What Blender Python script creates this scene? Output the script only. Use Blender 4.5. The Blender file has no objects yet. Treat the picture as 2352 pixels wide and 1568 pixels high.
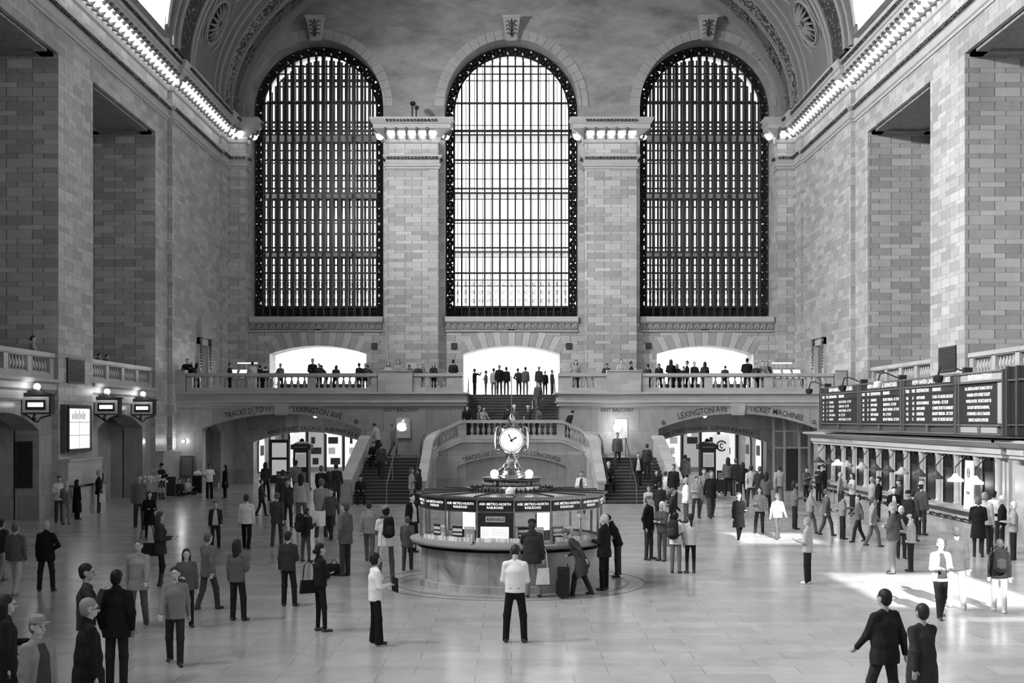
import bpy, math, random
import numpy as np
from mathutils import Vector, Matrix
PI = math.pi
sc = bpy.context.scene
COL = sc.collection

# ------------------------------------------------------------------ camera, world, light
K = 2864.0                      # focal length in pixels of the 2352 px frame
CH = 4.2                        # eye height
F0 = .28                        # height of the concourse floor
cam_d = bpy.data.cameras.new('camera')
cam = bpy.data.objects.new('camera', cam_d); COL.objects.link(cam)
cam.location = (0, 0, CH); cam.rotation_euler = (PI / 2, 0, 0)
cam_d.sensor_width = 36; cam_d.lens = K / 2352 * 36
cam_d.shift_y = (964 - 784) / 2352; cam_d.shift_x = 1 / 2352
cam_d.clip_end = 400; cam_d.clip_start = .1
sc.camera = cam
sc.view_settings.view_transform = 'Standard'; sc.view_settings.look = 'None'
sc.view_settings.gamma = 1; sc.view_settings.use_curve_mapping = False
sc.view_settings.exposure = 0.04
sc.cycles.max_bounces = 6; sc.cycles.diffuse_bounces = 3; sc.cycles.glossy_bounces = 3
sc.cycles.transparent_max_bounces = 8; sc.cycles.transmission_bounces = 4
sc.cycles.sample_clamp_indirect = 4; sc.cycles.sample_clamp_direct = 0
sc.cycles.caustics_reflective = False; sc.cycles.caustics_refractive = False
sc.cycles.use_denoising = True
w = bpy.data.worlds.new('sky'); sc.world = w; w.use_nodes = True
w.node_tree.nodes['Background'].inputs[0].default_value = (1, 1, 1, 1)
w.node_tree.nodes['Background'].inputs[1].default_value = 3.0


def lamp(name, kind, loc, rot=(0, 0, 0), energy=100, size=1, sy=None, portal=False, spread=None, target=None):
    d = bpy.data.lights.new(name, kind); o = bpy.data.objects.new(name, d); COL.objects.link(o)
    o.location = loc; o.rotation_euler = rot
    if target is not None:
        o.rotation_euler = (Vector(target) - Vector(loc)).to_track_quat('-Z', 'Y').to_euler()
    d.energy = energy
    if kind == 'AREA':
        d.shape = 'RECTANGLE'; d.size = size; d.size_y = sy or size
        if portal: d.cycles.is_portal = True
        if spread: d.spread = spread
    elif kind == 'POINT': d.shadow_soft_size = size
    elif kind == 'SPOT': d.shadow_soft_size = size; d.spot_size = spread or 1; d.spot_blend = .6
    return o


# daylight portals over the three east windows
for xc in (-12.46, 0, 12.46):
    lamp('east_window_portal', 'AREA', (xc, 84.6, 19.6), (-PI / 2, 0, 0), 1, 8.4, 17.6, portal=True)
# daylight from the three tall west windows behind the photographer
for xc in (-12.46, 0, 12.46):
    lamp('west_window_daylight', 'AREA', (xc, -7.4, 19.4), (PI / 2, 0, 0), 250, 8.0, 16.5)
# daylight through the side lunettes under the vault (north side brighter)
LUN = [59.3 - 13.73 * i for i in range(5)]
for yc in LUN:
    e0 = yc > 59
    lamp('north_lunette_daylight', 'AREA', (-19.3, yc, 26.0), energy=17000 if e0 else 13000, size=5.0, sy=2.6, target=(8, 79, 10) if e0 else (16, yc, 8))
    lamp('south_lunette_daylight', 'AREA', (19.3, yc, 26.0), energy=3500 if e0 else 250, size=5.0, sy=2.6, target=(-8, 79, 10) if e0 else (-12, yc, 6))
# low afternoon sun through openings cut in the unseen west wall
SUN_T = .488
sun = lamp('sun', 'SUN', (9, -40, 40), target=(9, -40 + 1, 40 - SUN_T), energy=19)
sun.data.angle = .009
# the rows of bare bulbs under the cornice (their own small bodies stand in front of these strips)
for s in (-1, 1):
    for k in range(8):
        lamp('cornice_bulb_row_light', 'AREA', (s * 17.78, 4 + 8.2 * k, 22.34), (0, 0, 0), 750 if s < 0 else 1600, .16, 8.0)
for xc in (-6.26, 6.26):
    lamp('capital_bulb_row_light', 'AREA', (xc, 78.32, 22.34), (0, 0, 0), 200, 3.2, .16)


# ------------------------------------------------------------------ materials (the photograph is monochrome)
MATS = {}


def nt(name):
    m = bpy.data.materials.new(name); m.use_nodes = True
    t = m.node_tree
    return m, t, t.nodes['Principled BSDF']


def g4(v): return (v, v, v, 1) if not hasattr(v, '__len__') else (*v, 1)


def mat(name, v=.5, rough=.6, metal=0, noise=0, nscale=3, emit=0, spec=.5):
    key = name
    if key in MATS: return MATS[key]
    m, t, b = nt(name)
    b.inputs['Base Color'].default_value = g4(v)
    b.inputs['Roughness'].default_value = rough; b.inputs['Metallic'].default_value = metal
    b.inputs['Specular IOR Level'].default_value = spec
    if noise:
        n = t.nodes.new('ShaderNodeTexNoise'); n.inputs['Scale'].default_value = nscale; n.inputs['Detail'].default_value = 5
        tc = t.nodes.new('ShaderNodeTexCoord'); t.links.new(tc.outputs['Object'], n.inputs['Vector'])
        r = t.nodes.new('ShaderNodeMapRange'); r.inputs['To Min'].default_value = v * (1 - noise); r.inputs['To Max'].default_value = v * (1 + noise)
        r.inputs['From Min'].default_value = .25; r.inputs['From Max'].default_value = .75
        t.links.new(n.outputs['Fac'], r.inputs['Value']); t.links.new(r.outputs['Result'], b.inputs['Base Color'])
    if emit:
        b.inputs['Emission Color'].default_value = (1, 1, 1, 1); b.inputs['Emission Strength'].default_value = emit
    MATS[key] = m
    return m


class NG:
    """tiny helper for node maths"""
    def __init__(s, t): s.t = t
    def n(s, kind, **kw):
        x = s.t.nodes.new(kind)
        for k, v in kw.items(): setattr(x, k, v)
        return x
    def m(s, op, a, b=None, c=None):
        x = s.n('ShaderNodeMath', operation=op)
        for i, v in enumerate((a, b, c)):
            if v is None: continue
            if isinstance(v, (int, float)): x.inputs[i].default_value = v
            else: s.t.links.new(v, x.inputs[i])
        return x.outputs[0]
    def link(s, a, b): s.t.links.new(a, b)
    def mix(s, f, a, b):
        x = s.n('ShaderNodeMix', data_type='FLOAT')
        for i, v in ((0, f), (2, a), (3, b)):
            if isinstance(v, (int, float)): x.inputs[i].default_value = v
            else: s.link(v, x.inputs[i])
        return x.outputs[0]


def stone(name, lo, hi, rough=.45, P=.575, A=.65, W=1.05, mortar=.012, mdark=.35, vein=.16, courses=True, flat=False):
    """ashlar of alternating tall and short courses, in world metres"""
    m, t, b = nt(name); g = NG(t)
    geo = g.n('ShaderNodeNewGeometry')
    sp = g.n('ShaderNodeSeparateXYZ'); g.link(geo.outputs['Position'], sp.inputs[0])
    sn = g.n('ShaderNodeSeparateXYZ'); g.link(geo.outputs['True Normal'], sn.inputs[0])
    X, Y, Z = sp.outputs
    fac = g.m('GREATER_THAN', g.m('ABSOLUTE', sn.outputs[1]), .6)
    u = g.mix(fac, Y, X)
    if flat:
        row, u = Y, X
        q = g.m('DIVIDE', row, P)
        z2 = q
    else:
        q = g.m('DIVIDE', Z, P); fl = g.m('FLOOR', q); fr = g.m('SUBTRACT', q, fl)
        low = g.m('DIVIDE', fr, A); high = g.m('ADD', g.m('DIVIDE', g.m('SUBTRACT', fr, A), 1 - A), 1)
        z2 = g.m('ADD', g.m('MULTIPLY', fl, 2), g.mix(g.m('GREATER_THAN', fr, A), low, high))
    cv = g.n('ShaderNodeCombineXYZ'); g.link(g.m('DIVIDE', u, W), cv.inputs[0]); g.link(z2, cv.inputs[1])
    br = g.n('ShaderNodeTexBrick'); br.offset = .42
    g.link(cv.outputs[0], br.inputs['Vector'])
    for nme, val in (('Scale', 1), ('Mortar Size', mortar if courses else 0), ('Mortar Smooth', .1), ('Brick Width', 1), ('Row Height', 1), ('Bias', 0)):
        br.inputs[nme].default_value = val
    br.inputs['Color1'].default_value = (0, 0, 0, 1); br.inputs['Color2'].default_value = (1, 1, 1, 1); br.inputs['Mortar'].default_value = (.5, .5, .5, 1)
    n1 = g.n('ShaderNodeTexNoise'); n1.inputs['Scale'].default_value = 1.3; n1.inputs['Detail'].default_value = 7; n1.inputs['Distortion'].default_value = 1.2
    mp = g.n('ShaderNodeMapping'); mp.inputs['Scale'].default_value = (1, 1, .55); g.link(geo.outputs['Position'], mp.inputs[0]); g.link(mp.outputs[0], n1.inputs['Vector'])
    n2 = g.n('ShaderNodeTexNoise'); n2.inputs['Scale'].default_value = .12; n2.inputs['Detail'].default_value = 3; g.link(geo.outputs['Position'], n2.inputs['Vector'])
    v = g.m('ADD', g.m('MULTIPLY', br.outputs['Color'], hi - lo), lo)
    v = g.m('MULTIPLY', v, g.m('ADD', g.m('MULTIPLY', g.m('SUBTRACT', n1.outputs['Fac'], .5), vein * 2.4), 1))
    v = g.m('MULTIPLY', v, g.m('ADD', g.m('MULTIPLY', g.m('SUBTRACT', n2.outputs['Fac'], .5), .5), 1))
    if courses:
        v = g.m('MULTIPLY', v, g.m('SUBTRACT', 1, g.m('MULTIPLY', br.outputs['Fac'], 1 - mdark)))
    g.link(v, b.inputs['Base Color'])
    b.inputs['Roughness'].default_value = rough
    MATS[name] = m
    return m


STONE = stone('ashlar_limestone', .29, .5, mortar=.016, mdark=.25)
STONEP = stone('smooth_limestone', .42, .52, courses=False)
MARBLE = stone('polished_marble', .27, .38, rough=.22, P=2.4, A=.5, W=2.3, mortar=.004, vein=.3)
CAR = stone('carved_marble', .34, .46, rough=.35, courses=False, vein=.12)
DRESS = mat('dressed_limestone', .43, .5, noise=.1, nscale=1.5)
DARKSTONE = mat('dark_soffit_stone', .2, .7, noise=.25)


def floor_mat():
    m = stone('floor_marble', .37, .46, rough=.2, P=.62, W=1.5, mortar=.006, mdark=.62, vein=.22, flat=True)
    t = m.node_tree; b = t.nodes['Principled BSDF']; g = NG(t)
    br = [n for n in t.nodes if n.type == 'TEX_BRICK'][0]; br.offset = .37
    b.inputs['Specular IOR Level'].default_value = .55
    n = g.n('ShaderNodeTexNoise'); n.inputs['Scale'].default_value = .6; n.inputs['Detail'].default_value = 4
    geo = g.n('ShaderNodeNewGeometry'); g.link(geo.outputs['Position'], n.inputs['Vector'])
    r = g.n('ShaderNodeMapRange'); r.inputs['To Min'].default_value = .12; r.inputs['To Max'].default_value = .3
    g.link(n.outputs['Fac'], r.inputs['Value']); g.link(r.outputs['Result'], b.inputs['Roughness'])
    bm = g.n('ShaderNodeBump'); bm.inputs['Strength'].default_value = .035; bm.inputs['Distance'].default_value = .05
    n3 = g.n('ShaderNodeTexNoise'); n3.inputs['Scale'].default_value = 1.8; g.link(geo.outputs['Position'], n3.inputs['Vector'])
    g.link(n3.outputs['Fac'], bm.inputs['Height']); g.link(bm.outputs[0], b.inputs['Normal'])
    return m


FLOOR = floor_mat()
STEEL = mat('blackened_steel', .035, .45, .6)
BRONZE = mat('dark_bronze', .05, .4, .7)
GREYMETAL = mat('grey_glazing_bars', .3, .5, .3)
GLAREBAR = mat('glare_paled_glazing_bars', .75, .5)  # middle window only: haze and glare put into the bar colour
BRASS = mat('polished_brass', .62, .16, 1)
OLDBRASS = mat('worn_brass', .4, .3, 1, noise=.3, nscale=8)
BLACK = mat('black_enamel', .02, .35)
BLACKM = mat('matt_black', .012, .8)
DGREY = mat('charcoal_metal', .1, .4, .4)
WHITE = mat('white_paint', .82, .6)
GREY = mat('mid_grey_paint', .35, .5)
OPAL = mat('opal_lamp_glass', .9, .3, emit=5.5)
GLOW = mat('lit_panel', .9, .5, emit=2.6)
GLOWS = mat('white_screen', .9, .5, emit=1.5)
GLOWT = mat('illuminated_letters', .9, .5, emit=1.15)
DIMT = mat('dim_illuminated_letters', .8, .5, emit=.55)
INK = mat('black_incised_letters', .02, .7)
PAPER = mat('white_paper', .8, .8)
PAPERG = mat('grey_card', .4, .8)


def plaster_mat():
    m, t, b = nt('mottled_plaster'); g = NG(t)
    geo = g.n('ShaderNodeNewGeometry')
    mp = g.n('ShaderNodeMapping'); mp.inputs['Scale'].default_value = (.3, .3, .75); g.link(geo.outputs['Position'], mp.inputs[0])
    n = g.n('ShaderNodeTexNoise'); n.inputs['Scale'].default_value = 1; n.inputs['Detail'].default_value = 9; n.inputs['Roughness'].default_value = .7; n.inputs['Distortion'].default_value = .15
    g.link(mp.outputs[0], n.inputs['Vector'])
    r = g.n('ShaderNodeMapRange'); r.inputs['From Min'].default_value = .3; r.inputs['From Max'].default_value = .62; r.inputs['To Min'].default_value = .15; r.inputs['To Max'].default_value = .36
    g.link(n.outputs['Fac'], r.inputs['Value']); g.link(r.outputs['Result'], b.inputs['Base Color']); b.inputs['Roughness'].default_value = .85
    return m


PLASTER = plaster_mat()


def ornament_mat(name, base, dark, scale=2.2, thr=.5):
    """carved foliage: pale relief over a grimy recessed ground"""
    m, t, b = nt(name); g = NG(t)
    geo = g.n('ShaderNodeNewGeometry')
    n = g.n('ShaderNodeTexNoise'); n.inputs['Scale'].default_value = scale; n.inputs['Detail'].default_value = 3; n.inputs['Distortion'].default_value = 2.6
    g.link(geo.outputs['Position'], n.inputs['Vector'])
    vo = g.n('ShaderNodeTexVoronoi'); vo.feature = 'DISTANCE_TO_EDGE'; vo.inputs['Scale'].default_value = scale * 1.5
    g.link(geo.outputs['Position'], vo.inputs['Vector'])
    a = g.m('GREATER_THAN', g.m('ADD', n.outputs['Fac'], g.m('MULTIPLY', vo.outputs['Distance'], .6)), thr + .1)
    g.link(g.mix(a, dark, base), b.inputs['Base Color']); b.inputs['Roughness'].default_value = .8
    bm = g.n('ShaderNodeBump'); bm.inputs['Strength'].default_value = .9; bm.inputs['Distance'].default_value = .12
    g.link(n.outputs['Fac'], bm.inputs['Height']); g.link(bm.outputs[0], b.inputs['Normal'])
    MATS[name] = m
    return m


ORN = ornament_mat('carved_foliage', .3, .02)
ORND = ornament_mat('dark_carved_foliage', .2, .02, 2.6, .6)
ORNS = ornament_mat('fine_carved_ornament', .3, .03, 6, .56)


# ------------------------------------------------------------------ mesh builder
def smooth(me, on=True):
    me.polygons.foreach_set('use_smooth', [on] * len(me.polygons))


class MB:
    def __init__(s): s.v = []; s.f = []
    def add(s, vs, fs):
        o = len(s.v); s.v.extend(tuple(map(float, p)) for p in vs); s.f.extend([tuple(i + o for i in f) for f in fs]); return s
    def box(s, x0, x1, y0, y1, z0, z1):
        vs = [(x0, y0, z0), (x1, y0, z0), (x1, y1, z0), (x0, y1, z0), (x0, y0, z1), (x1, y0, z1), (x1, y1, z1), (x0, y1, z1)]
        return s.add(vs, [(0, 3, 2, 1), (4, 5, 6, 7), (0, 1, 5, 4), (1, 2, 6, 5), (2, 3, 7, 6), (3, 0, 4, 7)])
    def bar(s, a, b, w, h=None):
        """rectangular bar from a to b"""
        a = Vector(a); b = Vector(b); d = (b - a).normalized(); h = h or w
        up = Vector((0, 0, 1)) if abs(d.z) < .9 else Vector((0, 1, 0))
        r = d.cross(up).normalized() * (w / 2); u = r.cross(d).normalized() * (h / 2)
        vs = [a - r - u, a + r - u, a + r + u, a - r + u, b - r - u, b + r - u, b + r + u, b - r + u]
        return s.add(vs, [(0, 1, 2, 3), (7, 6, 5, 4), (0, 4, 5, 1), (1, 5, 6, 2), (2, 6, 7, 3), (3, 7, 4, 0)])
    def tube(s, pts, r, n=8, closed=False):
        pts = [Vector(p) for p in pts]; m = len(pts); rs = r if hasattr(r, '__len__') else [r] * m
        rings = []
        for i, p in enumerate(pts):
            if closed: d = pts[(i + 1) % m] - pts[i - 1]
            else: d = pts[min(i + 1, m - 1)] - pts[max(i - 1, 0)]
            d.normalize(); up = Vector((0, 0, 1)) if abs(d.z) < .93 else Vector((0, 1, 0))
            a = d.cross(up).normalized(); b = a.cross(d)
            rings.append([p + (a * math.cos(2 * PI * j / n) + b * math.sin(2 * PI * j / n)) * rs[i] for j in range(n)])
        vs = [v for rr in rings for v in rr]; fs = []
        for i in range(m if closed else m - 1):
            k = (i + 1) % m
            for j in range(n): fs.append((i * n + j, i * n + (j + 1) % n, k * n + (j + 1) % n, k * n + j))
        if not closed: fs += [tuple(range(n))[::-1], tuple((m - 1) * n + j for j in range(n))]
        return s.add(vs, fs)
    def lathe(s, prof, c=(0, 0, 0), n=24, a0=0, a1=2 * PI, sq=None):
        """prof: (r, z); sq: per-angle radius factor"""
        full = abs(a1 - a0 - 2 * PI) < 1e-6; m = n if full else n + 1; vs = []; fs = []
        for r, z in prof:
            for j in range(m):
                a = a0 + (a1 - a0) * j / n; q = r * (sq(a) if sq else 1)
                vs.append((c[0] + q * math.cos(a), c[1] + q * math.sin(a), c[2] + z))
        for i in range(len(prof) - 1):
            for j in range(n):
                k = (j + 1) % m; fs.append((i * m + j, i * m + k, (i + 1) * m + k, (i + 1) * m + j))
        if full:
            if prof[0][0] > 1e-4: fs.append(tuple(range(m))[::-1])
            if prof[-1][0] > 1e-4: fs.append(tuple((len(prof) - 1) * m + j for j in range(m)))
        return s.add(vs, fs)
    def ball(s, c, r, n=12, sc3=(1, 1, 1)):
        pr = [(max(math.sin(PI * i / (n // 2)), 1e-5) * r, -math.cos(PI * i / (n // 2)) * r) for i in range(n // 2 + 1)]
        t = MB().lathe(pr, n=n)
        return s.add([(c[0] + p[0] * sc3[0], c[1] + p[1] * sc3[1], c[2] + p[2] * sc3[2]) for p in t.v], t.f)
    def prism(s, poly, f0, f1):
        """poly: list of 2D points; f0/f1 map a 2D point to 3D on the two faces"""
        n = len(poly); vs = [f0(*p) for p in poly] + [f1(*p) for p in poly]
        fs = [tuple(range(n)), tuple(range(2 * n - 1, n - 1, -1))] + [(i, i + n, (i + 1) % n + n, (i + 1) % n) for i in range(n)]
        return s.add(vs, fs)
    def xf(s, M):
        M = Matrix(M) if not isinstance(M, Matrix) else M
        s.v = [tuple(M @ Vector(p)) for p in s.v]; return s
    def join(s, o, M=None):
        return s.add([tuple(M @ Vector(p)) for p in o.v] if M is not None else o.v, o.f)
    def mesh(s, name, m, sm=False):
        me = bpy.data.meshes.new(name); me.from_pydata(s.v, [], s.f); me.validate()
        import bmesh
        bm = bmesh.new(); bm.from_mesh(me); bmesh.ops.recalc_face_normals(bm, faces=bm.faces); bm.to_mesh(me); bm.free()
        if m: me.materials.append(m)
        if sm: smooth(me); me.set_sharp_from_angle(angle=math.radians(38))
        return me
    def obj(s, name, m, parent=None, sm=False, **kw):
        o = bpy.data.objects.new(name, s.mesh(name, m, sm)); COL.objects.link(o)
        if parent is not None: o.parent = parent
        tag(o, **kw); return o


def tag(o, label=None, cat=None, group=None, kind=None):
    if label: o['label'] = label
    if cat: o['category'] = cat
    if group: o['group'] = group
    if kind: o['kind'] = kind
    return o


def empty(name, loc=(0, 0, 0), rz=0, label=None, cat=None, group=None):
    o = bpy.data.objects.new(name, None); COL.objects.link(o); o.location = loc; o.rotation_euler = (0, 0, rz); o.empty_display_size = .1
    return tag(o, label, cat, group)


def dup(root, loc=None, rz=None, label=None, group=None):
    def cp(o, par):
        c = o.copy(); COL.objects.link(c); c.parent = par
        for ch in o.children: cp(ch, c)
        return c
    r = cp(root, root.parent)
    if loc is not None: r.location = loc
    if rz is not None: r.rotation_euler = (0, 0, rz)
    if label: r['label'] = label
    if group: r['group'] = group
    return r


def struct(name, mb, m, sm=False, parent=None):
    return mb.obj(name, m, parent, sm, kind=None if parent else 'structure')


def px(x, y, Y): return Vector(((x - 1175) / K * Y, Y, CH + (964 - y) / K * Y))
def fy(yf): return (CH - F0) * K / (yf - 964)


# wall slab with arched openings, in (u, z, d) space mapped by F
def arch(c, hw, zb, zs, zc, semi=False):
    rise = zc - zs
    if semi: top = lambda u: zs + rise * math.sqrt(max(0, 1 - ((u - c) / hw) ** 2))
    elif rise < 1e-6: top = lambda u: zs
    else:
        R = (hw * hw + rise * rise) / (2 * rise)
        top = lambda u: zc - R + math.sqrt(max(R * R - (u - c) ** 2, 0))
    return dict(a=c - hw, b=c + hw, bot=zb, top=top, n=28 if rise > 1e-6 else 1)


def slab(mb, F, u0, u1, z0, z1, d0, d1, ops, topf=None):
    us = {u0, u1}
    for o in ops:
        for i in range(o['n'] + 1):
            t = .5 - .5 * math.cos(PI * i / o['n'])
            us.add(round(o['a'] + (o['b'] - o['a']) * t, 5))
    if topf:
        for i in range(61): us.add(round(u0 + (u1 - u0) * i / 60, 5))
    us = sorted(u for u in us if u0 - 1e-6 <= u <= u1 + 1e-6)
    tf = topf or (lambda u: z1)
    def quad(pts): mb.add([F(*p) for p in pts], [(0, 1, 2, 3)])
    def spans(ua, ub):
        mid = (ua + ub) / 2; act = [o for o in ops if o['a'] - 1e-6 < mid < o['b'] + 1e-6]
        act.sort(key=lambda o: o['bot']); cur = (lambda u: z0); out = []
        for o in act:
            out.append((cur, (lambda u, o=o: max(o['bot'], z0)), o)); cur = o['top']
        out.append((cur, tf, None)); return out, act
    for ua, ub in zip(us[:-1], us[1:]):
        if ub - ua < 1e-5: continue
        sp, act = spans(ua, ub)
        for lo, hi, _ in sp:
            la, lb, ha, hb = lo(ua), lo(ub), hi(ua), hi(ub)
            if ha - la < 1e-4 and hb - lb < 1e-4: continue
            quad([(ua, la, d0), (ub, lb, d0), (ub, hb, d0), (ua, ha, d0)])
            quad([(ua, la, d1), (ua, ha, d1), (ub, hb, d1), (ub, lb, d1)])
            quad([(ua, la, d0), (ua, la, d1), (ub, lb, d1), (ub, lb, d0)])
            quad([(ua, ha, d0), (ub, hb, d0), (ub, hb, d1), (ua, ha, d1)])
    for o in ops:
        for u in (o['a'], o['b']):
            b_, t_ = max(o['bot'], z0), o['top'](u)
            if t_ - b_ > 1e-3: quad([(u, b_, d0), (u, t_, d0), (u, t_, d1), (u, b_, d1)])
    for u in (u0, u1): quad([(u, z0, d0), (u, tf(u), d0), (u, tf(u), d1), (u, z0, d1)])
    return mb


def mould(mb, path, prof, closed_back=True):
    """sweep a profile (offset to the right of travel, z) along a plan polyline with mitred corners"""
    P = [Vector((x, y)) for x, y in path]; n = len(P); offs = []
    for i in range(n):
        dirs = []
        if i > 0: dirs.append((P[i] - P[i - 1]).normalized())
        if i < n - 1: dirs.append((P[i + 1] - P[i]).normalized())
        ns = [Vector((d.y, -d.x)) for d in dirs]
        if len(ns) == 1: offs.append(ns[0])
        else:
            s = ns[0] + ns[1]; offs.append(s / max(1e-6, s.dot(ns[0])))
    m = len(prof); vs = []
    for i in range(n):
        for o, z in prof: q = P[i] + offs[i] * o; vs.append((q.x, q.y, z))
    fs = []
    for i in range(n - 1):
        for j in range(m - 1): fs.append((i * m + j, (i + 1) * m + j, (i + 1) * m + j + 1, i * m + j + 1))
    fs += [tuple(range(m)), tuple((n - 1) * m + j for j in range(m))]
    return mb.add(vs, fs)


def text_mb(s, size, align='CENTER', sx=1.0, extrude=0):
    c = bpy.data.curves.new('t', 'FONT'); c.body = s; c.size = size; c.align_x = align; c.resolution_u = 2; c.offset = size * .005; c.extrude = extrude
    o = bpy.data.objects.new('t', c); COL.objects.link(o)
    me = o.to_mesh()
    mb = MB(); mb.v = [(v.co.x * sx, v.co.y, v.co.z) for v in me.vertices]; mb.f = [tuple(p.vertices) for p in me.polygons]
    o.to_mesh_clear(); bpy.data.objects.remove(o); bpy.data.curves.remove(c)
    return mb


def facing_text(s, size, loc, m, name='lettering', parent=None, face='S', sx=1.0, align='CENTER', **kw):
    """text standing upright facing -Y ('S'), or toward -X ('W'), or +X ('E'); loc = baseline centre"""
    t = text_mb(s, size, align, sx)
    if face == 'S': f = lambda x, y: (x, 0, y)
    elif face == 'W': f = lambda x, y: (0, -x, y)
    else: f = lambda x, y: (0, x, y)
    t.v = [tuple(Vector(f(v[0], v[1])) + Vector(loc)) for v in t.v]
    return t.obj(name, m, parent, **kw)

# ================================================================== ARCHITECTURE
WX = 18.3
Z0V, AV, BV = 23.2, 17.4, 11.3           # vault springing and semi-axes
struct('floor', MB().box(-24, 24, -9, 100, -.3, F0), FLOOR)
# brass-edged ring of paler stone set round the information booth
r = MB()
for ra in (2.8, 3.22):
    for k in range(96):
        p = [(rr * math.cos(2 * PI * (k + j) / 96), 30.24 + rr * math.sin(2 * PI * (k + j) / 96), F0 + zz) for rr, j, zz in ((ra - .02, 0, .004), (ra + .02, 0, .004), (ra + .02, 1, .004), (ra - .02, 1, .004))]
        r.add(p, [(0, 1, 2, 3)])
struct('trim_1', r, mat('floor_inlay', .12, .3))

# ---- east wall
WXC = (-12.46, 0.0, 12.46)
ZSIL, ZSPR, RW = 10.75, 24.19, 4.28


def vault_z(x): return Z0V + BV * math.sqrt(max(0, 1 - (x / AV) ** 2))


ops = [arch(c, RW, ZSIL, ZSPR, ZSPR + RW, True) for c in WXC] + [arch(c, 3.08, 5.65, 8.42, 8.93) for c in (-12.35, 0, 12.35)]
e = slab(MB(), lambda u, z, d: (u, d, z), -18.6, 18.6, 4.9, 23.2, 79.5, 81.6, [dict(o, top=(lambda u, o=o: min(o['top'](u), 23.2))) for o in ops])
struct('wall_east', e, STONE)
# plain plaster lunette above, with the window heads cut through
e = slab(MB(), lambda u, z, d: (u, d, z), -17.39, 17.39, 23.2, 36, 79.5, 81.6, [dict(o, bot=23.2) for o in ops[:3]], topf=lambda u: vault_z(u) + .02)
struct('wall_east_upper', e, PLASTER)
# pilasters
for i, (a, b) in enumerate(((-17.95, -16.8), (-7.9, -4.62), (4.62, 7.9), (16.8, 17.95))):
    q = MB().box(a, b, 78.8, 79.52, 5.6, 23.0).box(a - .08 if a > -17 else a, b + .08 if b < 17 else b, 78.72, 79.52, 5.6, 6.4)
    struct('pilaster_wall_%d' % (i + 1), q, STONE)
# stone arch rings, keystones
KEYS = []
for i, c in enumerate(WXC):
    q = MB(); n = 26
    for k in range(n):
        a0, a1 = PI * k / n + .003, PI * (k + 1) / n - .003
        for r0, r1, dy in ((RW + .0, RW + .16, .10), (RW + .16, RW + .62, .05)):
            vs = []
            for yy in (79.5 - dy, 79.52):
                for (rr, aa) in ((r0, a0), (r1, a0), (r1, a1), (r0, a1)): vs.append((c + rr * math.cos(aa), yy, ZSPR + rr * math.sin(aa)))
            q.add(vs, [(0, 1, 2, 3), (7, 6, 5, 4), (0, 4, 5, 1), (1, 5, 6, 2), (2, 6, 7, 3), (3, 7, 4, 0)])
    struct('trim_arch_ring_%d' % (i + 1), q, mat('arch_ring_stone', .36, .6, noise=.12, nscale=1.2))
    root = empty('carved_keystone', (c, 79.45, ZSPR + RW), 0, ['carved scroll keystone over the window above the left balcony doorway', 'carved scroll keystone above the brightest middle window', 'carved scroll keystone over the window nearest the departure board'][i], 'keystone', 'scroll keystones over the east windows')
    q = MB(); prof = [(-.1, -.12), (-.42, -.02), (-.3, .25), (-.42, .6), (-.62, 1.0), (-.6, 1.15)]
    for (y0, z0), (y1, z1) in zip(prof[:-1], prof[1:]):
        w0, w1 = .34 + .16 * (z0 + .1), .34 + .16 * (z1 + .1)
        q.add([(-w0, y0, z0), (w0, y0, z0), (w1, y1, z1), (-w1, y1, z1), (-w0, 0, z0), (w0, 0, z0), (w1, 0, z1), (-w1, 0, z1)], [(0, 1, 2, 3), (4, 7, 6, 5), (0, 3, 7, 4), (1, 5, 6, 2), (3, 2, 6, 7), (0, 4, 5, 1)])
    q.obj('scroll_body', DRESS, root)
    q = MB()
    for s in (-1, 1):
        for k in range(4): q.tube([(s * (.04 + .02 * k), -.5 - .03 * k, .1 + .22 * k), (s * (.16 + .02 * k), -.56 - .03 * k, .25 + .24 * k), (s * (.3 + .03 * k), -.42 - .05 * k, .2 + .24 * k)], .035, 5)
    q.tube([(0, -.45, 0), (0, -.42, .4), (0, -.68, 1.05)], .05, 6); q.obj('acanthus_leaf', ORNS, root, True)
    MB().box(-.6, .6, -.72, 0, 1.14, 1.3).box(-.52, .52, -.64, 0, 1.06, 1.16).obj('cap', DRESS, root)
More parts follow.
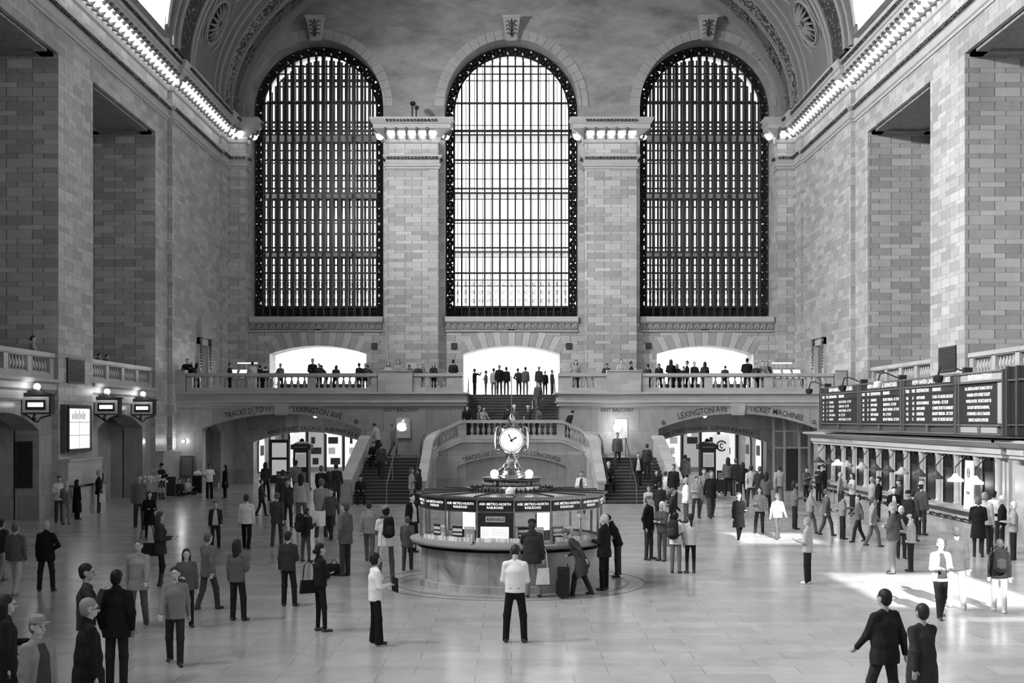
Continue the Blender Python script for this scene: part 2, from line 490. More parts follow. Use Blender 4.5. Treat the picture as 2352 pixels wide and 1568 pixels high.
# sill ledge, wave-scroll frieze and voussoirs below each window
for i, c in enumerate(WXC):
    q = MB(); x0, x1 = c - 4.25, c + 4.25
    q.box(x0, x1, 79.32, 79.52, 10.45, 10.78).box(x0, x1, 79.40, 79.52, 9.82, 9.9).box(x0, x1, 79.40, 79.52, 10.36, 10.45)
    struct('trim_window_sill_%d' % (i + 1), q, DRESS)
    q = MB(); n = 20
    for k in range(n):
        cx = x0 + (x1 - x0) * (k + .5) / n; pts = []
        for t in range(15):
            a = t / 14 * 3.6 * PI; rr = .17 * (1 - t / 16)
            pts.append((cx + rr * math.cos(a + PI), 79.45, 10.12 + rr * math.sin(a)))
        q.tube(pts, .028, 4)
        q.tube([(cx - .2, 79.45, 9.96), (cx - .08, 79.45, 10.3), (cx + .14, 79.45, 10.29)], .025, 4)
    struct('trim_wave_scroll_%d' % (i + 1), q, DRESS)
    struct('trim_frieze_ground_%d' % (i + 1), MB().box(x0, x1, 79.47, 79.52, 9.9, 10.36), mat('frieze_ground', .16, .8))
    q = MB(); q2 = MB(); cc = (-12.35, 0, 12.35)[i]; n = 15; R = (3.08 ** 2 + .51 ** 2) / (2 * .51); zc = 8.93 - R; aa = math.asin(3.08 / R)
    for k in range(n):
        t0 = -aa + 2 * aa * (k + .03) / n; t1 = -aa + 2 * aa * (k + .97) / n
        st = (t0 + t1) / 2 / aa
        h = .92 + (.12 if k % 2 else 0) - .35 * abs(st) ** 3
        f = 1 + .28 * abs(st)
        b0 = (cc + R * math.sin(t0), zc + R * math.cos(t0)); b1 = (cc + R * math.sin(t1), zc + R * math.cos(t1))
        sl0, sl1 = t0 / aa * .62, t1 / aa * .62
        p = [b0, b1, (b1[0] + sl1 * h, b1[1] + h), (b0[0] + sl0 * h, b0[1] + h)]
        (q if k % 2 else q2).prism(p, lambda x, z: (x, 79.47, z), lambda x, z: (x, 79.51, z))
    struct('trim_voussoirs_%d' % (i + 1), q, mat('voussoir_light', .47, .6, noise=.1)); struct('trim_voussoirs_dark_%d' % (i + 1), q2, mat('voussoir_dark', .34, .6, noise=.1))
    for s in ((-1, 1) if i == 1 else ((1,) if i == 0 else (-1,))):
        vx = (c + s * 3.72) if i != 1 else s * 3.66
        root = empty('air_vent', (vx, 79.46, 8.9), 0, ['small square vent between the left doorway and its pilaster', 'small square vent between the middle doorway and the %s pilaster' % ('left' if s < 0 else 'right'), 'small square vent beside the doorway under the window nearest the departure board'][i], 'vent', 'square vents above the balcony')
        MB().box(-.19, .19, -.02, .03, -.2, .2).obj('frame', BLACK, root)
        q = MB()
        for k in range(5): q.box(-.15, .15, -.04, -.02, -.15 + k * .065, -.12 + k * .065)
        q.obj('slat', DGREY, root)

# ---- the three great windows
HB = [(27.2, .1), (26.7, .07), (24.8, .12), (23.0, .16), (22.75, .08), (21.1, .12), (20.9, .06), (19.25, .1), (18.95, .1), (17.2, .12), (17.0, .06), (15.4, .1), (15.15, .08), (13.75, .12), (13.3, .06), (11.55, .14)]


def window_bars(c, Y, mb, nb, hb, wv, rin, dep=.1, zlo=ZSIL):
    for k in range(1, nb):
        x = -rin + 2 * rin * k / nb; zt = ZSPR + math.sqrt(max(rin * rin - x * x, 0)); mb.box(c + x - wv / 2, c + x + wv / 2, Y - dep, Y + dep, zlo, zt)
    for z, h in hb:
        ww = rin if z < ZSPR else math.sqrt(max(rin * rin - (z - ZSPR) ** 2, 0))
        if ww > .3: mb.box(c - ww, c + ww, Y - dep * .8, Y + dep * .8, z - h / 2, z + h / 2)


def scroll_motif(mb, x, y, z, r, a0=0, th=.035):
    for s in (0, PI):
        pts = []
        for t in range(11):
            a = a0 + s + t / 10 * 2.6 * PI; rr = r * (1 - t / 12)
            pts.append((x + rr * math.cos(a) , y, z + rr * math.sin(a)))
        mb.tube(pts, th, 4)


for i, c in enumerate(WXC):
    root = empty('window_%d' % (i + 1), (0, 0, 0)); root['kind'] = 'structure'
    Yw = 81.2; rin = 3.74
    g = MB(); window_bars(c, Yw, g, 15, HB, .15 if i != 1 else .11, rin); g.obj('window_frame', STEEL, root)  # middle bars drawn thinner to imitate glare washing over them
    b = MB()   # border frame rails
    for rr in (RW - .03, rin):
        pts = [(c - rr, Yw, ZSIL)] + [(c - rr * math.cos(PI * k / 40), Yw, ZSPR + rr * math.sin(PI * k / 40)) for k in range(41)] + [(c + rr, Yw, ZSIL)]
        b.tube(pts, .07, 4)
    mid = (RW + rin) / 2; h = (RW - rin) / 2 * .98
    nz = int((ZSPR - ZSIL) / .5)
    for s in (-1, 1):
        for k in range(nz): scroll_motif(b, c + s * mid, Yw, ZSIL + (k + .5) * (ZSPR - ZSIL) / nz, h, k * 1.7, .07)
    na = 25
    for k in range(na): a = PI * (k + .5) / na; scroll_motif(b, c + mid * math.cos(a), Yw, ZSPR + mid * math.sin(a), h, k * 1.7, .07)
    b.obj('scroll_border', STEEL, root)
    b = MB()
    for k in range(15):
        x = c - rin + 2 * rin * (k + .5) / 15
        scroll_motif(b, x, Yw - .02, 11.1, .2, k, .045)
        for zz in (11.95, 12.5, 13.05): scroll_motif(b, x, Yw, zz, .16, k + zz, .018)
    b.box(c - rin, c + rin, Yw - .1, Yw + .1, 10.78, 10.86); b.obj('scroll_grille', STEEL, root)
    MB().box(c - RW, c + RW, Yw + .12, Yw + .2, ZSIL, 11.5).obj('window_panel', BLACKM, root)
    # outer skin with the glass walkways between
    g = MB(); inner = [(27.0, .2), (26.6, .12), (25.6, .1), (24.2, .16), (23.9, .1), (22.9, .3), (22.3, .1), (20.6, .16), (20.3, .1), (19.1, .34), (18.5, .1), (16.7, .16), (15.2, .34), (14.6, .1), (13.0, .14), (11.4, .3)]
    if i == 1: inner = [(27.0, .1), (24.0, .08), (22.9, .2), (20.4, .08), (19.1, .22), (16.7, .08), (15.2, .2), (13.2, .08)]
    window_bars(c, 83.9, g, 32 if i != 1 else 15, inner, .15 if i != 1 else .06, RW - .1, .07)  # middle outer grid sparser and thinner, glare put into its shape
    g.obj('outer_glazing_bars', GREYMETAL if i != 1 else GLAREBAR, root)
    g = MB()
    for z in (22.9, 19.1, 15.2): g.box(c - RW, c + RW, 81.9, 83.7, z - .06, z + .06)
    if i != 1:
        for k in range(5):
            x = c - RW + .3 + (2 * RW - .6) * k / 4
            g.box(x - .13, x + .13, 82.6, 82.8, ZSIL, ZSPR + math.sqrt(max(0, RW * RW - (x - c) ** 2)) * .98)
    g.obj('walkway', GREYMETAL if i != 1 else GLAREBAR, root)
# stone surround closing the gap between the two skins
q = MB()
slab(q, lambda u, z, d: (u, d, z), -18.6, 18.6, 9.5, 23.2, 81.6, 84.3, [dict(arch(c, RW + .12, ZSIL - .1, ZSPR, ZSPR + RW + .12, True), top=(lambda u, o=arch(c, RW + .12, ZSIL, ZSPR, ZSPR + RW + .12, True): min(o['top'](u), 23.2))) for c in WXC])
slab(q, lambda u, z, d: (u, d, z), -18.6, 18.6, 23.2, 35, 81.6, 84.3, [dict(arch(c, RW + .12, 23.2, ZSPR, ZSPR + RW + .12, True), bot=23.2) for c in WXC])
struct('wall_east_outer', q, STONEP)

# ---- north and south side walls (mirrored)
BAYS = [(54.5 - 13.73 * i, 64.07 - 13.73 * i) for i in range(5)]
for s, nm in ((-1, 'north'), (1, 'south')):
    F = lambda u, z, d, s=s: (s * (WX + d), u, z)
    q = slab(MB(), F, -8, 66.35, 0, 20.2, 0, 3.3, [dict(a=max(a, -7.9), b=b, bot=-1, top=lambda u: 19.0, n=1) for a, b in BAYS])
    slab(q, F, -8, 66.35, 20.2, 23.25, 0, 3.3, [])
    struct('wall_%s' % nm, q, STONE)
    q = MB()
    x0, x1 = sorted((s * 18.05, s * 21.6)); q.box(x0, x1, 66.35, 79.6, 0, 23.25)
    struct('wall_%s_end' % nm, q, STONE)
    x0, x1 = sorted((s * 17.9, s * 18.1)); struct('wall_%s_corner_strip' % nm, MB().box(x0, x1, 77.1, 79.6, 5.6, 23.2), STONE)
    x0, x1 = sorted((s * 21.6, s * 22.0)); struct('wall_%s_aisle' % nm, MB().box(x0, x1, -8, 80, 0, 23.3), STONE)
    # soffit coffers of the tall openings
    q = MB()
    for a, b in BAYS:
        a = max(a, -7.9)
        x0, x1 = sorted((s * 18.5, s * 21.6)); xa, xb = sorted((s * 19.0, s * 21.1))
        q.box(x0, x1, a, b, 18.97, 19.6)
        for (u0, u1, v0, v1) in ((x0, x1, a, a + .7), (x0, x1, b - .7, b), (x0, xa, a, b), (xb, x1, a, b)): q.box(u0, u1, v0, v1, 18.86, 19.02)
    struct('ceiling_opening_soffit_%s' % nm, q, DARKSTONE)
    # plinths
    q = MB()
    for ya, yb in [(64.07, 67.2)] + [(BAYS[k + 1][1], BAYS[k][0]) for k in range(4)]:
        x0, x1 = sorted((s * 17.9, s * 18.3)); q.box(x0, x1, ya + .002, yb - .002, 0, 2.54)
        x0, x1 = sorted((s * 17.84, s * 18.3)); q.box(x0, x1, ya, yb, 2.5, 2.6)
    struct('baseboard_%s' % nm, q, CAR)
    # infill walls under the side balconies
    q = MB()
    for a, b in BAYS[:4]:
        m = (a + b) / 2
        slab(q, lambda u, z, d, s=s: (s * (18.55 + d), u, z), a, b, 0, 5.2, 0, 1.0, [arch(m, 3.4, -.1, 3.78, 4.47)])
    struct('wall_%s_lower' % nm, q, MARBLE)
    q = MB(); q2 = MB()
    for a, b in BAYS[:4]:
        m = (a + b) / 2
        x0, x1 = sorted((s * 19.5, s * 21.6)); q.box(x0, x1, m + 3.4, m + 3.8, 0, 4.6).box(x0, x1, m - 3.8, m - 3.4, 0, 4.6)
        q.box(x0, x1, a, b, 4.5, 4.7)
        slab(q, lambda u, z, d, s=s: (s * (20.15 + d), u, z), m - 3.4, m + 3.4, 0, 4.6, 0, .5, [arch(m - 1.6, 1.1, -.1, 2.9, 3.5)])
    struct('wall_%s_passage' % nm, q, MARBLE)
    # side balcony slabs with stepped fascia
    for k, (a, b) in enumerate(BAYS[:4]):
        q = MB()
        prof = [(0, 4.95), (.1, 5.0), (.1, 5.3), (.22, 5.4), (.22, 5.62), (.34, 5.70), (.34, 5.82), (.05, 5.84)]
        mould(q, [(s * 18.55, a + .02), (s * 18.55, b - .02)] if s < 0 else [(s * 18.55, b - .02), (s * 18.55, a + .02)], prof)
        x0, x1 = sorted((s * 18.5, s * 21.6)); q.box(x0, x1, a, b, 4.95, 5.65)
        struct('trim_side_balcony_%s_%d' % (nm, k + 1), q, DRESS)

# ---- entablature round the hall (fascia, dentils, frieze, cornice)
P_LOW = [(0, 20.05), (.07, 20.05), (.07, 20.17), (.15, 20.22), (.15, 20.36), (.06, 20.42), (.06, 20.62), (.14, 20.7), (.22, 20.82), (.22, 20.92), (.02, 20.96), (0, 20.96)]
P_TOP = [(0, 21.66), (.08, 21.72), (.16, 21.95), (.16, 22.04), (.78, 22.46), (.78, 22.72), (.84, 22.74), (.98, 23.0), (.98, 23.12), (0, 23.2)]
PATHS = [('north', [(-WX, -8), (-WX, 66.35), (-18.05, 66.35), (-18.05, 77.1), (-17.9, 77.1), (-17.9, 78.8), (-16.8, 78.8), (-16.8, 79.5)]),
         ('pilaster_1', [(-7.9, 79.5), (-7.9, 78.8), (-4.62, 78.8), (-4.62, 79.5)]),
         ('pilaster_2', [(4.62, 79.5), (4.62, 78.8), (7.9, 78.8), (7.9, 79.5)]),
         ('south', [(16.8, 79.5), (16.8, 78.8), (17.9, 78.8), (17.9, 77.1), (18.05, 77.1), (18.05, 66.35), (WX, 66.35), (WX, -8)])]
LAMPS = []


def along(path, step, off, skipc=.0):
    out = []
    for (a, b) in zip(path[:-1], path[1:]):
        a = Vector(a); b = Vector(b); L = (b - a).length
        if L < .6: continue
        d = (b - a) / L; nn = Vector((d.y, -d.x)); e0 = .0
        n = max(1, round(L / step)); st = L / n
        for k in range(n):
            p = a + d * st * (k + .5) + nn * off; out.append((p, d, nn, st))
    return out


for nm, path in PATHS:
    struct('trim_architrave_' + nm, mould(MB(), path, P_LOW), DRESS)
    struct('trim_cornice_' + nm, mould(MB(), path, P_TOP), DRESS)
    # dentils, egg-and-dart rows, scrolled modillions
    q = MB()
    vis = [p for p in path]
    for p, d, nn, st in along(vis, .22, .19):
        if p.y < 44: continue
        q.box(p.x - .06, p.x + .06, p.y - .06, p.y + .06, 20.66, 20.8)
    for p, d, nn, st in along(vis, .22, .99):
        if p.y < 44: continue
        q.box(p.x - .05, p.x + .05, p.y - .05, p.y + .05, 22.84, 22.98)
    struct('trim_dentils_' + nm, q, ORNS)
    q = MB()
    for p, d, nn, st in along(vis, .69, 0):
        if p.y < 44: continue
        for t in (-.5,):
            b0 = p + d * st * t
            pts = [(b0.x + nn.x * o, b0.y + nn.y * o, z) for o, z in ((.16, 21.98), (.34, 21.9), (.45, 22.08), (.5, 22.26), (.66, 22.2), (.8, 22.36), (.82, 22.46))]
            q.tube(pts, .085, 6)
            q.bar((b0.x + nn.x * .14, b0.y + nn.y * .14, 22.36), (b0.x + nn.x * .8, b0.y + nn.y * .8, 22.44), .17, .14)
        if len(path) > 4 or 1: LAMPS.append((p + nn * .46, math.atan2(nn.y, nn.x)))
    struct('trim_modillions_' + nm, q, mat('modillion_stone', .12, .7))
    # blocking course above the cornice
    if nm in ('north', 'south'):
        s = -1 if nm == 'north' else 1
        q = MB(); x0, x1 = sorted((s * 17.35, s * 18.4)); q.box(x0, x1, -8, 79.5, 23.05, 23.5)
        struct('trim_blocking_course_' + nm, q, DRESS)

# bare bulbs of the cornice: one lamp between every pair of modillions
base = MB().box(-.28, .28, -.24, .24, -.02, .03); bl = MB()
bl.lathe([(.02, -.34), (.15, -.3), (.23, -.16), (.22, 0)], n=10)
lamp0 = None
lm_b = base.mesh('rosette', WHITE); lm_g = bl.mesh('bulb', OPAL, True)
cnt = 0
for p, a in sorted(LAMPS, key=lambda t: (t[0].y, t[0].x)):
    if p.y < 50: continue
    cnt += 1
    r = empty('cornice_lamp', (p.x, p.y, 22.3), a)
    side = 'row of bulbs under the long left cornice' if p.x < -16.5 else ('row of bulbs under the long right cornice' if p.x > 16.5 else ('bulbs on the capital between the left and middle windows' if p.x < 0 else 'bulbs on the capital between the middle and right windows'))
    tag(r, 'glowing bare bulb in the ' + side, 'lamp', side)
    for nme, me in (('rosette', lm_b), ('bulb', lm_g)):
        o = bpy.data.objects.new(nme, me); COL.objects.link(o); o.parent = r

# ---- vault
th = lambda z: math.asin(min(1, max(0, (z - Z0V) / BV)))
lun_r = 3.05


def lun_low(y):
    for yc in LUN:
        if abs(y - yc) < lun_r: return 24.0 + math.sqrt(lun_r ** 2 - (y - yc) ** 2)
    return Z0V


ys = sorted(set([-8.0, 79.5] + [round(-8 + 87.5 * k / 70, 4) for k in range(71)] + [round(yc + lun_r * math.sin(PI * (k / 20 - .5)) * t, 4) for yc in LUN for k in range(21) for t in (1, 1.0005)]))
ys = [y for y in ys if -8 <= y <= 79.5]
q = MB(); NT = 48; rows = []
for y in ys:
    t0 = th(lun_low(y)); rows.append([(-AV * math.cos(t0 + (PI - 2 * t0) * j / NT), y, Z0V + BV * math.sin(t0 + (PI - 2 * t0) * j / NT)) for j in range(NT + 1)])
q.v = [p for rr in rows for p in rr]
for i in range(len(ys) - 1):
    for j in range(NT): q.f.append((i * (NT + 1) + j, (i + 1) * (NT + 1) + j, (i + 1) * (NT + 1) + j + 1, i * (NT + 1) + j + 1))
struct('ceiling', q, mat('vault_plaster', .14, .8, noise=.12, nscale=.5), True)
struct('ceiling_roof_cover', MB().box(-23, 23, -9, 84.3, 35.2, 35.6).box(-24, -23, -9, 86, 0, 35.6).box(23, 24, -9, 86, 0, 35.6).box(-23, 23, 79.52, 79.6, 34.9, 35.4), DARKSTONE)


def vx(z): return AV * math.sqrt(max(0, 1 - ((z - Z0V) / BV) ** 2))


# lunette tunnels and their windows
for s, nm in ((-1, 'north'), (1, 'south')):
    q = MB(); g = MB(); rg = MB()
    for yc in LUN[:3]:
        ring = [(yc + lun_r * math.cos(PI * k / 24), 24.0 + lun_r * math.sin(PI * k / 24)) for k in range(25)]
        ring = [(yc + lun_r, 23.3)] + ring + [(yc - lun_r, 23.3)]
        for (ya, za), (yb, zb) in zip(ring[:-1], ring[1:]):
            q.add([(s * (vx(za) - .05), ya, za), (s * (vx(zb) - .05), yb, zb), (s * 20.6, yb, zb), (s * 20.6, ya, za)], [(0, 1, 2, 3)])
        q.add([(s * 17, yc - lun_r, 23.3), (s * 17, yc + lun_r, 23.3), (s * 20.6, yc + lun_r, 23.3), (s * 20.6, yc - lun_r, 23.3)], [(0, 1, 2, 3)])
        for k in range(24):
            for r0, r1, o in ((lun_r, lun_r + .35, .14), (lun_r + .35, lun_r + .6, .08)):
                a0, a1 = PI * k / 24, PI * (k + 1) / 24; vs = []
                for oo in (o, -.1):
                    for rr, aa in ((r0, a0), (r1, a0), (r1, a1), (r0, a1)):
                        z = 24.0 + rr * math.sin(aa); vs.append((s * (vx(z) - oo), yc + rr * math.cos(aa), z))
                rg.add(vs, [(0, 1, 2, 3), (7, 6, 5, 4), (0, 4, 5, 1), (1, 5, 6, 2), (2, 6, 7, 3), (3, 7, 4, 0)])
        for k in range(1, 12):
            y = yc - lun_r + 2 * lun_r * k / 12; zt = 24 + math.sqrt(lun_r ** 2 - (y - yc) ** 2)
            x0, x1 = sorted((s * 19.7, s * 19.8)); g.box(x0, x1, y - .05, y + .05, 23.3, zt)
    struct('wall_%s_lunette_reveal' % nm, q, DRESS)
    struct('trim_lunette_ring_%s' % nm, rg, DRESS)
    wn = struct('window_%d' % (4 if s < 0 else 5), g, STEEL)
    # bright daylight glass of the lunettes
    q = MB()
    for yc in LUN[:3]:
        pts = [(yc + lun_r * math.cos(PI * k / 24), 24.0 + lun_r * math.sin(PI * k / 24)) for k in range(25)] + [(yc - lun_r, 23.3), (yc + lun_r, 23.3)]
        q.add([(s * 20.0, a, b) for a, b in pts], [tuple(range(len(pts)))])
    q.obj('window_pane', mat('sky_lit_glass', .9, .5, emit=3.0), wn)

# transverse bands of the east end of the vault
def band(y0, y1, off, m, name, t0=0.0, t1=1.0, n=64, thick=.12):
    q = MB(); vs = []; fs = []
    for k in range(n + 1):
        t = PI * (t0 + (t1 - t0) * k / n); nx, nz = math.cos(t) / AV, math.sin(t) / BV; l = math.hypot(nx, nz); nx /= l; nz /= l
        for (yy, o) in ((y0, off), (y1, off), (y1, -.05), (y0, -.05)):
            vs.append((-(AV * math.cos(t) - nx * o), yy, Z0V + BV * math.sin(t) - nz * o))
    for k in range(n):
        for j in range(4): fs.append((k * 4 + j, k * 4 + (j + 1) % 4, (k + 1) * 4 + (j + 1) % 4, (k + 1) * 4 + j))
    q.add(vs, fs); return struct(name, q, m)


VB = mat('vault_rib_stone', .24, .7, noise=.1)
tn = 20
for (a, b, o, m) in ((78.9, 79.5, .34, VB), (78.6, 78.9, .42, VB), (76.4, 78.5, .05, mat('dark_panel_ground', .1, .8)), (76.15, 76.4, .3, VB), (75.9, 76.15, .38, VB), (74.3, 75.9, .24, ORN), (74.05, 74.3, .34, VB), (73.2, 73.6, .2, VB), (72.3, 72.6, .14, VB),
                     (67.6, 68.0, .14, VB), (66.7, 67.1, .24, VB), (64.2, 66.6, .2, ORND), (63.8, 64.2, .36, VB), (63.2, 63.5, .25, VB)):
    band(a, b, o, m, 'ceiling_band_%d' % tn); tn += 1


def vault_frame(t):
    nx, nz = math.cos(t) / AV, math.sin(t) / BV; l = math.hypot(nx, nz)
    P = Vector((-AV * math.cos(t), 0, Z0V + BV * math.sin(t))); N = Vector((nx / l, 0, -nz / l)); T = Vector((0, 1, 0)).cross(N)
    return P, N, T


# medallion panels and foliage clusters on the vault
mb_ = MB(); mf = MB(); mfo = MB()
rnd = random.Random(4)
for t in [.30 + .27 * k for k in range(4)] + [PI - .30 - .27 * k for k in range(4)] + [PI / 2]:
    P, N, T = vault_frame(t); P = P + Vector((0, 70, 0)); Yv = Vector((0, 1, 0))
    def put(mb, pts, r, n=5, closed=False): mb.tube([P + T * a + Yv * b + N * c for a, b, c in pts], r, n, closed)
    rr = 1.2
    disc = [P + T * (rr * math.cos(2 * PI * k / 24)) + Yv * (rr * math.sin(2 * PI * k / 24)) + N * .1 for k in range(24)]
    mfo.add([tuple(p) for p in disc] + [tuple(P + N * .05)], [(k, (k + 1) % 24, 24) for k in range(24)])
    for ro, th_ in ((1.25, .09), (1.42, .05)): put(mb_, [(ro * math.cos(2 * PI * k / 28), ro * math.sin(2 * PI * k / 28), .12) for k in range(28)], th_, 5, True)
    for k in range(16):
        a = 2 * PI * k / 16; put(mf, [(.2 * math.cos(a), .2 * math.sin(a), .3), (.6 * math.cos(a + .1), .6 * math.sin(a + .1), .3), (1.05 * math.cos(a), 1.05 * math.sin(a), .14)], [.05, .11, .04], 5)
    put(mb_, [(2.1 * math.cos(2 * PI * k / 8 + PI / 8) * (1.15 if k % 4 in (0, 3) else 1), 1.75 * math.sin(2 * PI * k / 8 + PI / 8), .1) for k in range(8)], .09, 4, True)
    for sg in (-1, 1):
        for k in range(9):
            a, b = sg * (1.55 + rnd.random() * .75), (rnd.random() - .5) * 2.4; scr = [(a + .22 * math.cos(u * .8) * (1 - u / 11), b + .22 * math.sin(u * .8) * (1 - u / 11), .14) for u in range(9)]; put(mf, scr, .06, 4)
struct('trim_medallion_rings', mb_, VB); struct('trim_medallion_petals', mf, mat('petal_relief', .2, .8)); struct('trim_medallion_ground', mfo, mat('medallion_ground', .03, .9))
mf = MB()
for side in (0, 1):
    for t in [.06, .33, .6, .87, 1.14, 1.41]:
        tt = t if side == 0 else PI - t
        P, N, T = vault_frame(tt); P = P + Vector((0, 77.4, 0)); Yv = Vector((0, 1, 0))
        for k in range(60):
            a, b = rnd.gauss(0, .55), max(-.85, min(.85, rnd.gauss(0, .42)))
            mf.tube([P + T * (a + .16 * math.cos(u * .9) * (1 - u / 9)) + Yv * (b + .16 * math.sin(u * .9) * (1 - u / 9)) + N * (.12 + .02 * u) for u in range(7)], .045, 3)
struct('trim_foliage_clusters', mf, mat('foliage_relief', .17, .85))

# west end of the hall (behind the photographer), with openings cut to shape the sun patches on the floor
def rect(a, b, z0, z1): return dict(a=a, b=b, bot=z0, top=lambda u, z1=z1: z1, n=1)
struct('wall_west', slab(MB(), lambda u, z, d: (u, d, z), -23, 23, 0, 35, -8.4, -7.9, [rect(8.0, 11.4, 16.9, 19.9), rect(8.6, 11.4, 16.05, 16.4), rect(7.3, 10.0, 23.4, 25.5), rect(7.5, 10.3, 22.45, 22.75), rect(8.0, 11.2, 32.0, 32.35)]), STONE)

# ================================================================== EAST BALCONY, ARCADE BELOW, STAIRS
YB = 67.2                       # front plane of the balcony
HB_ = 5.65                      # balcony floor
BAL = MB().lathe([(.085, 0), (.085, .05), (.05, .07), (.045, .1), (.075, .16), (.095, .24), (.085, .33), (.05, .42), (.035, .5), (.05, .54), (.06, .56), (.06, .6)], n=8)
BAL.box(-.085, .085, -.085, .085, -.02, .03).box(-.075, .075, -.075, .075, .58, .62)
BALM = BAL.mesh('baluster', CAR, True)


def baluster(parent, x, y, z):
    o = bpy.data.objects.new('baluster', BALM); COL.objects.link(o); o.location = (x, y, z); o.parent = parent


def balustrade(name, label, segs, sections, zb, y, x0, x1, group='stone balustrades', axis='x', mirror=1, side=None):
    """straight balustrade: base, handrail, solid piers, balusters in the open sections (all in world metres)"""
    root = empty(name, (0, 0, 0), 0, label, 'balustrade', group)
    def B(mb, a, b, da, db, z0, z1):
        if axis == 'x': mb.box(a, b, y + da, y + db, z0, z1)
        else:
            xa, xb = sorted((y + mirror * da, y + mirror * db)); mb.box(xa, xb, a, b, z0, z1)
        return mb
    B(B(MB(), x0, x1, -.16, .2, zb, zb + .2), x0, x1, -.12, .16, zb + .2, zb + .26).obj('base', CAR, root)
    B(B(MB(), x0, x1, -.2, .24, zb + .88, zb + 1.05), x0, x1, -.15, .19, zb + .84, zb + .9).obj('handrail', CAR, root)
    cur = x0
    for a, b in sections + [(x1, x1)]:
        if a - cur > .02: B(MB(), cur, a, -.15, .19, zb + .2, zb + .86).obj('pier', CAR, root)
        if b > a:
            n = max(1, round((b - a) / .33))
            for k in range(n):
                u = a + (b - a) * (k + .5) / n
                baluster(root, *((u, y + .02, zb + .25) if axis == 'x' else (y + mirror * .02, u, zb + .25)))
        cur = b
    return root


def ux(p, Y=YB): return (p - 1175) / K * Y


zl = 5.66
SL = [(443, 570.5), (588, 707), (725, 853)]
balustrade('balustrade', 'long stone balustrade of the east balcony left of the solid block', None, [(ux(a), ux(b)) for a, b in SL], zl, YB, ux(430), ux(867), axis='x')
balustrade('balustrade', 'long stone balustrade of the east balcony right of the solid block', None, sorted([(ux(2343 - b), ux(2343 - a)) for a, b in SL]), zl, YB, ux(1474), ux(1913), axis='x')
balustrade('balustrade', 'short stone balustrade between the left solid block and the stairs', None, [(ux(965), ux(1028))], zl, YB, ux(950), ux(1062), axis='x')
balustrade('balustrade', 'short stone balustrade between the stairs and the right solid block', None, [(ux(1313), ux(1367))], zl, YB, ux(1282), ux(1391), axis='x')
for a, b, lb in ((869, 948, 'solid stone block in the east balcony rail under the left pilaster'), (1393, 1472, 'solid stone block in the east balcony rail under the right pilaster'), (402, 428, 'solid stone end block of the balcony rail by the left wall'), (1915, 1942, 'solid stone end block of the balcony rail by the right wall')):
    root = empty('balcony_block', (0, 0, 0), 0, lb, 'block', 'solid blocks of the balcony rail')
    MB().box(ux(a), ux(b), YB - .25, YB + .35, zl, zl + 1.16).obj('body', CAR, root)
    MB().box(ux(a) + .0, ux(b) - .0, YB - .3, YB + .4, zl + 1.16, zl + 1.22).obj('cap', CAR, root)
# slab with the central stair slot, fascia moulding
q = MB().box(-18.2, -2.6, YB + .25, 81.6, 4.95, HB_).box(2.6, 18.2, YB + .25, 81.6, 4.95, HB_).box(-2.6, 2.6, 71.4, 81.6, 4.95, HB_)
struct('floor_east_balcony', q, MARBLE)
fas = [(0, 4.9), (.08, 4.95), (.08, 5.1), (.16, 5.14), (.16, 5.24), (.1, 5.26), (.1, 5.56), (.28, 5.6), (.28, 5.68), (0, 5.7)]
struct('trim_balcony_fascia_left', mould(MB(), [(-18.1, YB), (-2.6, YB), (-2.6, YB + 4)], fas), DRESS)
struct('trim_balcony_fascia_right', mould(MB(), [(2.6, YB + 4), (2.6, YB), (18.1, YB)], fas), DRESS)
# arcade wall below the balcony
AC = (-12.4, 12.2)
for nm, a, b, c in (('left', -18.1, -2.6, AC[0]), ('right', 2.6, 18.1, AC[1])):
    struct('wall_balcony_front_' + nm, slab(MB(), lambda u, z, d: (u, d, z), a, b, 0, 5.0, YB, YB + .8, [arch(c, 4.28, -.1, 3.72, 4.53)]), MARBLE)
    q = MB().prism([(-.32, 0), (.32, 0), (.42, 1.0), (-.42, 1.0)], lambda x, z: (c + x, YB - .12, 4.45 + z * .8), lambda x, z: (c + x, YB + .1, 4.45 + z * .8))
    q.obj('trim_arch_keystone_' + nm, CAR, kind='structure')
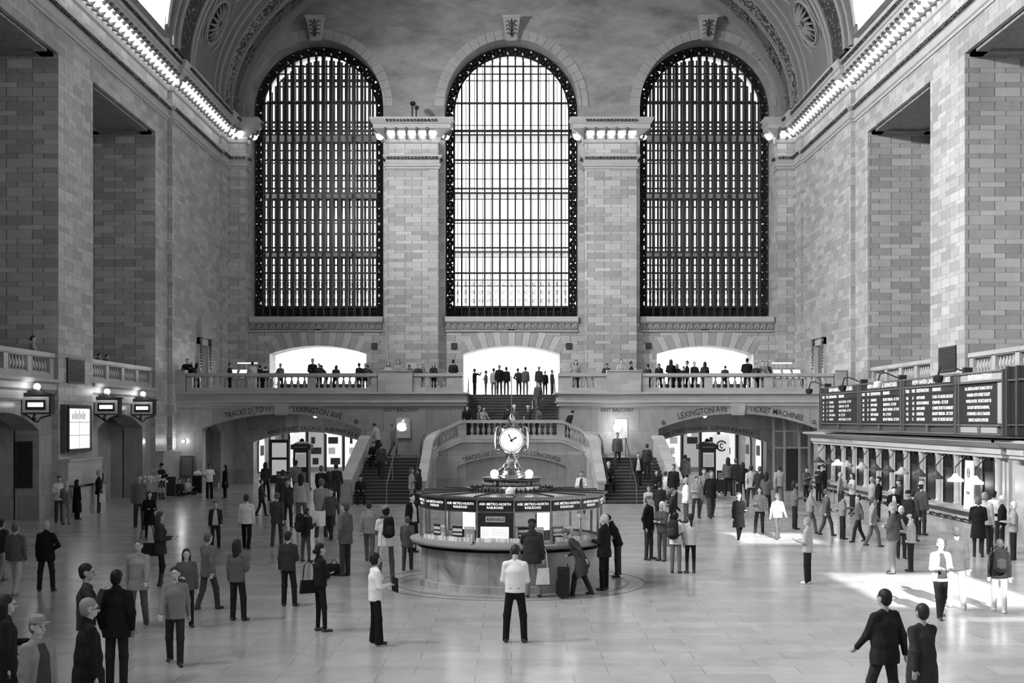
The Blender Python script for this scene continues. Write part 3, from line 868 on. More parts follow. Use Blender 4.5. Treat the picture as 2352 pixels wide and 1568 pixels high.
# stair slot walls, vestibules and passages behind the arcade
q = MB().box(-2.97, -2.62, YB + .82, 71.6, 0, 5.6).box(2.62, 2.97, YB + .82, 71.6, 0, 5.6)
struct('wall_stair_slot', q, MARBLE)
struct('ceiling_passage', MB().box(-18.2, -2.7, 68, 100, 4.75, 4.95).box(2.7, 18.2, 68, 100, 4.75, 4.95).box(-18.6, 18.6, 81.6, 100, 4.75, 4.95), mat('passage_ceiling', .4, .8))
for sgn, c, nm in ((-1, -12.4, 'left'), (1, 12.2, 'right')):
    struct('wall_vestibule_' + nm, slab(MB(), lambda u, z, d: (u, d, z), *sorted((sgn * 3.0, sgn * 18.2)), 0, 4.8, 76, 76.7, [arch(c, 3.34, -.1, 2.85, 3.46)]), MARBLE)
    # side walls of the vestibule, outer one with a dark arched doorway to the tracks
    xo = c + sgn * 4.5; xi = c - sgn * 4.5
    struct('wall_vestibule_outer_' + nm, slab(MB(), lambda u, z, d: (xo + sgn * d, u, z), 68, 76, 0, 4.8, 0, .5, [arch(70.6, 1.9, -.1, 3.4, 3.95)]), MARBLE)
    struct('wall_vestibule_inner_' + nm, MB().box(*sorted((xi, xi - sgn * .4)), 68, 76, 0, 4.8), MARBLE)
    struct('wall_track_passage_' + nm, MB().box(*sorted((xo + sgn * .5, xo + sgn * 5)), 72.6, 72.9, 0, 4.8).box(*sorted((xo + sgn * 2.4, xo + sgn * 2.6)), 68, 72.6, 0, 4.8), CAR)
    # shopping passage beyond
    struct('wall_passage_' + nm, MB().box(c - 5.4, c - 5.2, 76.7, 96, 0, 4.8).box(c + 5.2, c + 5.4, 76.7, 96, 0, 4.8).box(c - 5.4, c + 5.4, 96, 96.3, 0, 4.8), CAR)
    lamp('passage_downlights', 'AREA', (c, 86, 4.6), (0, 0, 0), 380, 8, 16)
    lamp('vestibule_downlights', 'AREA', (c + .5, 72, 4.65), (0, 0, 0), 90, 3, 3)
# white-lit shop room behind the balcony doorways
q = MB().box(-18.6, 18.6, 92, 92.3, 5.6, 11).box(-18.8, -18.5, 81.6, 92, 5.6, 11).box(18.5, 18.8, 81.6, 92, 5.6, 11).box(-18.6, 18.6, 81.6, 92.3, 10.5, 10.8)
struct('wall_shop_room', q, WHITE)
struct('floor_shop_room', MB().box(-18.6, 18.6, 81.6, 92.3, 5.4, 5.65), mat('pale_floor', .7, .4))
struct('ceiling_shop_light_panel', MB().box(-17, 17, 83, 91, 10.38, 10.48), GLOW)
struct('wall_shop_lit', MB().box(-18, 18, 91.8, 91.95, 5.7, 10.2), mat('backlit_shop_wall', .9, .6, emit=1.1))

# ---- stairs
YF = 58.2
def treads(mb, x0, x1, y0, z0, n, run, rise, dirn=1, axis='y'):
    for k in range(n):
        if axis == 'y': mb.box(x0, x1, y0 + k * run, y0 + n * run, z0 + k * rise, z0 + (k + 1) * rise)
        else:
            a, b = sorted((x0 + dirn * k * run, x0 + dirn * n * run)); mb.box(a, b, x1, y0, z0 + k * rise, z0 + (k + 1) * rise)
    return mb
STEP = mat('dark_stair_tread', .045, .5)
RISER = mat('stair_riser_marble', .13, .5)
q = MB()
def flight(name, label, x0, x1, y0, z0, n, run, rise):
    root = empty(name, (0, 0, 0), 0, label, 'stairs', None)
    a, b = MB(), MB()
    for k in range(n):
        a.box(x0, x1, y0 + k * run, y0 + n * run + .02, z0 + k * rise, z0 + (k + 1) * rise - .035)
        b.box(x0, x1, y0 + k * run - .03, y0 + (k + 1) * run + .01, z0 + (k + 1) * rise - .035, z0 + (k + 1) * rise)
    o = a.obj('riser', STEP, root); b.obj('tread', RISER, root)
    root['kind'] = 'structure'; return root
n1 = 14; r1 = 4.2 / n1; h1 = 2.05 / n1
flight('stair_floor_left', 'dark lower stair flight left of the clock', -7.4, -4.1, YF, F0, n1, r1, h1)
flight('stair_floor_right', 'dark lower stair flight right of the clock', 4.1, 7.4, YF, F0, n1, r1, h1)
flight('stair_floor_upper', 'dark upper stair flight up to the middle doorway', -2.6, 2.6, YB + .1, 3.25, 15, 4.2 / 15, 2.4 / 15)
q = MB()
for s in (-1, 1):
    x0, x1 = sorted((s * 4.1, s * 7.4)); q.box(x0, x1, YF + 4.2, YB, 0, 2.33)
    for k in range(6):
        xa, xb = sorted((s * (4.2 - k * .28), s * 2.5)); q.box(xa, xb, 63.75, YB, 2.33 + k * .153 - .3, 2.33 + (k + 1) * .153)
q.box(-2.62, 2.62, 63.6, YB + .12, 3.0, 3.25)
struct('floor_stair_landing', q, STEP)

# curved landing parapet: plan polyline with handrail heights
def bez(p0, p1, p2, n):
    return [tuple((1 - t) ** 2 * a + 2 * t * (1 - t) * b + t * t * c for a, b, c in zip(p0, p1, p2)) for t in [i / n for i in range(n + 1)]]
half = [(4.2, YF - .05, 1.36), (4.2, YF + .4, 1.5), (4.14, 62.2, 3.12)] + bez((4.12, 62.5, 3.22), (4.08, 63.5, 3.48), (3.6, 63.6, 3.72), 5)[1:] + [(2.63, 63.6, 4.17), (2.43, 63.6, 4.2)]
rail = [(-x, y, z) for x, y, z in half] + [(x, y, z) for x, y, z in half[::-1]]
PAR = empty('stair_parapet', (0, 0, 0), 0, 'curved stone stair parapet with balusters wrapping round behind the clock', 'balustrade', 'stone stair parapets')


def ribbon(pts, below0, below1, t, mb=None, out=0):
    """wall of thickness t following rail points, from z-below1 to z-below0 (below1 may be None = down to the floor)"""
    mb = mb or MB(); n = len(pts); P = [Vector(p[:2]) for p in pts]; vs = []
    for i in range(n):
        d = (P[min(i + 1, n - 1)] - P[max(i - 1, 0)]).normalized(); nn = Vector((d.y, -d.x))
        zt = pts[i][2] - below0; zb = 0 if below1 is None else pts[i][2] - below1
        a, b = P[i] + nn * (t / 2 + out), P[i] - nn * (t / 2 - 0)
        vs += [(a.x, a.y, zb), (a.x, a.y, zt), (b.x, b.y, zt), (b.x, b.y, zb)]
    fs = []
    for i in range(n - 1):
        for j in range(4): fs.append((i * 4 + j, i * 4 + (j + 1) % 4, i * 4 + 4 + (j + 1) % 4, i * 4 + 4 + j))
    fs += [(0, 1, 2, 3), tuple(range((n - 1) * 4, n * 4))[::-1]]
    return mb.add(vs, fs)


ribbon(rail, 0, .16, .46).obj('handrail', CAR, PAR)
ribbon(rail, .78, 1.0, .34).obj('base', CAR, PAR)
ribbon(rail, .98, None, .24).obj('apron_wall', MARBLE, PAR)
ribbon(rail, 1.02, 1.14, .3, out=.05).obj('moulding', CAR, PAR)
def solid(i0, i1): ribbon(rail[i0:i1 + 1], .14, .8, .3).obj('pier', CAR, PAR)
nh = len(half)
solid(0, 2 + 1); solid(2 * nh - 4, 2 * nh - 1)
for s in (-1, 1):
    for k in range(5):
        t = (k + .5) / 5; x = 3.75 - 1.0 * t; zz = 3.64 + .46 * t
        baluster(PAR, s * x, 63.6, zz - .79)
    x0, x1 = sorted((s * 2.72, s * 2.3)); MB().box(x0, x1, 63.45, 63.75, 3.35, 4.08).obj('pier', CAR, PAR)
for k in range(15):
    baluster(PAR, -2.15 + 4.3 * (k + .5) / 15, 63.6, 3.42)
# blind arch panel under the landing
q = slab(MB(), lambda u, z, d: (u, d, z), -4.0, 4.0, 0, 2.4, 63.3, 63.44, [arch(0, 2.76, -.1, 1.85, 2.36)])
q.box(-4.0, 4.0, 63.3, 63.44, 2.4, 2.6)
struct('wall_landing_arch', q, MARBLE)
# outer parapets with scrolled newels
for s in (-1, 1):
    root = empty('stair_parapet', (0, 0, 0), 0, 'pale sloping outer parapet of the %s lower stair, beside the %s passage arch' % (('left', 'left') if s < 0 else ('right', 'right')), 'parapet', 'stone stair parapets')
    pts = [(s * 7.72, YF - .1, 1.45), (s * 7.68, YF + .5, 1.7), (s * 7.36, 62.5, 3.38), (s * 7.34, 62.9, 3.42)]
    ribbon(pts, 0, .16, .56).obj('handrail', CAR, root)
    ribbon(pts, .14, None, .36).obj('side_panel', CAR, root)
    q = MB().box(s * 7.72 - .34, s * 7.72 + .34, YF - .55, YF - .05, F0, .63).box(s * 7.72 - .26, s * 7.72 + .26, YF - .45, YF - .05, .6, 1.28).box(s * 7.72 - .34, s * 7.72 + .34, YF - .55, YF - .02, 1.28, 1.45)
    q.obj('newel', CAR, root)
# brass handrails
def handrail(label, pts, posts, m=OLDBRASS, r=.028):
    root = empty('handrail', (0, 0, 0), 0, label, 'handrail', 'metal handrails of the stairs')
    MB().tube(pts, r, 6).obj('rail', m, root, True)
    for p, h in posts: MB().tube([p, (p[0], p[1], p[2] + h)], r * .9, 6).obj('post', m, root, True)
for s in (-1, 1):
    sd = 'left' if s < 0 else 'right'
    handrail('slim pole handrail down the middle of the %s lower stair' % sd, [(s * 5.7, YF + 4.1, 3.3), (s * 5.75, YF + 2, 2.25), (s * 5.8, YF, 1.3), (s * 5.8, YF - .3, 1.22)], [((s * 5.7, YF + 4.1, 2.2), 1.1), ((s * 5.75, YF + 2, 1.2), 1.05), ((s * 5.8, YF - .3, F0), .95)])
    handrail('dark handrail along the inner side of the %s lower stair' % sd, [(s * 4.5, YF - .2, 1.2), (s * 4.5, YF + 4.0, 3.2), (s * 4.4, YF + 4.9, 3.45)], [((s * 4.5, YF + .1, .35), .95), ((s * 4.5, YF + 3.8, 2.2), .95)], BRONZE)
    handrail('brass handrail on the %s side of the upper stair' % sd, [(s * 2.45, YB - .3, 4.1), (s * 2.45, YB + .2, 4.2), (s * 2.45, 71.3, 6.55)], [((s * 2.45, YB - .3, 3.25), .9), ((s * 2.45, 71.3, 5.6), .95)])
handrail('thin pole handrail rising in the middle of the upper stair', [(0, YB - .2, 4.2), (0, 71.4, 6.7)], [((0, YB - .2, 3.25), .95), ((0, 71.4, 5.6), 1.1)])

# ---- incised lettering on the arcade
def arc_text(s, size, c, ya, R, zc, ang0, m=INK, y=YB - .015, sx=1.0, label='', inv=1):
    """letters set along a circle of radius R centred (c, zc), starting at angle ang0 from vertical, advancing clockwise"""
    t = text_mb(s, size, 'CENTER', sx); vs = []
    for v in t.v:
        a = ang0 + v[0] / R; r = R + v[1]; vs.append((c + r * math.sin(a), y, zc + r * math.cos(a)))
    t.v = vs; return t.obj('incised_lettering', m, label=label, cat='lettering', group='black lettering cut in the marble')


Ra = (4.28 ** 2 + .81 ** 2) / (2 * .81); zca = 4.53 - Ra
def fit(s, size, W): t = text_mb(s, size); xs = [v[0] for v in t.v]; return W / (max(xs) - min(xs))
def on_arch(s, pxc, c, size, label, lift=.12, sx=1.0, R=None, zc=None, y=YB - .015, Yp=YB, W=None):
    if W: sx = fit(s, size, W)
    R = R or Ra; zc = zca if zc is None else zc
    a = math.asin((ux(pxc, Yp) - c) / R); return arc_text(s, size, c, 0, R + lift, zc, a, y=y, sx=sx, label=label)
on_arch('TRACKS 21 TO 11', 571, AC[0], .42, 'TRACKS 21 TO 11 cut in the marble over the left passage arch', lift=.14, W=2.42)
on_arch('LEXINGTON AVE', 727, AC[0], .45, 'LEXINGTON AVE cut in the marble over the left passage arch', lift=.14, W=2.6)
on_arch('LEXINGTON AVE', 1615, AC[1], .45, 'LEXINGTON AVE cut in the marble over the right passage arch', lift=.14, W=2.65)
on_arch('TICKET MACHINES', 1782, AC[1], .43, 'TICKET MACHINES cut in the marble over the right passage arch', lift=.14, W=2.9)
R2 = (3.34 ** 2 + .61 ** 2) / (2 * .61)
on_arch('42ND STREET PASSAGE  SUBWAY 4·5·6·7', 722, AC[0], .335, '42ND STREET PASSAGE SUBWAY lettering on the inner arch left of the clock', lift=.14, R=R2, zc=3.46 - R2, y=75.98, Yp=76, W=5.75)
on_arch('42ND STREET PASSAGE  SUBWAY 4·5·6·7·S →', 1622, AC[1], .335, '42ND STREET PASSAGE SUBWAY lettering on the inner arch right of the clock', lift=.14, R=R2, zc=3.46 - R2, y=75.98, Yp=76, W=5.75)
for x, lb in ((922, 'EAST BALCONY lettering on the wall above the left stair'), (1418, 'EAST BALCONY lettering on the wall above the right stair')):
    facing_text('EAST BALCONY', .29, (ux(x), YB - .015, 4.2 + 19 / 42.6), INK, 'incised_lettering', sx=fit('EAST BALCONY', .29, 1.8), label=lb, cat='lettering', group='black lettering cut in the marble')
R3 = (2.76 ** 2 + .51 ** 2) / (2 * .51)
arc_text('TRACKS 100 TO 117  DINING CONCOURSE', .3, 0, 0, R3 + .1, 2.36 - R3, 0, y=63.26, sx=fit('TRACKS 100 TO 117  DINING CONCOURSE', .3, 5.0), label='TRACKS 100 TO 117 DINING CONCOURSE lettering on the wall behind the clock')
# round accessibility marks
for k, (x, y, lb) in enumerate(((818, 968, 'small ringed mark cut in the wall at the end of LEXINGTON AVE on the left'), (1524, 970, 'small ringed mark cut in the wall beside the right stair parapet'), (1869, 969, 'small ringed mark cut in the wall after TICKET MACHINES'))):
    p = px(x, y, YB); root = empty('round_wall_mark', (p.x, YB - .02, p.z), 0, lb, 'sign', 'ringed marks on the arcade wall')
    MB().tube([(.11 * math.cos(2 * PI * k / 20), 0, .11 * math.sin(2 * PI * k / 20)) for k in range(20)], .012, 4, True).obj('ring', INK, root)
    MB().tube([(-.05, 0, -.07), (0, 0, .0), (0, 0, .08)], .014, 4).tube([(0, 0, 0), (.06, 0, -.06)], .014, 4).obj('figure', INK, root)
# lamp globes and the lit signs on the stair walls
for x, y, lb, big in ((421, 1013, 'small round glowing wall lamp left of the left passage arch', .09), (1418, 982, 'large round glowing lamp on the wall above the right stair', .22)):
    p = px(x, y, YB - .2); root = empty('globe_wall_lamp', p, 0, lb, 'lamp')
    MB().ball((0, 0, 0), big, 14).obj('globe', OPAL, root, True)
    MB().tube([(0, 0, 0), (0, .2, 0)], .03, 6).box(-.07, .07, .18, .2, -.1, .1).obj('bracket', BRONZE, root)
    lamp('globe_wall_lamp_light', 'POINT', (p.x, p.y - .35, p.z), energy=18 if big < .1 else 45, size=.1)
# glowing bitten-fruit sign on the left
p = px(923, 980, YB - .12)
root = empty('illuminated_sign', p, 0, 'glowing white fruit-shaped sign on the dark panel above the left stair', 'sign')
q = MB(); out = []
for k in range(36):
    a = 2 * PI * k / 36; r = .25 * (1 + .06 * math.cos(2 * a) - .1 * math.exp(-((a - PI / 2) / .35) ** 2) - .06 * math.exp(-((a - 1.5 * PI) / .3) ** 2))
    x_, z_ = r * math.cos(a), r * math.sin(a)
    dd = math.hypot(x_ - .3, z_ - .04)
    if dd < .12: x_ -= (.12 - dd)
    out.append((x_, z_))
q.prism(out, lambda a, b: (a, -.04, b), lambda a, b: (a, .0, b))
q.prism([(.0, .26), (.05, .36), (.13, .4), (.1, .3)], lambda a, b: (a, -.04, b), lambda a, b: (a, 0, b)); q.obj('emblem', mat('sign_glow', .9, .5, emit=1.6), root)
MB().box(-.3, .45, .03, .1, -.6, .5).obj('back_panel', mat('sign_panel', .45, .4), root)
for s in (-1,):
    pass
MB().box(5.55, 6.25, YB - .03, YB, 3.2, 4.25).obj('wall_panel', mat('sign_panel', .45), label='faint framed panel behind the large round lamp', cat='panel')
# doorframes on the side walls at balcony level
for s in (-1, 1):
    root = empty('pedimented_doorcase', (s * 18.05, 72.8, HB_), 0, 'tall carved doorcase with pointed pediment on the %s wall above the balcony' % ('left' if s < 0 else 'right'), 'doorcase', 'pedimented doorcases')
    def bx(mb, d0, d1, y0, y1, z0, z1):
        xa, xb = sorted((-s * d0, -s * d1)); return mb.box(xa, xb, y0, y1, z0, z1)
    bx(bx(bx(MB(), 0, .15, -1.3, -.85, 0, 3.3), 0, .15, .85, 1.3, 0, 3.3), 0, .15, -1.3, 1.3, 2.9, 3.3).obj('surround', CAR, root)
    bx(MB(), .0, .04, -.5, .5, 0, 2.9).obj('door', mat('dark_door_leaf', .06, .5), root)
    q = MB().prism([(-1.35, 3.3), (1.35, 3.3), (1.35, 4.2), (.4, 5.0), (-.4, 5.0), (-1.35, 4.2)], lambda y, z: (0, y, z), lambda y, z: (-s * .28, y, z)); q.obj('pediment', CAR, root)
    for t in (-1.15, 1.15):
        q = MB()
        for k in range(11): q.ball((-s * .2, t + .05 * (-1) ** k, 3.3 - k * .17), .12 - .006 * k, 6)
        q.obj('garland', mat('garland_stone', .16, .8), root)

# ---- side balconies' balustrades
for s in (-1, 1):
    for k, (a, b) in enumerate(BAYS[:3]):
        if k == 2: continue
        L = b - a; ns = 4; sec = []
        for i in range(ns):
            u0 = a + .25 + (L - .5) * i / ns + .2; sec.append((u0, a + .25 + (L - .5) * (i + 1) / ns - .2))
        nm = {(-1, 0): 'side balcony balustrade in the left opening next to the corner', (-1, 1): 'side balcony balustrade at the left edge, the one below the leaning woman', (1, 0): 'side balcony balustrade in the right opening behind the departure board', (1, 1): 'side balcony balustrade at the far right above the ticket hall roof'}[(s, k)]
        balustrade('balustrade', nm, None, sec, zl + .17, s * 18.62, a + .02, b - .02, axis='y', mirror=s)

# ================================================================== INFORMATION BOOTH AND CLOCK
BEFORE_BOOTH = {o.name for o in COL.objects}
BC = Vector((0, 32.4, 0)); NP = 16; A0 = math.radians(1.5)
booth = empty('information_booth', BC, 0, 'round marble and glass information booth under the four-faced clock', 'booth')
def ang(a): return -PI / 2 + a     # a measured from the camera side, clockwise seen from above is +x
def rim(r, z, a): return (r * math.cos(ang(a)), r * math.sin(ang(a)), z)
MB().lathe([(2.28, 0), (2.4, 0), (2.4, .16), (2.33, .18), (2.33, 1.0), (2.28, 1.02)], n=96).obj('marble_drum', stone('booth_marble', .36, .42, rough=.3, P=3, A=.5, W=1.2, mortar=.004, vein=1.0), booth, True)
MB().lathe([(2.0, 1.06), (2.5, 1.06), (2.6, 1.1), (2.63, 1.14), (2.63, 1.18), (2.0, 1.2)], n=96).obj('counter_top', CAR, booth, True)
MB().lathe([(2.45, .99), (2.36, 1.02), (2.56, 1.07), (2.3, 1.06)], n=96).obj('counter_moulding', OLDBRASS, booth, True)
RG = 2.34
q = MB()
for k in range(NP):
    a = A0 + 2 * PI * k / NP
    q.tube([rim(RG, 1.18, a), rim(RG, 2.3, a)], .032, 6)
    b = a + 2 * PI / NP
    for z, w_ in ((1.22, .05), (1.98, .045), (2.27, .06)): q.bar(rim(RG, z, a), rim(RG, z, b), w_)
q.obj('glazing_frame', OLDBRASS, booth)
glass, t_, b_ = nt('booth_glass'); g_ = NG(t_)
tr = g_.n('ShaderNodeBsdfTransparent'); gl = g_.n('ShaderNodeBsdfGlossy'); gl.inputs['Roughness'].default_value = .02
mx = g_.n('ShaderNodeMixShader'); mx.inputs[0].default_value = .09; g_.link(tr.outputs[0], mx.inputs[1]); g_.link(gl.outputs[0], mx.inputs[2])
g_.link(mx.outputs[0], t_.nodes['Material Output'].inputs['Surface'])
for k in range(NP):
    a = A0 + 2 * PI * k / NP; b = a + 2 * PI / NP; m_ = (a + b) / 2
    p = [rim(RG * .995, z, aa) for z, aa in ((1.22, a + .02), (1.22, b - .02), (1.97, b - .02), (1.97, a + .02))]
    is_arr = k == NP - 1
    if not is_arr: MB().add(p, [(0, 1, 2, 3)]).obj('glass_pane', glass, booth)
    hp = MB().prism([(0, 0)] * 0 or [(a + .012, 1.99), (b - .012, 1.99), (b - .012, 2.25), (a + .012, 2.25)], lambda aa, z: rim(RG + .03, z, aa), lambda aa, z: rim(RG - .02, z, aa))
    if math.cos(m_) > -.2:
        o = hp.obj('header_sign', BLACK, booth)
        t = text_mb('ASK METRO-NORTH\nRAILROAD', .085, 'CENTER'); cx, sx_ = math.cos(m_), math.sin(m_)
        off = .0 if True else 0
        t.v = [(rim(RG * math.cos(PI / NP) + .055, 0, m_)[0] + cx * v[0], rim(RG * math.cos(PI / NP) + .055, 0, m_)[1] + sx_ * v[0], 2.14 + v[1]) for v in t.v]
        t.obj('sign_lettering', GLOWT, o)
# sloping ribbed roof
q = MB(); RR = 2.5
rp = []
for k in range(NP):
    a = A0 + 2 * PI * k / NP; b = a + 2 * PI / NP
    q.add([rim(RR, 2.3, a), rim(RR, 2.3, b), rim(RR, 2.345, b), rim(RR, 2.345, a), rim(1.1, 2.375, a), rim(1.1, 2.375, b)], [(0, 1, 2, 3), (3, 2, 5, 4)])
    q.add([rim(RR, 2.3, a), rim(RR, 2.3, b), (0, 0, 2.28)], [(0, 1, 2)])
q.add([rim(1.12, 2.375, 2 * PI * k / 32) for k in range(32)] + [(0, 0, 2.375)], [(k, (k + 1) % 32, 32) for k in range(32)])
q.obj('roof', mat('booth_roof_metal', .3, .22, .8), booth)
q = MB()
for k in range(NP): a = A0 + 2 * PI * k / NP; q.bar(rim(RR, 2.355, a), rim(1.1, 2.385, a), .035, .03)
q.obj('roof_rib', BRONZE, booth)
# cresting ring with small figures
q = MB(); q.lathe([(1.02, 2.36), (1.1, 2.36), (1.12, 2.385), (1.08, 2.4), (1.02, 2.4)], n=48)
for k in range(56):
    a = 2 * PI * k / 56; h = .1 if k % 2 else .06
    q.tube([rim(1.07, 2.39, a), rim(1.07, 2.39 + h * .5, a), rim(1.07, 2.4 + h, a)], [.018, .03, .012], 5)
    q.tube([rim(1.08, 2.4, a), rim(1.14, 2.43, a + .02), rim(1.08, 2.45, a + .04)], .01, 4)
q.obj('roof_cresting', BRONZE, booth, True)
# Information drum
MB().lathe([(.3, 2.37), (.74, 2.37), (.74, 2.46), (.72, 2.49), (.72, 2.66), (.77, 2.67), (.79, 2.7), (.76, 2.72), (.3, 2.725)], n=64).obj('sign_drum', BRASS, booth, True)
MB().lathe([(.722, 2.5), (.728, 2.5), (.728, 2.655), (.722, 2.655)], n=64).obj('sign_band', BLACK, booth, True)
for a0 in (math.radians(6), math.radians(-66), math.radians(78)):
    t = text_mb('Information', .135, 'CENTER'); t.v = [rim(.735, 2.532 + v[1], a0 + v[0] / .735) for v in t.v]; t.obj('sign_lettering', mat('pale_sign_letters', .75, .5), booth)
    for s in (-.52, .52):
        t = MB().tube([rim(.735, 2.575 + .045 * math.sin(u), a0 + s + .05 * math.cos(u)) for u in [-2.2 + 4.4 * k / 10 for k in range(11)]], .008, 4)
        t.tube([rim(.735, 2.575, a0 + s - .05), rim(.735, 2.575, a0 + s + .02)], .008, 4); t.obj('sign_emblem', mat('pale_sign_letters'), booth)
MB().lathe([(.001, 2.44), (.12, 2.44), (.12, 2.52), (.1, 2.56), (.06, 2.6), (.001, 2.62)], rim(1.75, -.06, -.02), 14).obj('beacon_lamp', mat('beacon', .8, .2), booth, True)

clock = empty('four_faced_clock', BC + Vector((0, 0, 2.72)), 0, 'polished brass four-faced clock with glowing opal dials on top of the information booth', 'clock')
q = MB()
q.lathe([(.001, 0), (.36, 0), (.37, .03), (.34, .06), (.36, .1), (.33, .15), (.35, .18)], n=48)
q.obj('foot_ring', BRASS, clock, True)
MB().lathe([(.35, .17), (.3, .2), (.22, .28), (.165, .38), (.14, .48), (.14, .5)], n=96, sq=lambda a: 1 + .07 * math.cos(24 * a)).obj('fluted_neck', BRASS, clock, True)
MB().lathe([(.15, .49), (.19, .5), (.2, .53), (.16, .55), (.15, .6), (.2, .62), (.24, .66), (.2, .69)], n=48).obj('collar', BRASS, clock, True)
# body: rounded cube of brass with four convex dials
cz = .96
def sup(a): return (abs(math.cos(a)) ** 4 + abs(math.sin(a)) ** 4) ** (-1 / 4)
q = MB().lathe([(.12, cz - .37), (.2, cz - .34), (.28, cz - .27), (.335, cz - .14), (.345, cz), (.335, cz + .14), (.28, cz + .28), (.2, cz + .345), (.1, cz + .38), (.001, cz + .39)], n=64, sq=sup)
q.obj('case', BRASS, clock, True)
MB().lathe([(.06, cz + .36), (.1, cz + .38), (.11, cz + .42), (.05, cz + .45), (.06, cz + .47), (.1, cz + .51), (.09, cz + .58), (.04, cz + .65), (.001, cz + .69)], n=24).obj('acorn_finial', BRASS, clock, True)
DIAL = mat('opal_dial', .8, .3, emit=.6)
NUM = mat('dial_numerals', .12, .6)
for k in range(4):
    a = k * PI / 2; M = Matrix.Translation((0, 0, cz)) @ Matrix.Rotation(a, 4, 'Z')
    q = MB(); pr = [(.3, 0), (.3, .03), (.27, .055), (.2, .085), (.1, .1), (.001, .105)]
    q.lathe(pr, n=40); R = M @ Matrix.Translation((0, -.345, 0)) @ Matrix.Rotation(PI / 2, 4, 'X')
    q.xf(R); d = q.obj('dial', DIAL, clock, True)
    MB().lathe([(.29, -.02), (.345, -.02), (.35, .03), (.325, .06), (.3, .04)], n=40).xf(R).obj('bezel', BRASS, clock, True)
    if k == 2: continue
    dome = lambda r: .107 * max(0, 1 - (r / .3) ** 2) ** .6
    q = MB()
    for h in range(12):
        tt = text_mb(str(h if h else 12), .07, 'CENTER'); aa = PI / 2 - h * PI / 6
        q.add([(v[0] + .225 * math.cos(aa), v[1] - .024 + .225 * math.sin(aa), dome(.25) + .02) for v in tt.v], tt.f)
    for h in range(60):
        aa = h * PI / 30; q.bar((.262 * math.cos(aa), .262 * math.sin(aa), .05), (.278 * math.cos(aa), .278 * math.sin(aa), .045), .004)
    q.xf(R); q.obj('numerals', NUM, d)
    for L, aa, w_, nm in ((.2, PI / 2 + math.radians(28), .012, 'minute_hand'), (.16, PI / 2 - math.radians(58), .017, 'hour_hand')):
        q = MB().prism([(-.055, -w_ * 1.3), (-.03, 0), (-.055, w_ * 1.3), (L * .5, w_ * .7), (L * .72, w_ * 1.5), (L, 0), (L * .72, -w_ * 1.5), (L * .5, -w_ * .7)],
                       lambda u, v: (u * math.cos(aa) - v * math.sin(aa), u * math.sin(aa) + v * math.cos(aa), .118), lambda u, v: (u * math.cos(aa) - v * math.sin(aa), u * math.sin(aa) + v * math.cos(aa), .124))
        q.xf(R); q.obj(nm, BLACK, d)
for x in (-.44, .45):
    root = empty('globe_lamp', BC + Vector((x, -.35, 2.72)), 0, 'bright round globe lamp on the booth drum, %s of the clock foot' % ('left' if x < 0 else 'right'), 'lamp', 'globe lamps beside the clock')
    MB().lathe([(.001, 0), (.09, 0), (.09, .015), (.05, .03), (.04, .06)], n=20).obj('base', BRASS, root, True)
    MB().ball((0, 0, .1), .105, 20).obj('globe', mat('globe_glass', .95, .3, emit=9), root, True)

# booth contents
ar = empty('arrivals_screen', BC, 0, 'black panel with bright screen headed ARRIVALS in the booth front', 'screen')
am = A0 - PI / NP; cx, sx_ = math.cos(am), math.sin(am)
def onp(u, z, o=0, a=None, r=None):
    aa = am if a is None else a; rr = (RG * math.cos(PI / NP) if r is None else r) + o; p = rim(rr, z, aa); return (p[0] + math.cos(aa) * u, p[1] + math.sin(aa) * u, z)
def panel(mb, u0, u1, z0, z1, o0, o1, a=None, r=None): return mb.prism([(u0, z0), (u1, z0), (u1, z1), (u0, z1)], lambda u, z: onp(u, z, o0, a, r), lambda u, z: onp(u, z, o1, a, r))
panel(MB(), -.44, .44, 1.23, 1.97, -.02, .02).obj('back_panel', BLACK, ar)
panel(MB(), -.36, .33, 1.27, 1.62, .02, .035).obj('screen', mat('arrivals_screen_glow', .9, .4, emit=1.0), ar)
q = MB(); q2 = MB()
for k in range(5): panel(q, -.34, -.16 + .02 * (k % 2), 1.55 - k * .04, 1.575 - k * .04, .036, .04); panel(q2, -.1, .3, 1.56 - k * .04, 1.585 - k * .04, .036, .04)
q.obj('screen_rows', mat('screen_grey', .5, emit=.45), ar); q2.obj('screen_rows', mat('screen_grey'), ar)
panel(MB(), -.24, .24, 1.73, 1.87, .02, .035).obj('title_plate', PAPERG, ar)
t = text_mb('ARRIVALS', .1, 'CENTER'); t.v = [onp(v[0], 1.765 + v[1], .04) for v in t.v]; t.obj('title_lettering', BLACK, ar)
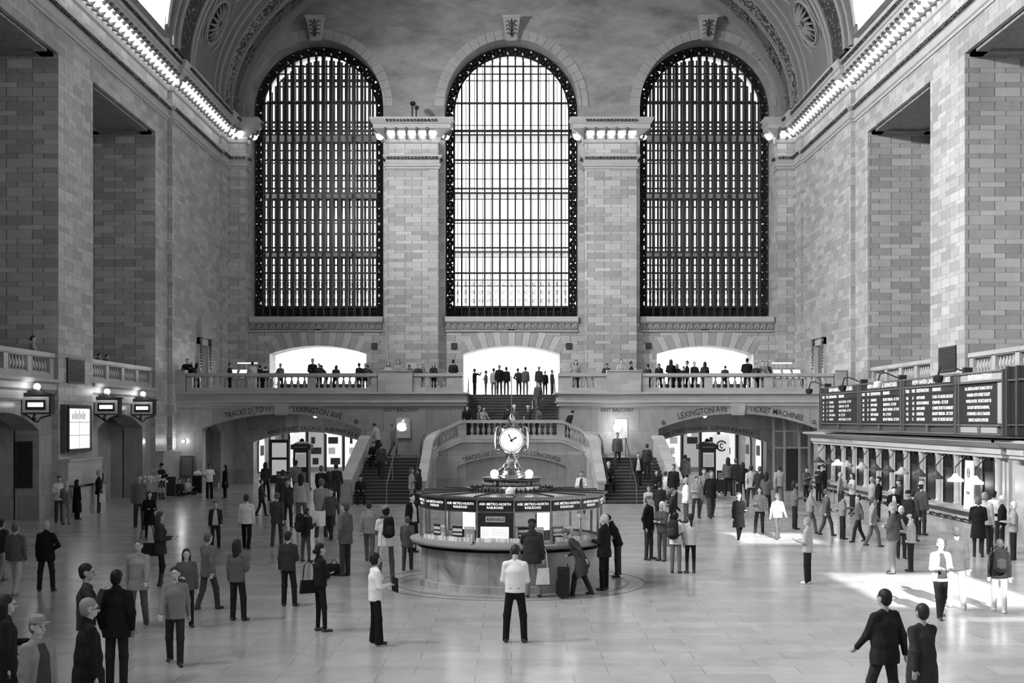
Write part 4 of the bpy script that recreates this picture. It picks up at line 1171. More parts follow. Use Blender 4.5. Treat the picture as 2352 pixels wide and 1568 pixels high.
# timetable racks on the counter
rk = 0
PB = [mat('leaflet_pale', .75, .8), mat('leaflet_light', .6, .8), mat('leaflet_mid', .45, .8), mat('leaflet_white', .85, .7)]
rnd = random.Random(3)
for nm, a0, a1 in (('left', -62, -22.5), ('middle', -20, 12), ('right', 25, 52)):
    a0, a1 = math.radians(a0), math.radians(a1)
    root = empty('timetable_rack', BC, 0, 'curved open rack of timetables on the booth counter, the %s one' % nm, 'rack', 'timetable racks on the counter')
    q = MB(); n = 14
    for k in range(n):
        aa, ab = a0 + (a1 - a0) * k / n, a0 + (a1 - a0) * (k + 1) / n
        q.prism([(2.4, 1.185), (2.58, 1.185), (2.585, 1.26), (2.57, 1.26), (2.56, 1.2), (2.42, 1.2)], lambda r_, z: rim(r_, z, aa), lambda r_, z: rim(r_, z, ab))
    q.obj('tray', mat('rack_acrylic', .45, .15), root)
    nn = int((a1 - a0) * 2.5 / .042)
    for k in range(nn):
        a = a0 + (a1 - a0) * (k + .5) / nn; h = .15 + rnd.random() * .015
        q = MB().box(-.019, .019, -.006, .0, 0, h)
        o = q.obj('timetable', rnd.choice(PB), None, label='folded timetable standing in the %s rack of the booth counter' % nm, cat='timetable', group='timetables in the %s rack' % nm)
        p = rim(2.5 + .02 * rnd.random(), 1.205, a); o.location = BC + Vector(p); o.rotation_euler = (-.16, 0, a + (rnd.random() - .5) * .15)
# notices standing behind the glass
nk = 0
for a, u, dark in ((-53, -.12, 1), (-53, .18, 0), (-31, -.2, 1), (-31, .15, 0), (13, -.2, 1), (13, .14, 0), (35, -.18, 1), (35, .14, 0)):
    aa = math.radians(a); lb = {-53: 'second panel from the left', -31: 'panel left of the ARRIVALS screen', 13: 'panel right of the ARRIVALS screen', 35: 'panel behind the right rack'}[a]
    root = empty('notice', BC, 0, ('dark notice with white bands' if dark else 'grey notice with two small pictures') + ' behind the booth glass, ' + lb, 'notice', 'notices behind the booth glass')
    def pn(mb, u0, u1, z0, z1, o0, o1): return panel(mb, u + u0, u + u1, z0, z1, o0, o1, aa, RG * math.cos(PI / NP) - .06)
    pn(MB(), -.155, .145, 1.21, 1.6, -.01, 0).obj('card', BLACK if dark else PAPERG, root)
    q = MB()
    if dark: pn(pn(pn(q, -.14, .13, 1.47, 1.54, 0, .008), -.14, .13, 1.38, 1.43, 0, .008), -.1, .1, 1.28, 1.29, 0, .008)
    else: pn(pn(pn(q, -.13, .12, 1.53, 1.59, 0, .008), -.09, -.02, 1.32, 1.42, 0, .008), .02, .09, 1.32, 1.42, 0, .008)
    q.obj('print', PAPER, root)
q = MB().lathe([(.001, 0), (1.2, 0), (1.2, .9), (.001, .9)], n=24); q.obj('clerks_desk_drum', mat('booth_interior', .25, .6), None, label='dark round inner core inside the booth behind the glass', cat='counter').location = BC + Vector((0, 0, .1))
for a, z in ((-45, 1.62), (-24, 1.62), (33, 1.62)):
    aa = math.radians(a); root = empty('lit_window_panel', BC, 0, 'bright lit panel inside the booth behind the %s' % {-45: 'far left notices', -24: 'glass next to the ARRIVALS screen', 33: 'right notices'}[a], 'light panel')
    panel(MB(), -.22, .22, 1.45, 1.9, 0, .02, aa, 1.5).obj('panel', GLOWS, root); panel(MB(), -.25, .25, 1.0, 1.93, -.03, 0, aa, 1.5).obj('frame', BRONZE, root)
lamp('booth_interior_light', 'POINT', BC + Vector((0, -1.85, 2.15)), energy=14, size=.2)
lamp('booth_interior_light', 'POINT', BC + Vector((-1.5, -1.0, 2.15)), energy=9, size=.2)
lamp('booth_interior_light', 'POINT', BC + Vector((1.5, -1.0, 2.15)), energy=9, size=.2)
root = empty('desk_magnifier', BC + Vector((1.45, -1.75, 1.2)), 0, 'white round-headed jointed desk lamp inside the booth behind the right glass', 'lamp')
MB().tube([(-.1, 0, 0), (.05, 0, .35), (.2, 0, .6)], .012, 6).obj('arm', WHITE, root); MB().ball((.2, -.02, .64), .06, 12, (1, .4, 1)).obj('head', WHITE, root, True)

# the booth section above is drawn at 1:1.072; settle it on the floor at its real size
BS = .933
for o in list(COL.objects):
    if o.name in BEFORE_BOOTH or o.parent: continue
    p_ = Vector(o.location) - BC; o.location = Vector((0, BC.y * BS, F0)) + p_ * BS
    if o.type != 'LIGHT': o.scale = (BS, BS, BS)

# ================================================================== TICKET HALL (south side) AND DEPARTURE BOARD
XT = 15.63
q = MB().box(XT, 18.35, 39.2, 63.7, 0, 3.45).box(XT + .1, 18.35, 6, 39.2, 0, 3.45)
struct('wall_ticket_office', q, CAR)
TP = [(0, 2.98), (.22, 3.0), (.22, 3.1), (.28, 3.12), (.28, 3.32), (.36, 3.36), (.5, 3.46), (.62, 3.5), (.62, 3.58), (.0, 3.62)]
struct('trim_ticket_cornice', mould(MB(), [(18.3, 63.7), (XT, 63.7), (XT, 39.4), (XT + .22, 39.4), (XT + .22, 38.4), (XT, 38.4), (XT, 6)][::1], TP), DRESS)
struct('floor_ticket_roof', MB().box(XT - .3, 18.4, 6, 63.7, 3.5, 3.6), CAR)
COLY = [39.8 + 1.87 * k for k in range(13)]
for k, y in enumerate(COLY):
    q = MB().lathe([(.19, 1.22), (.19, 1.31), (.145, 1.36), (.135, 2.78), (.165, 2.85), (.19, 3.0)], (XT - .02, y, 0), 16)
    q.box(XT - .05, XT + .05, y + .21, y + .4, 1.22, 3.0).box(XT - .05, XT + .05, y - .4, y - .21, 1.22, 3.0)
    struct('pillar_ticket_%d' % (k + 1), q, CAR, True)
    if k < 12:
        ym = y + .935
        root = empty('ticket_window', (XT, ym, 1.26), 0, 'tall dark grilled ticket window between marble columns under the departure board', 'ticket window', 'ticket windows under the departure board')
        MB().box(-.03, .02, -.5, .5, 0, 1.8).obj('window_pane', BLACK, root)
        q = MB().box(-.07, -.02, -.52, -.45, 0, 1.85).box(-.07, -.02, .45, .52, 0, 1.85).box(-.07, -.02, -.5, .5, 1.78, 1.85).box(-.06, -.02, -.5, .5, 1.2, 1.24)
        for i in range(7): q.box(-.05, -.03, -.4 + i * .13, -.385 + i * .13, 1.24, 1.78)
        q.obj('grille', BRONZE, root)
# counter shelf along the windows
root = empty('ticket_counter', (0, 0, 0), 0, 'long marble counter shelf running under the ticket windows', 'counter')
MB().box(14.96, XT, 39.5, 63.3, 1.18, 1.25).obj('shelf', CAR, root)
MB().box(15.25, XT, 39.5, 63.3, 0, 1.18).obj('front', CAR, root)
q = MB()
for y in [39.8 + .78 * i for i in range(30)]:
    q.tube([(15.23, y, .82), (15.05, y + .1, .92), (15.0, y + .3, .86), (15.15, y + .35, .8)], .02, 4)
q.tube([(15.1, 39.6, .88), (15.1, 63, .88)], .025, 5); q.obj('foot_rail', BRONZE, root)
# swing-arm lamps
LY = [y * .95 for y in (64.3, 62.2, 60.6, 58.8, 56.4, 54.3, 52.5, 50.6, 48.4, 46.5, 44.5, 42.6)]
SHD = mat('lamp_shade_dark', .1, .4, .3); SHW = mat('lamp_shade_white', .85, .4, emit=1.6); SHG = mat('lamp_shade_pale', .5, .4)
for k, y in enumerate(LY):
    tone = {10: 2, 11: 2, 2: 2, 3: 1, 7: 1, 4: 1}.get(k, 0)
    lb = ['dark', 'pale', 'glowing white'][tone] + ' shaded arm lamp at the ticket windows, ' + ['next to the arcade wall', 'second out from the arcade wall', 'third out from the arcade wall', 'fourth out from the arcade wall', 'fifth out from the arcade wall', 'above the couple leaning on the counter', 'middle of the row', 'right of the middle of the row', 'above the men with hats', 'fourth before the office corner', 'just left of the leaning banner', 'just right of the leaning banner'][k]
    root = empty('counter_lamp', (15.05, y, 2.11), 0, lb, 'lamp', 'arm lamps of the ticket counter')
    MB().tube([(.5, 0, .8), (.3, 0, .85), (.12, .05, .6), (.0, 0, .5), (0, 0, .28)], .02, 6).obj('arm', BRONZE, root, True)
    MB().ball((.46, 0, .83), .06, 8).obj('mount', BRONZE, root, True)
    MB().lathe([(.04, .28), (.06, .27), (.15, .14), (.27, .08), (.27, .0), (.25, .0)], n=10).obj('shade', [SHD, SHG, SHW][tone], root)
    if tone < 2: MB().lathe([(.255, .0), (.265, .0), (.265, .045), (.255, .045)], n=10).obj('shade_rim', mat('milk_glass', .7, .3, emit=.5), root)
    lamp('counter_lamp_light', 'POINT', (15.05, y, 2.05), energy=10 if tone == 2 else 3.5, size=.12)
facing_text('LOST AND FOUND', .3, (XT - .3, 58.0, 3.16), mat('pale_cut_letters', .3, .7), 'incised_lettering', face='W', sx=1.6, label='faint cut lettering LOST AND FOUND above the far ticket windows', cat='lettering')
facing_text('GCT TOURS', .16, (XT - .3, 42.2, 3.17), mat('pale_cut_letters'), 'incised_lettering', face='W', sx=1.2, label='faint cut lettering GCT TOURS above the last ticket windows', cat='lettering')
facing_text('CUSTOMER', .2, (XT - .3, 36.7, 3.14), INK, 'incised_lettering', face='W', sx=1.3, label='black lettering CUSTOMER cut above the grilled opening at the far right', cat='lettering')
# nearer grilled openings
for k, (ya, lb) in enumerate(((36.1, 'large grilled window at the right edge beyond the office corner'),)):
    root = empty('grilled_window', (XT + .1, ya, 1.08), 0, lb, 'window', None)
    MB().box(-.02, .02, -1.2, 1.2, 0, 1.9).obj('window_pane', mat('lit_back_office', .5, .5, emit=.5), root)
    q = MB()
    for i in range(14):
        q.bar((-.06, -1.2 + i * .18, 0), (-.06, -1.02 + i * .17, 1.9), .03); q.bar((-.06, -1.2 + i * .18, 1.9), (-.06, -1.02 + i * .17, 0), .03)
    q.obj('lattice', BRONZE, root)
    q = MB().box(-.1, .05, -1.4, -1.2, -.3, 2.05).box(-.1, .05, 1.2, 1.4, -.3, 2.05).box(-.1, .05, -1.4, 1.4, 1.9, 2.05); q.obj('frame', CAR, root)
# departure board
XB = 14.75; ZB0, ZB1 = 3.73, 5.71
YS = [59.6, 52.9, 47.1, 41.3, 37.3]
NAMES = ['departure board section nearest the arcade wall, headed NEW HAVEN LINE DEPARTURES', 'second departure board section from the arcade wall', 'third departure board section, beside the INFORMATION board', 'narrow board headed INFORMATION at the end of the departure boards']
ROWS = [('4:02', '24', 'NEW HAVEN', 'CONN. TO SHORE LINE EAST'), ('4:03', '104', 'SOUTH NORWALK', 'STAMFORD - 1ST STOP'), ('4:11', '102', 'NEW HAVEN', 'CONNECTION TO DANBURY'), ('4:25', '103', 'STAMFORD', 'MOUNT VERNON - 1ST STOP'), ('4:33', '21', 'NEW HAVEN', 'CONN. TO SHORE LINE EAST')]
ROWS2 = [('3:08', '17', 'STAMFORD', 'MOUNT VERNON - 1ST STOP'), ('3:22', '18', 'NEW HAVEN', 'GREENWICH - 1ST STOP'), ('3:35', '105', 'STAMFORD', 'MOUNT VERNON - 1ST STOP'), ('3:40', '19', 'NEW CANAAN', 'RYE - 1ST STOP'), ('3:55', '18', 'HARRISON', 'MOUNT VERNON - 1ST STOP')]
INFO = ['ALL METRO-NORTH TRAINS STOP AT', 'HARLEM-125TH STREET EXCEPT', 'WHERE NOTED. TICKETS MUST BE', 'BOUGHT BEFORE BOARDING,', 'OTHERWISE A FEE IS CHARGED', 'SERVICE AGENTS UPSTAIRS']
for k in range(4):
    ya, yb = YS[k + 1], YS[k]; L = yb - ya; H_ = ZB1 - ZB0
    root = empty('departure_board', (XB, (ya + yb) / 2, ZB0), 0, NAMES[k], 'departure board', 'departure boards on the ticket office')
    hy = L / 2
    MB().box(.05, 1.4, -hy + .02, hy - .02, 0, H_).obj('cabinet', DGREY, root)
    MB().box(.02, .06, -hy + .25, hy - .25, .36, 1.62).obj('display', BLACKM, root)
    MB().box(.0, .05, -hy + .1, hy - .1, 1.7, 2.0).obj('header_panel', BLACK if k < 3 else GREY, root)
    q = MB()
    for yy in (-hy + .06, hy - .06, hy - .3): q.box(-.06, .05, yy - .03, yy + .03, 0, H_ + (.02 if k % 2 else 0))
    for z in (.02, .3, 1.66, H_ - .02): q.box(-.06, .04, -hy, hy, z - .025, z + .025)
    q.box(-.04, .04, -.1, .1, .02, .3)
    q.obj('frame', mat('board_frame', .22, .35, .6), root)
    def bt(s, size, y, z, m, al='LEFT', sx=1.0):
        t = text_mb(s, size, al, sx); t.v = [(-.005, -v[0] + y, v[1] + z) for v in t.v]; return t
    tm = GLOWT
    if k < 3:
        bt('NEW HAVEN LINE DEPARTURES', .24, -.3, 1.76, 0, 'CENTER', 1.15).obj('title_lettering', tm, root)
        q = MB(); cols = (hy - .4, hy - 1.15, hy - 1.75, hy - 3.9) if True else 0
        for cx_, s_ in zip((hy - .4, hy - 1.15, hy - 1.7, hy - 3.4), ('TIME', 'TRK', 'DESTINATION', 'REMARKS')): q.join(bt(s_, .17, cx_, 1.47, 0, sx=1.2))
        q.obj('heading_lettering', tm, root)
        MB().box(.01, .05, -hy + .22, hy - .22, 1.42, 1.64).obj('heading_panel', BLACK, root)
        for r_, row in enumerate(ROWS if k == 2 else ROWS2):
            q = MB()
            for cx_, s_ in zip((hy - .5, hy - 1.2, hy - 1.7, hy - 3.4), row): q.join(bt(s_, .155, cx_, 1.22 - r_ * .195, 0, sx=1.0))
            q.obj('row_lettering', DIMT if k == 0 else (mat('row_letters', .9, .5, emit=.9) if k == 1 else GLOWT), root)
    else:
        bt('INFORMATION', .24, 0, 1.75, 0, 'CENTER', 1.2).obj('title_lettering', tm, root)
        for r_, s_ in enumerate(INFO): bt(s_, .14, .1, 1.42 - r_ * .2, 0, 'CENTER', .98).obj('information_row', GLOWT, root)
        MB().box(-.02, .05, -hy + .12, -hy + .5, .36, 1.6).obj('louvre_panel', GREY, root)
        MB().box(-.0, .05, -hy + .6, hy - .3, .06, .28).obj('speaker_grille', GREY, root)
root = empty('dark_board_cabinet', (XB, 33.15, ZB0), 0, 'dark blank end cabinet of the departure boards at the right edge of the picture', 'cabinet')
MB().box(.1, 1.4, -4.1, 4.1, 0, 2.05).obj('body', BRONZE, root)
q = MB()
for yy in (4.05, 3.3, 2.2): q.box(.0, .12, yy - .05, yy + .05, 0, 2.07)
q.box(.02, .12, -4.1, 4.1, 1.62, 1.68).box(.02, .12, -4.1, 4.1, .3, .34); q.obj('frame', DGREY, root)
for y, lb in ((59.3, 'at the far end of the departure boards'), (53.3, 'above the first two board sections joint'), (48.1, 'above the second board section'), (41.3, 'above the third board section')):
    root = empty('gooseneck_camera', (XB, y, ZB1), 0, 'domed camera on a bent arm ' + lb, 'camera', 'cameras on the departure boards')
    MB().tube([(.25, -.5, .1), (0, -.35, .12), (-.35, -.1, .3), (-.5, .1, .28), (-.55, .2, 0)], .03, 6).obj('arm', BRONZE, root, True)
    MB().lathe([(.03, .0), (.17, -.05), (.17, -.16), (.12, -.26), (.001, -.3)], (-.55, .2, 0), 14).obj('dome', WHITE if y == 48.1 else BRONZE, root, True)
    MB().box(.02, .3, -.62, -.42, -.0, .2).obj('mount', BRONZE, root)
# leaning white banner and things on the counter
root = empty('standing_banner', (15.12, 41.3, 1.25), 0, 'tall white banner with a small oval emblem leaning against the last ticket windows', 'banner')
MB().xf(Matrix.Identity(4)).prism([(-.42, 0), (.42, 0), (.36, 1.6), (-.36, 1.6)], lambda y, z: (.05 * z, y + .12 * z / 1.6, z), lambda y, z: (.05 * z + .02, y + .12 * z / 1.6, z)).obj('sheet', mat('banner_white', .95, .6), root)
MB().tube([(.04, .09 + .1 * math.cos(2 * PI * k / 16), 1.2 + .15 * math.sin(2 * PI * k / 16)) for k in range(16)], .012, 4, True).tube([(.04, .05, 1.15), (.04, .1, 1.2), (.04, .12, 1.28)], .01, 4).obj('emblem', BLACK, root)
MB().box(-.0, .01, -.12, .2, .55, .57).box(0, .01, -.08, .16, .5, .52).obj('print', BLACK, root)
for y, lb, m in ((40.5, 'white patterned paper bag on the counter below the glowing lamps', PAPER), (39.9, 'small jar beside the white bag on the counter', mat('jar', .5, .2))):
    root = empty('paper_bag' if m is PAPER else 'jar', (15.2, y, 1.25), 0, lb, 'bag' if m is PAPER else 'jar')
    if m is PAPER: MB().box(-.12, .12, -.16, .16, 0, .34).obj('body', m, root); MB().tube([(-.12, -.05, .34), (-.12, 0, .42), (-.12, .05, .34)], .01, 4).obj('handle', BLACK, root)
    else: MB().lathe([(.001, 0), (.08, 0), (.09, .15), (.06, .2), (.06, .24), (.001, .25)], n=12).obj('body', m, root, True); MB().lathe([(.065, .22), (.065, .27), (.001, .28)], n=12).obj('lid', BLACK, root, True)

# ================================================================== NORTH SIDE FITTINGS
for k, (X_, Y_, lb) in enumerate(((-18.0, 47.4, 'hanging sign box with a globe over the arch at the left edge'), (-18.0, 55.6, 'hanging sign box with a globe just right of the tall white display'), (-18.0, 61.0, 'hanging sign box with a globe nearest the corner pier'))):
    root = empty('lantern_sign', (X_, Y_, 4.78), 0, lb, 'sign', 'globe-topped sign boxes of the left wall')
    MB().box(-.56, .56, -.22, .22, -.36, .36).obj('case', BRONZE, root)
    MB().box(-.5, .5, -.25, -.2, -.3, .3).obj('face', mat('pale_sign_face', .5, .5), root)
    MB().box(-.38, .38, -.262, -.24, -.2, .18).obj('inner_panel', BLACKM, root)
    MB().box(-.29, .29, -.275, -.26, -.085, .075).obj('lit_track_strip', GLOW, root)
    q = MB().prism([(-.62, .36), (.62, .36), (.62, .42), (.3, .46), (0, .6), (-.3, .46), (-.62, .42)], lambda a, b: (a, -.26, b), lambda a, b: (a, .26, b)); q.obj('crown', BRONZE, root)
    MB().ball((0, -.1, .68), .13, 16).obj('globe', OPAL, root, True)
    q = MB().tube([(-.5, 0, -.36), (-.3, 0, -.5), (-.15, 0, -.62), (0, 0, -.66), (.1, 0, -.5), (.3, 0, -.45), (.5, 0, -.4)], .03, 5).tube([(-.12, 0, -.36), (-.2, 0, -.5), (-.08, 0, -.56)], .05, 5)
    q.tube([(0, .1, .4), (-.1, .15, .5), (-.7, .1, .5)], .03, 5); q.obj('bracket', BRONZE, root, True)
    lamp('lantern_globe_light', 'POINT', (X_ + .1, Y_ - .45, 5.45), energy=12, size=.12)
# tall white display on the pier
root = empty('video_display', (-18.28, 52.1, 3.83), 0, 'tall portrait video wall glowing white in a dark frame on the left pier', 'display')
MB().box(0, .2, -1.55, 1.55, -.98, 1.0).obj('frame', DGREY, root)
MB().box(.2, .215, -1.22, 1.3, -.82, .84).obj('screen', mat('display_glow', .7, .5, emit=.8), root)
MB().box(.215, .22, .03, .05, -.82, .84).box(.215, .22, -1.22, 1.3, -.28, -.26).box(.215, .22, -1.22, 1.3, .26, .28).obj('panel_joint', GREY, root)
MB().box(.2, .26, -1.4, -1.25, -.9, .92).box(.2, .26, 1.32, 1.45, -.9, .92).box(.2, .26, -1.4, 1.45, .86, .95).box(.2, .26, -1.4, 1.45, -.93, -.84).obj('bezel', mat('display_bezel', .06, .3, .4), root)
q = MB()
for k in range(10): q.tube([(.222, -.8 + k * .16, .5 + .12 * (k % 3)), (.222, -.74 + k * .16, .62), (.222, -.8 + k * .16, .4)], .012, 4)
q.obj('drawn_marks', DGREY, root)
for s, z, lb in ((-1, 6.25, 'black framed grille panel high on the left pier above the white display'), (1, 6.75, 'black framed grille panel on the right pier above the departure board')):
    root = empty('wall_grille', (s * 18.28, 52.25, z), 0, lb, 'vent', 'black grille panels on the piers')
    x0, x1 = sorted((0, -s * .06)); MB().box(x0, x1, -1.0, 1.0, -.52, .52).obj('frame', BLACK, root)
    q = MB(); x0, x1 = sorted((-s * .06, -s * .08))
    for k in range(12): q.box(x0, x1, -.88, .88, -.42 + k * .075, -.39 + k * .075)
    q.obj('slat', BLACKM, root)
# information desk against the left pier
root = empty('marble_desk', (-17.9, 52.3, F0), 0, 'marble ledge with a bright metal rail against the left pier plinth', 'ledge')
MB().box(0, .35, -1.9, 1.6, 0, 1.2).obj('body', CAR, root); MB().box(0, .42, -1.95, 1.65, 1.2, 1.28).obj('top', BRASS, root)
# dark doors in the left passage and in the arcade
root = empty('dark_gate', (-19.13, 48.93, 1.53), 0, 'tall black framed panel inside the arch at the left edge', 'panel')
MB().box(-.33, .33, -.05, .03, 0, 1.83).obj('frame', BLACK, root); MB().box(-.24, .24, -.07, -.05, .1, 1.73).obj('panel', BLACKM, root)
p0, p1 = px(415, 1046, YB), px(446, 1095, YB)
root = empty('notice_cabinet', ((p0.x + p1.x) / 2, YB - .02, p1.z), 0, 'grey closed notice cabinet on the wall left of the track arch', 'cabinet')
hw = (p1.x - p0.x) / 2; hh = p0.z - p1.z
MB().box(-hw, hw, -.08, 0, 0, hh).obj('frame', DGREY, root); MB().box(-hw + .1, hw - .1, -.1, -.08, .1, hh - .1).obj('door', mat('cabinet_door', .13, .5), root)
# small fittings near the pilasters
root = empty('spotlight_cluster', (ux(950, 78), 78.2, 23.2), 0, 'small cluster of spotlights on the capital left of the middle window', 'spotlight')
MB().tube([(-.1, 0, 0), (-.1, 0, .7)], .05, 6).tube([(.15, 0, 0), (.15, 0, .5)], .04, 6).obj('stand', BLACK, root); MB().ball((-.05, -.1, .8), .2, 10, (1, 1.4, .8)).ball((.18, -.1, .55), .15, 10).obj('head', BLACK, root, True)

# ================================================================== KIOSKS, SIGNS, SHOP FRONTS IN THE PASSAGES
for X_, lb in ((-11.75, 'black map kiosk with pointed cap in the left passage arch'), (10.97, 'black map kiosk with pointed cap in the right passage arch')):
    root = empty('map_kiosk', (X_, 69.9, F0), 0, lb, 'kiosk', 'black map kiosks')
    MB().box(-.42, .42, -.42, .42, 0, 2.5).obj('body', BLACK, root)
    MB().box(-.55, .55, -.5, .5, 2.28, 2.55).obj('header', BLACK, root)
    MB().lathe([(.62, 2.55), (.5, 2.62), (.3, 2.7), (.18, 2.72), (.12, 2.85), (.001, 2.9)], n=4, a0=PI / 4, a1=PI / 4 + 2 * PI).obj('cap', BLACK, root)
    MB().box(-.3, .3, -.44, -.42, 1.3, 2.1).obj('map_panel', mat('map_panel', .5, .5, emit=.25), root)
    MB().box(-.3, .3, -.44, -.42, .35, 1.0).obj('lower_panel', GREY, root)
    MB().box(-.5, .5, -.48, .48, 0, .1).obj('base', BLACK, root)
    q = MB(); [q.box(-.24, .24, -.446, -.44, 1.4 + .09 * k, 1.42 + .09 * k) for k in range(7)]; q.obj('map_print', BLACK, root)
    facing_text('TRAIN INFORMATION', .07, (0, -.505, 2.38), PAPER, 'header_lettering', root)
for X_, Y_, tx, lb in ((px(651, 0, 65.7).x, 65.7, 'THANK YOU\nFOR KEEPING\nGRAND\nCENTRAL\nCLEAN', 'black floor-standing sign with white words beginning THANK YOU'), (px(1659, 0, 67.0).x, 66.6, 'SHOP &\nDINE UNDER\nTHE STARS', 'black floor-standing sign reading SHOP & DINE UNDER THE STARS')):
    root = empty('floor_sign', (X_, Y_, F0), 0, lb, 'sign', 'black floor-standing signs')
    MB().box(-.36, .36, -.03, .03, .08, 1.2).obj('board', BLACK, root); MB().box(-.3, .3, -.2, .2, 0, .04).box(-.05, .05, -.03, .03, .04, .1).obj('base', BLACK, root)
    facing_text(tx, .13, (-.3, -.035, 1.0), PAPER, 'sign_lettering', root, align='LEFT')
    MB().box(-.38, .38, -.04, .04, 1.19, 1.22).obj('rim', BRASS, root)
rnd = random.Random(8)
SHOPM = [mat('shop_light_a', .6, .5, emit=.75), mat('shop_light_b', .35, .5, emit=.25), mat('shop_dark', .04, .4), mat('shop_mid', .2, .5, emit=.06)]
for sgn, c, nm in ((-1, -12.4, 'left'), (1, 12.2, 'right')):
    # end wall shopfront
    root = empty('shop_front', (c, 95.9, F0), 0, 'brightly lit shop front at the end of the %s passage' % nm, 'shop front')
    MB().box(-5.1, 5.1, -.1, 0, 0, 4.5).obj('fascia', SHOPM[3], root)
    for k in range(7):
        x = -4.6 + 1.4 * k; MB().box(x, x + 1.15, -.14, -.1, .3, 3.3).obj('display_pane', SHOPM[(k + (sgn > 0)) % 2 if k % 3 else 0], root)
        for j in range(3): MB().box(x + .1 + rnd.random() * .5, x + .5 + rnd.random() * .6, -.2, -.14, .5 + j * .8, 1.0 + j * .8).obj('goods', SHOPM[2 if rnd.random() < .5 else 1], root)
    q = MB(); [q.box(-4.75 + 1.4 * k, -4.6 + 1.4 * k, -.2, -.1, 0, 3.5) for k in range(8)]; q.box(-5, 5, -.25, -.1, 3.4, 3.7); q.obj('frame', BLACK, root)
    # side displays
    for k, y in enumerate((79.5, 83.5, 87.5, 91.5)):
        for ss in (-1, 1):
            xw = c + ss * 5.18
            root = empty('display_window', (xw, y, .5), 0, 'lit arched display window %s on the %s side of the %s passage' % (['nearest the arch', 'second along', 'third along', 'farthest along'][k], 'left' if ss < 0 else 'right', nm), 'display window', 'arched display windows of the %s passage' % nm)
            def pan(mb, hw_, z0, z1, d0, d1):
                xs = sorted((-ss * d0, -ss * d1)); pts = [(-hw_, z0), (hw_, z0)] + [(hw_ * math.cos(PI * j / 8), z1 - hw_ + hw_ * math.sin(PI * j / 8)) for j in range(9)]
                return mb.prism(pts, lambda y_, z_: (xs[0], y_, z_), lambda y_, z_: (xs[1], y_, z_))
            pan(MB(), 1.1, 0, 2.9, .0, .05).obj('frame', SHOPM[2], root); pan(MB(), .95, .1, 2.75, .05, .07).obj('pane', SHOPM[k % 2], root)
            xs = sorted((-ss * .07, -ss * .1)); MB().box(xs[0], xs[1], -.6, .6, 1.2, 1.9).obj('goods', SHOPM[2], root)
    for k, (x, y, z) in enumerate(((c - 1.2, 77.2, 3.2), (c + 1.6, 77.4, 3.35), (c + .9, 77.4, 3.35))):
        root = empty('ceiling_lamp', (x, y, z + .12), 0, 'bright round lamp in the %s passage mouth, %s' % (nm, ['left of the other two', 'farthest right', 'in the middle'][k]), 'lamp', 'round lamps in the passage mouths')
        MB().ball((0, 0, 0), .13, 12).obj('globe', OPAL, root, True); MB().tube([(0, 0, .1), (0, 0, 4.7 - z)], .02, 5).obj('stem', BRONZE, root)
    x = ux(1018 - 293) if sgn < 0 else ux(1619)
    root = empty('soffit_lamp', (px(724 if sgn < 0 else 1619, 955, 68.2)), 0, 'bright lamp under the crown of the %s arcade arch' % nm, 'lamp', 'lamps under the arcade arches')
    MB().ball((0, 0, 0), .11, 12).obj('globe', OPAL, root, True); MB().tube([(0, 0, 0), (0, 0, .45)], .02, 5).obj('stem', BRONZE, root)
# posters by the left passage, glass partition by the right
p = px(643, 1060, 77.5)
root = empty('poster_case', (-15.0 + .6, 77.4, F0), 0, 'dark poster case with two framed posters inside the left passage mouth', 'poster case')
MB().box(-.6, .6, -.1, .1, 0, 2.7).obj('case', BLACK, root); MB().box(-.45, .45, -.12, -.1, 1.6, 2.5).obj('poster', mat('poster_grey', .5, emit=.3), root); MB().box(-.45, .45, -.12, -.1, .5, 1.45).obj('poster', mat('poster_grey'), root)
root = empty('round_emblem_poster', (px(1657, 1060, 78).x, 78, F0), 0, 'pale banner with a black ring emblem inside the right passage mouth', 'banner')
MB().box(-.5, .5, -.05, .05, 0.2, 3.0).obj('banner', mat('banner_pale', .7, emit=.5), root)
MB().tube([(.3 * math.cos(2 * PI * k / 20 * .85 + .5), -.07, 2.3 + .3 * math.sin(2 * PI * k / 20 * .85 + .5)) for k in range(20)], .05, 5).tube([(.1 * math.cos(u) , -.07, 2.3 + .15 * math.sin(u)) for u in (.6, 1.5, 2.5, 3.5, 4.6, 5.6)], .04, 5).obj('emblem', BLACK, root)
MB().box(-.5, .5, -.15, .15, 0, .2).obj('base', BLACK, root)
root = empty('glazed_partition', (15.3, 68.3, F0), 0, 'tall metal-framed glass partition with a door beside the ticket office', 'partition')
q = MB()
for x in (-.95, -.35, .45, 1.0): q.box(x - .06, x + .06, -.06, .06, 0, 4.6)
for z in (2.4, 3.3, 4.5): q.box(-.95, 1.0, -.05, .05, z - .05, z + .05)
q.obj('frame', GREYMETAL, root); MB().box(-.35, .45, -.02, .02, .05, 2.35).obj('door', BRONZE, root)
for c, lb in ((-12.35, 'low dark block added in the left balcony doorway against the glow'), (12.35, 'low dark block added in the right balcony doorway against the glow')):
    root = empty('added_dark_block', (c, 80.4, HB_), 0, lb, 'counter', 'dark blocks added in the balcony doorways')  # invented blocks, added to darken the gaps between the balusters
    MB().box(-2.7, 2.7, -.3, .3, 0, .8).obj('body', DGREY, root); MB().box(-2.8, 2.8, -.36, .36, .8, .86).obj('counter_top', BLACK, root)
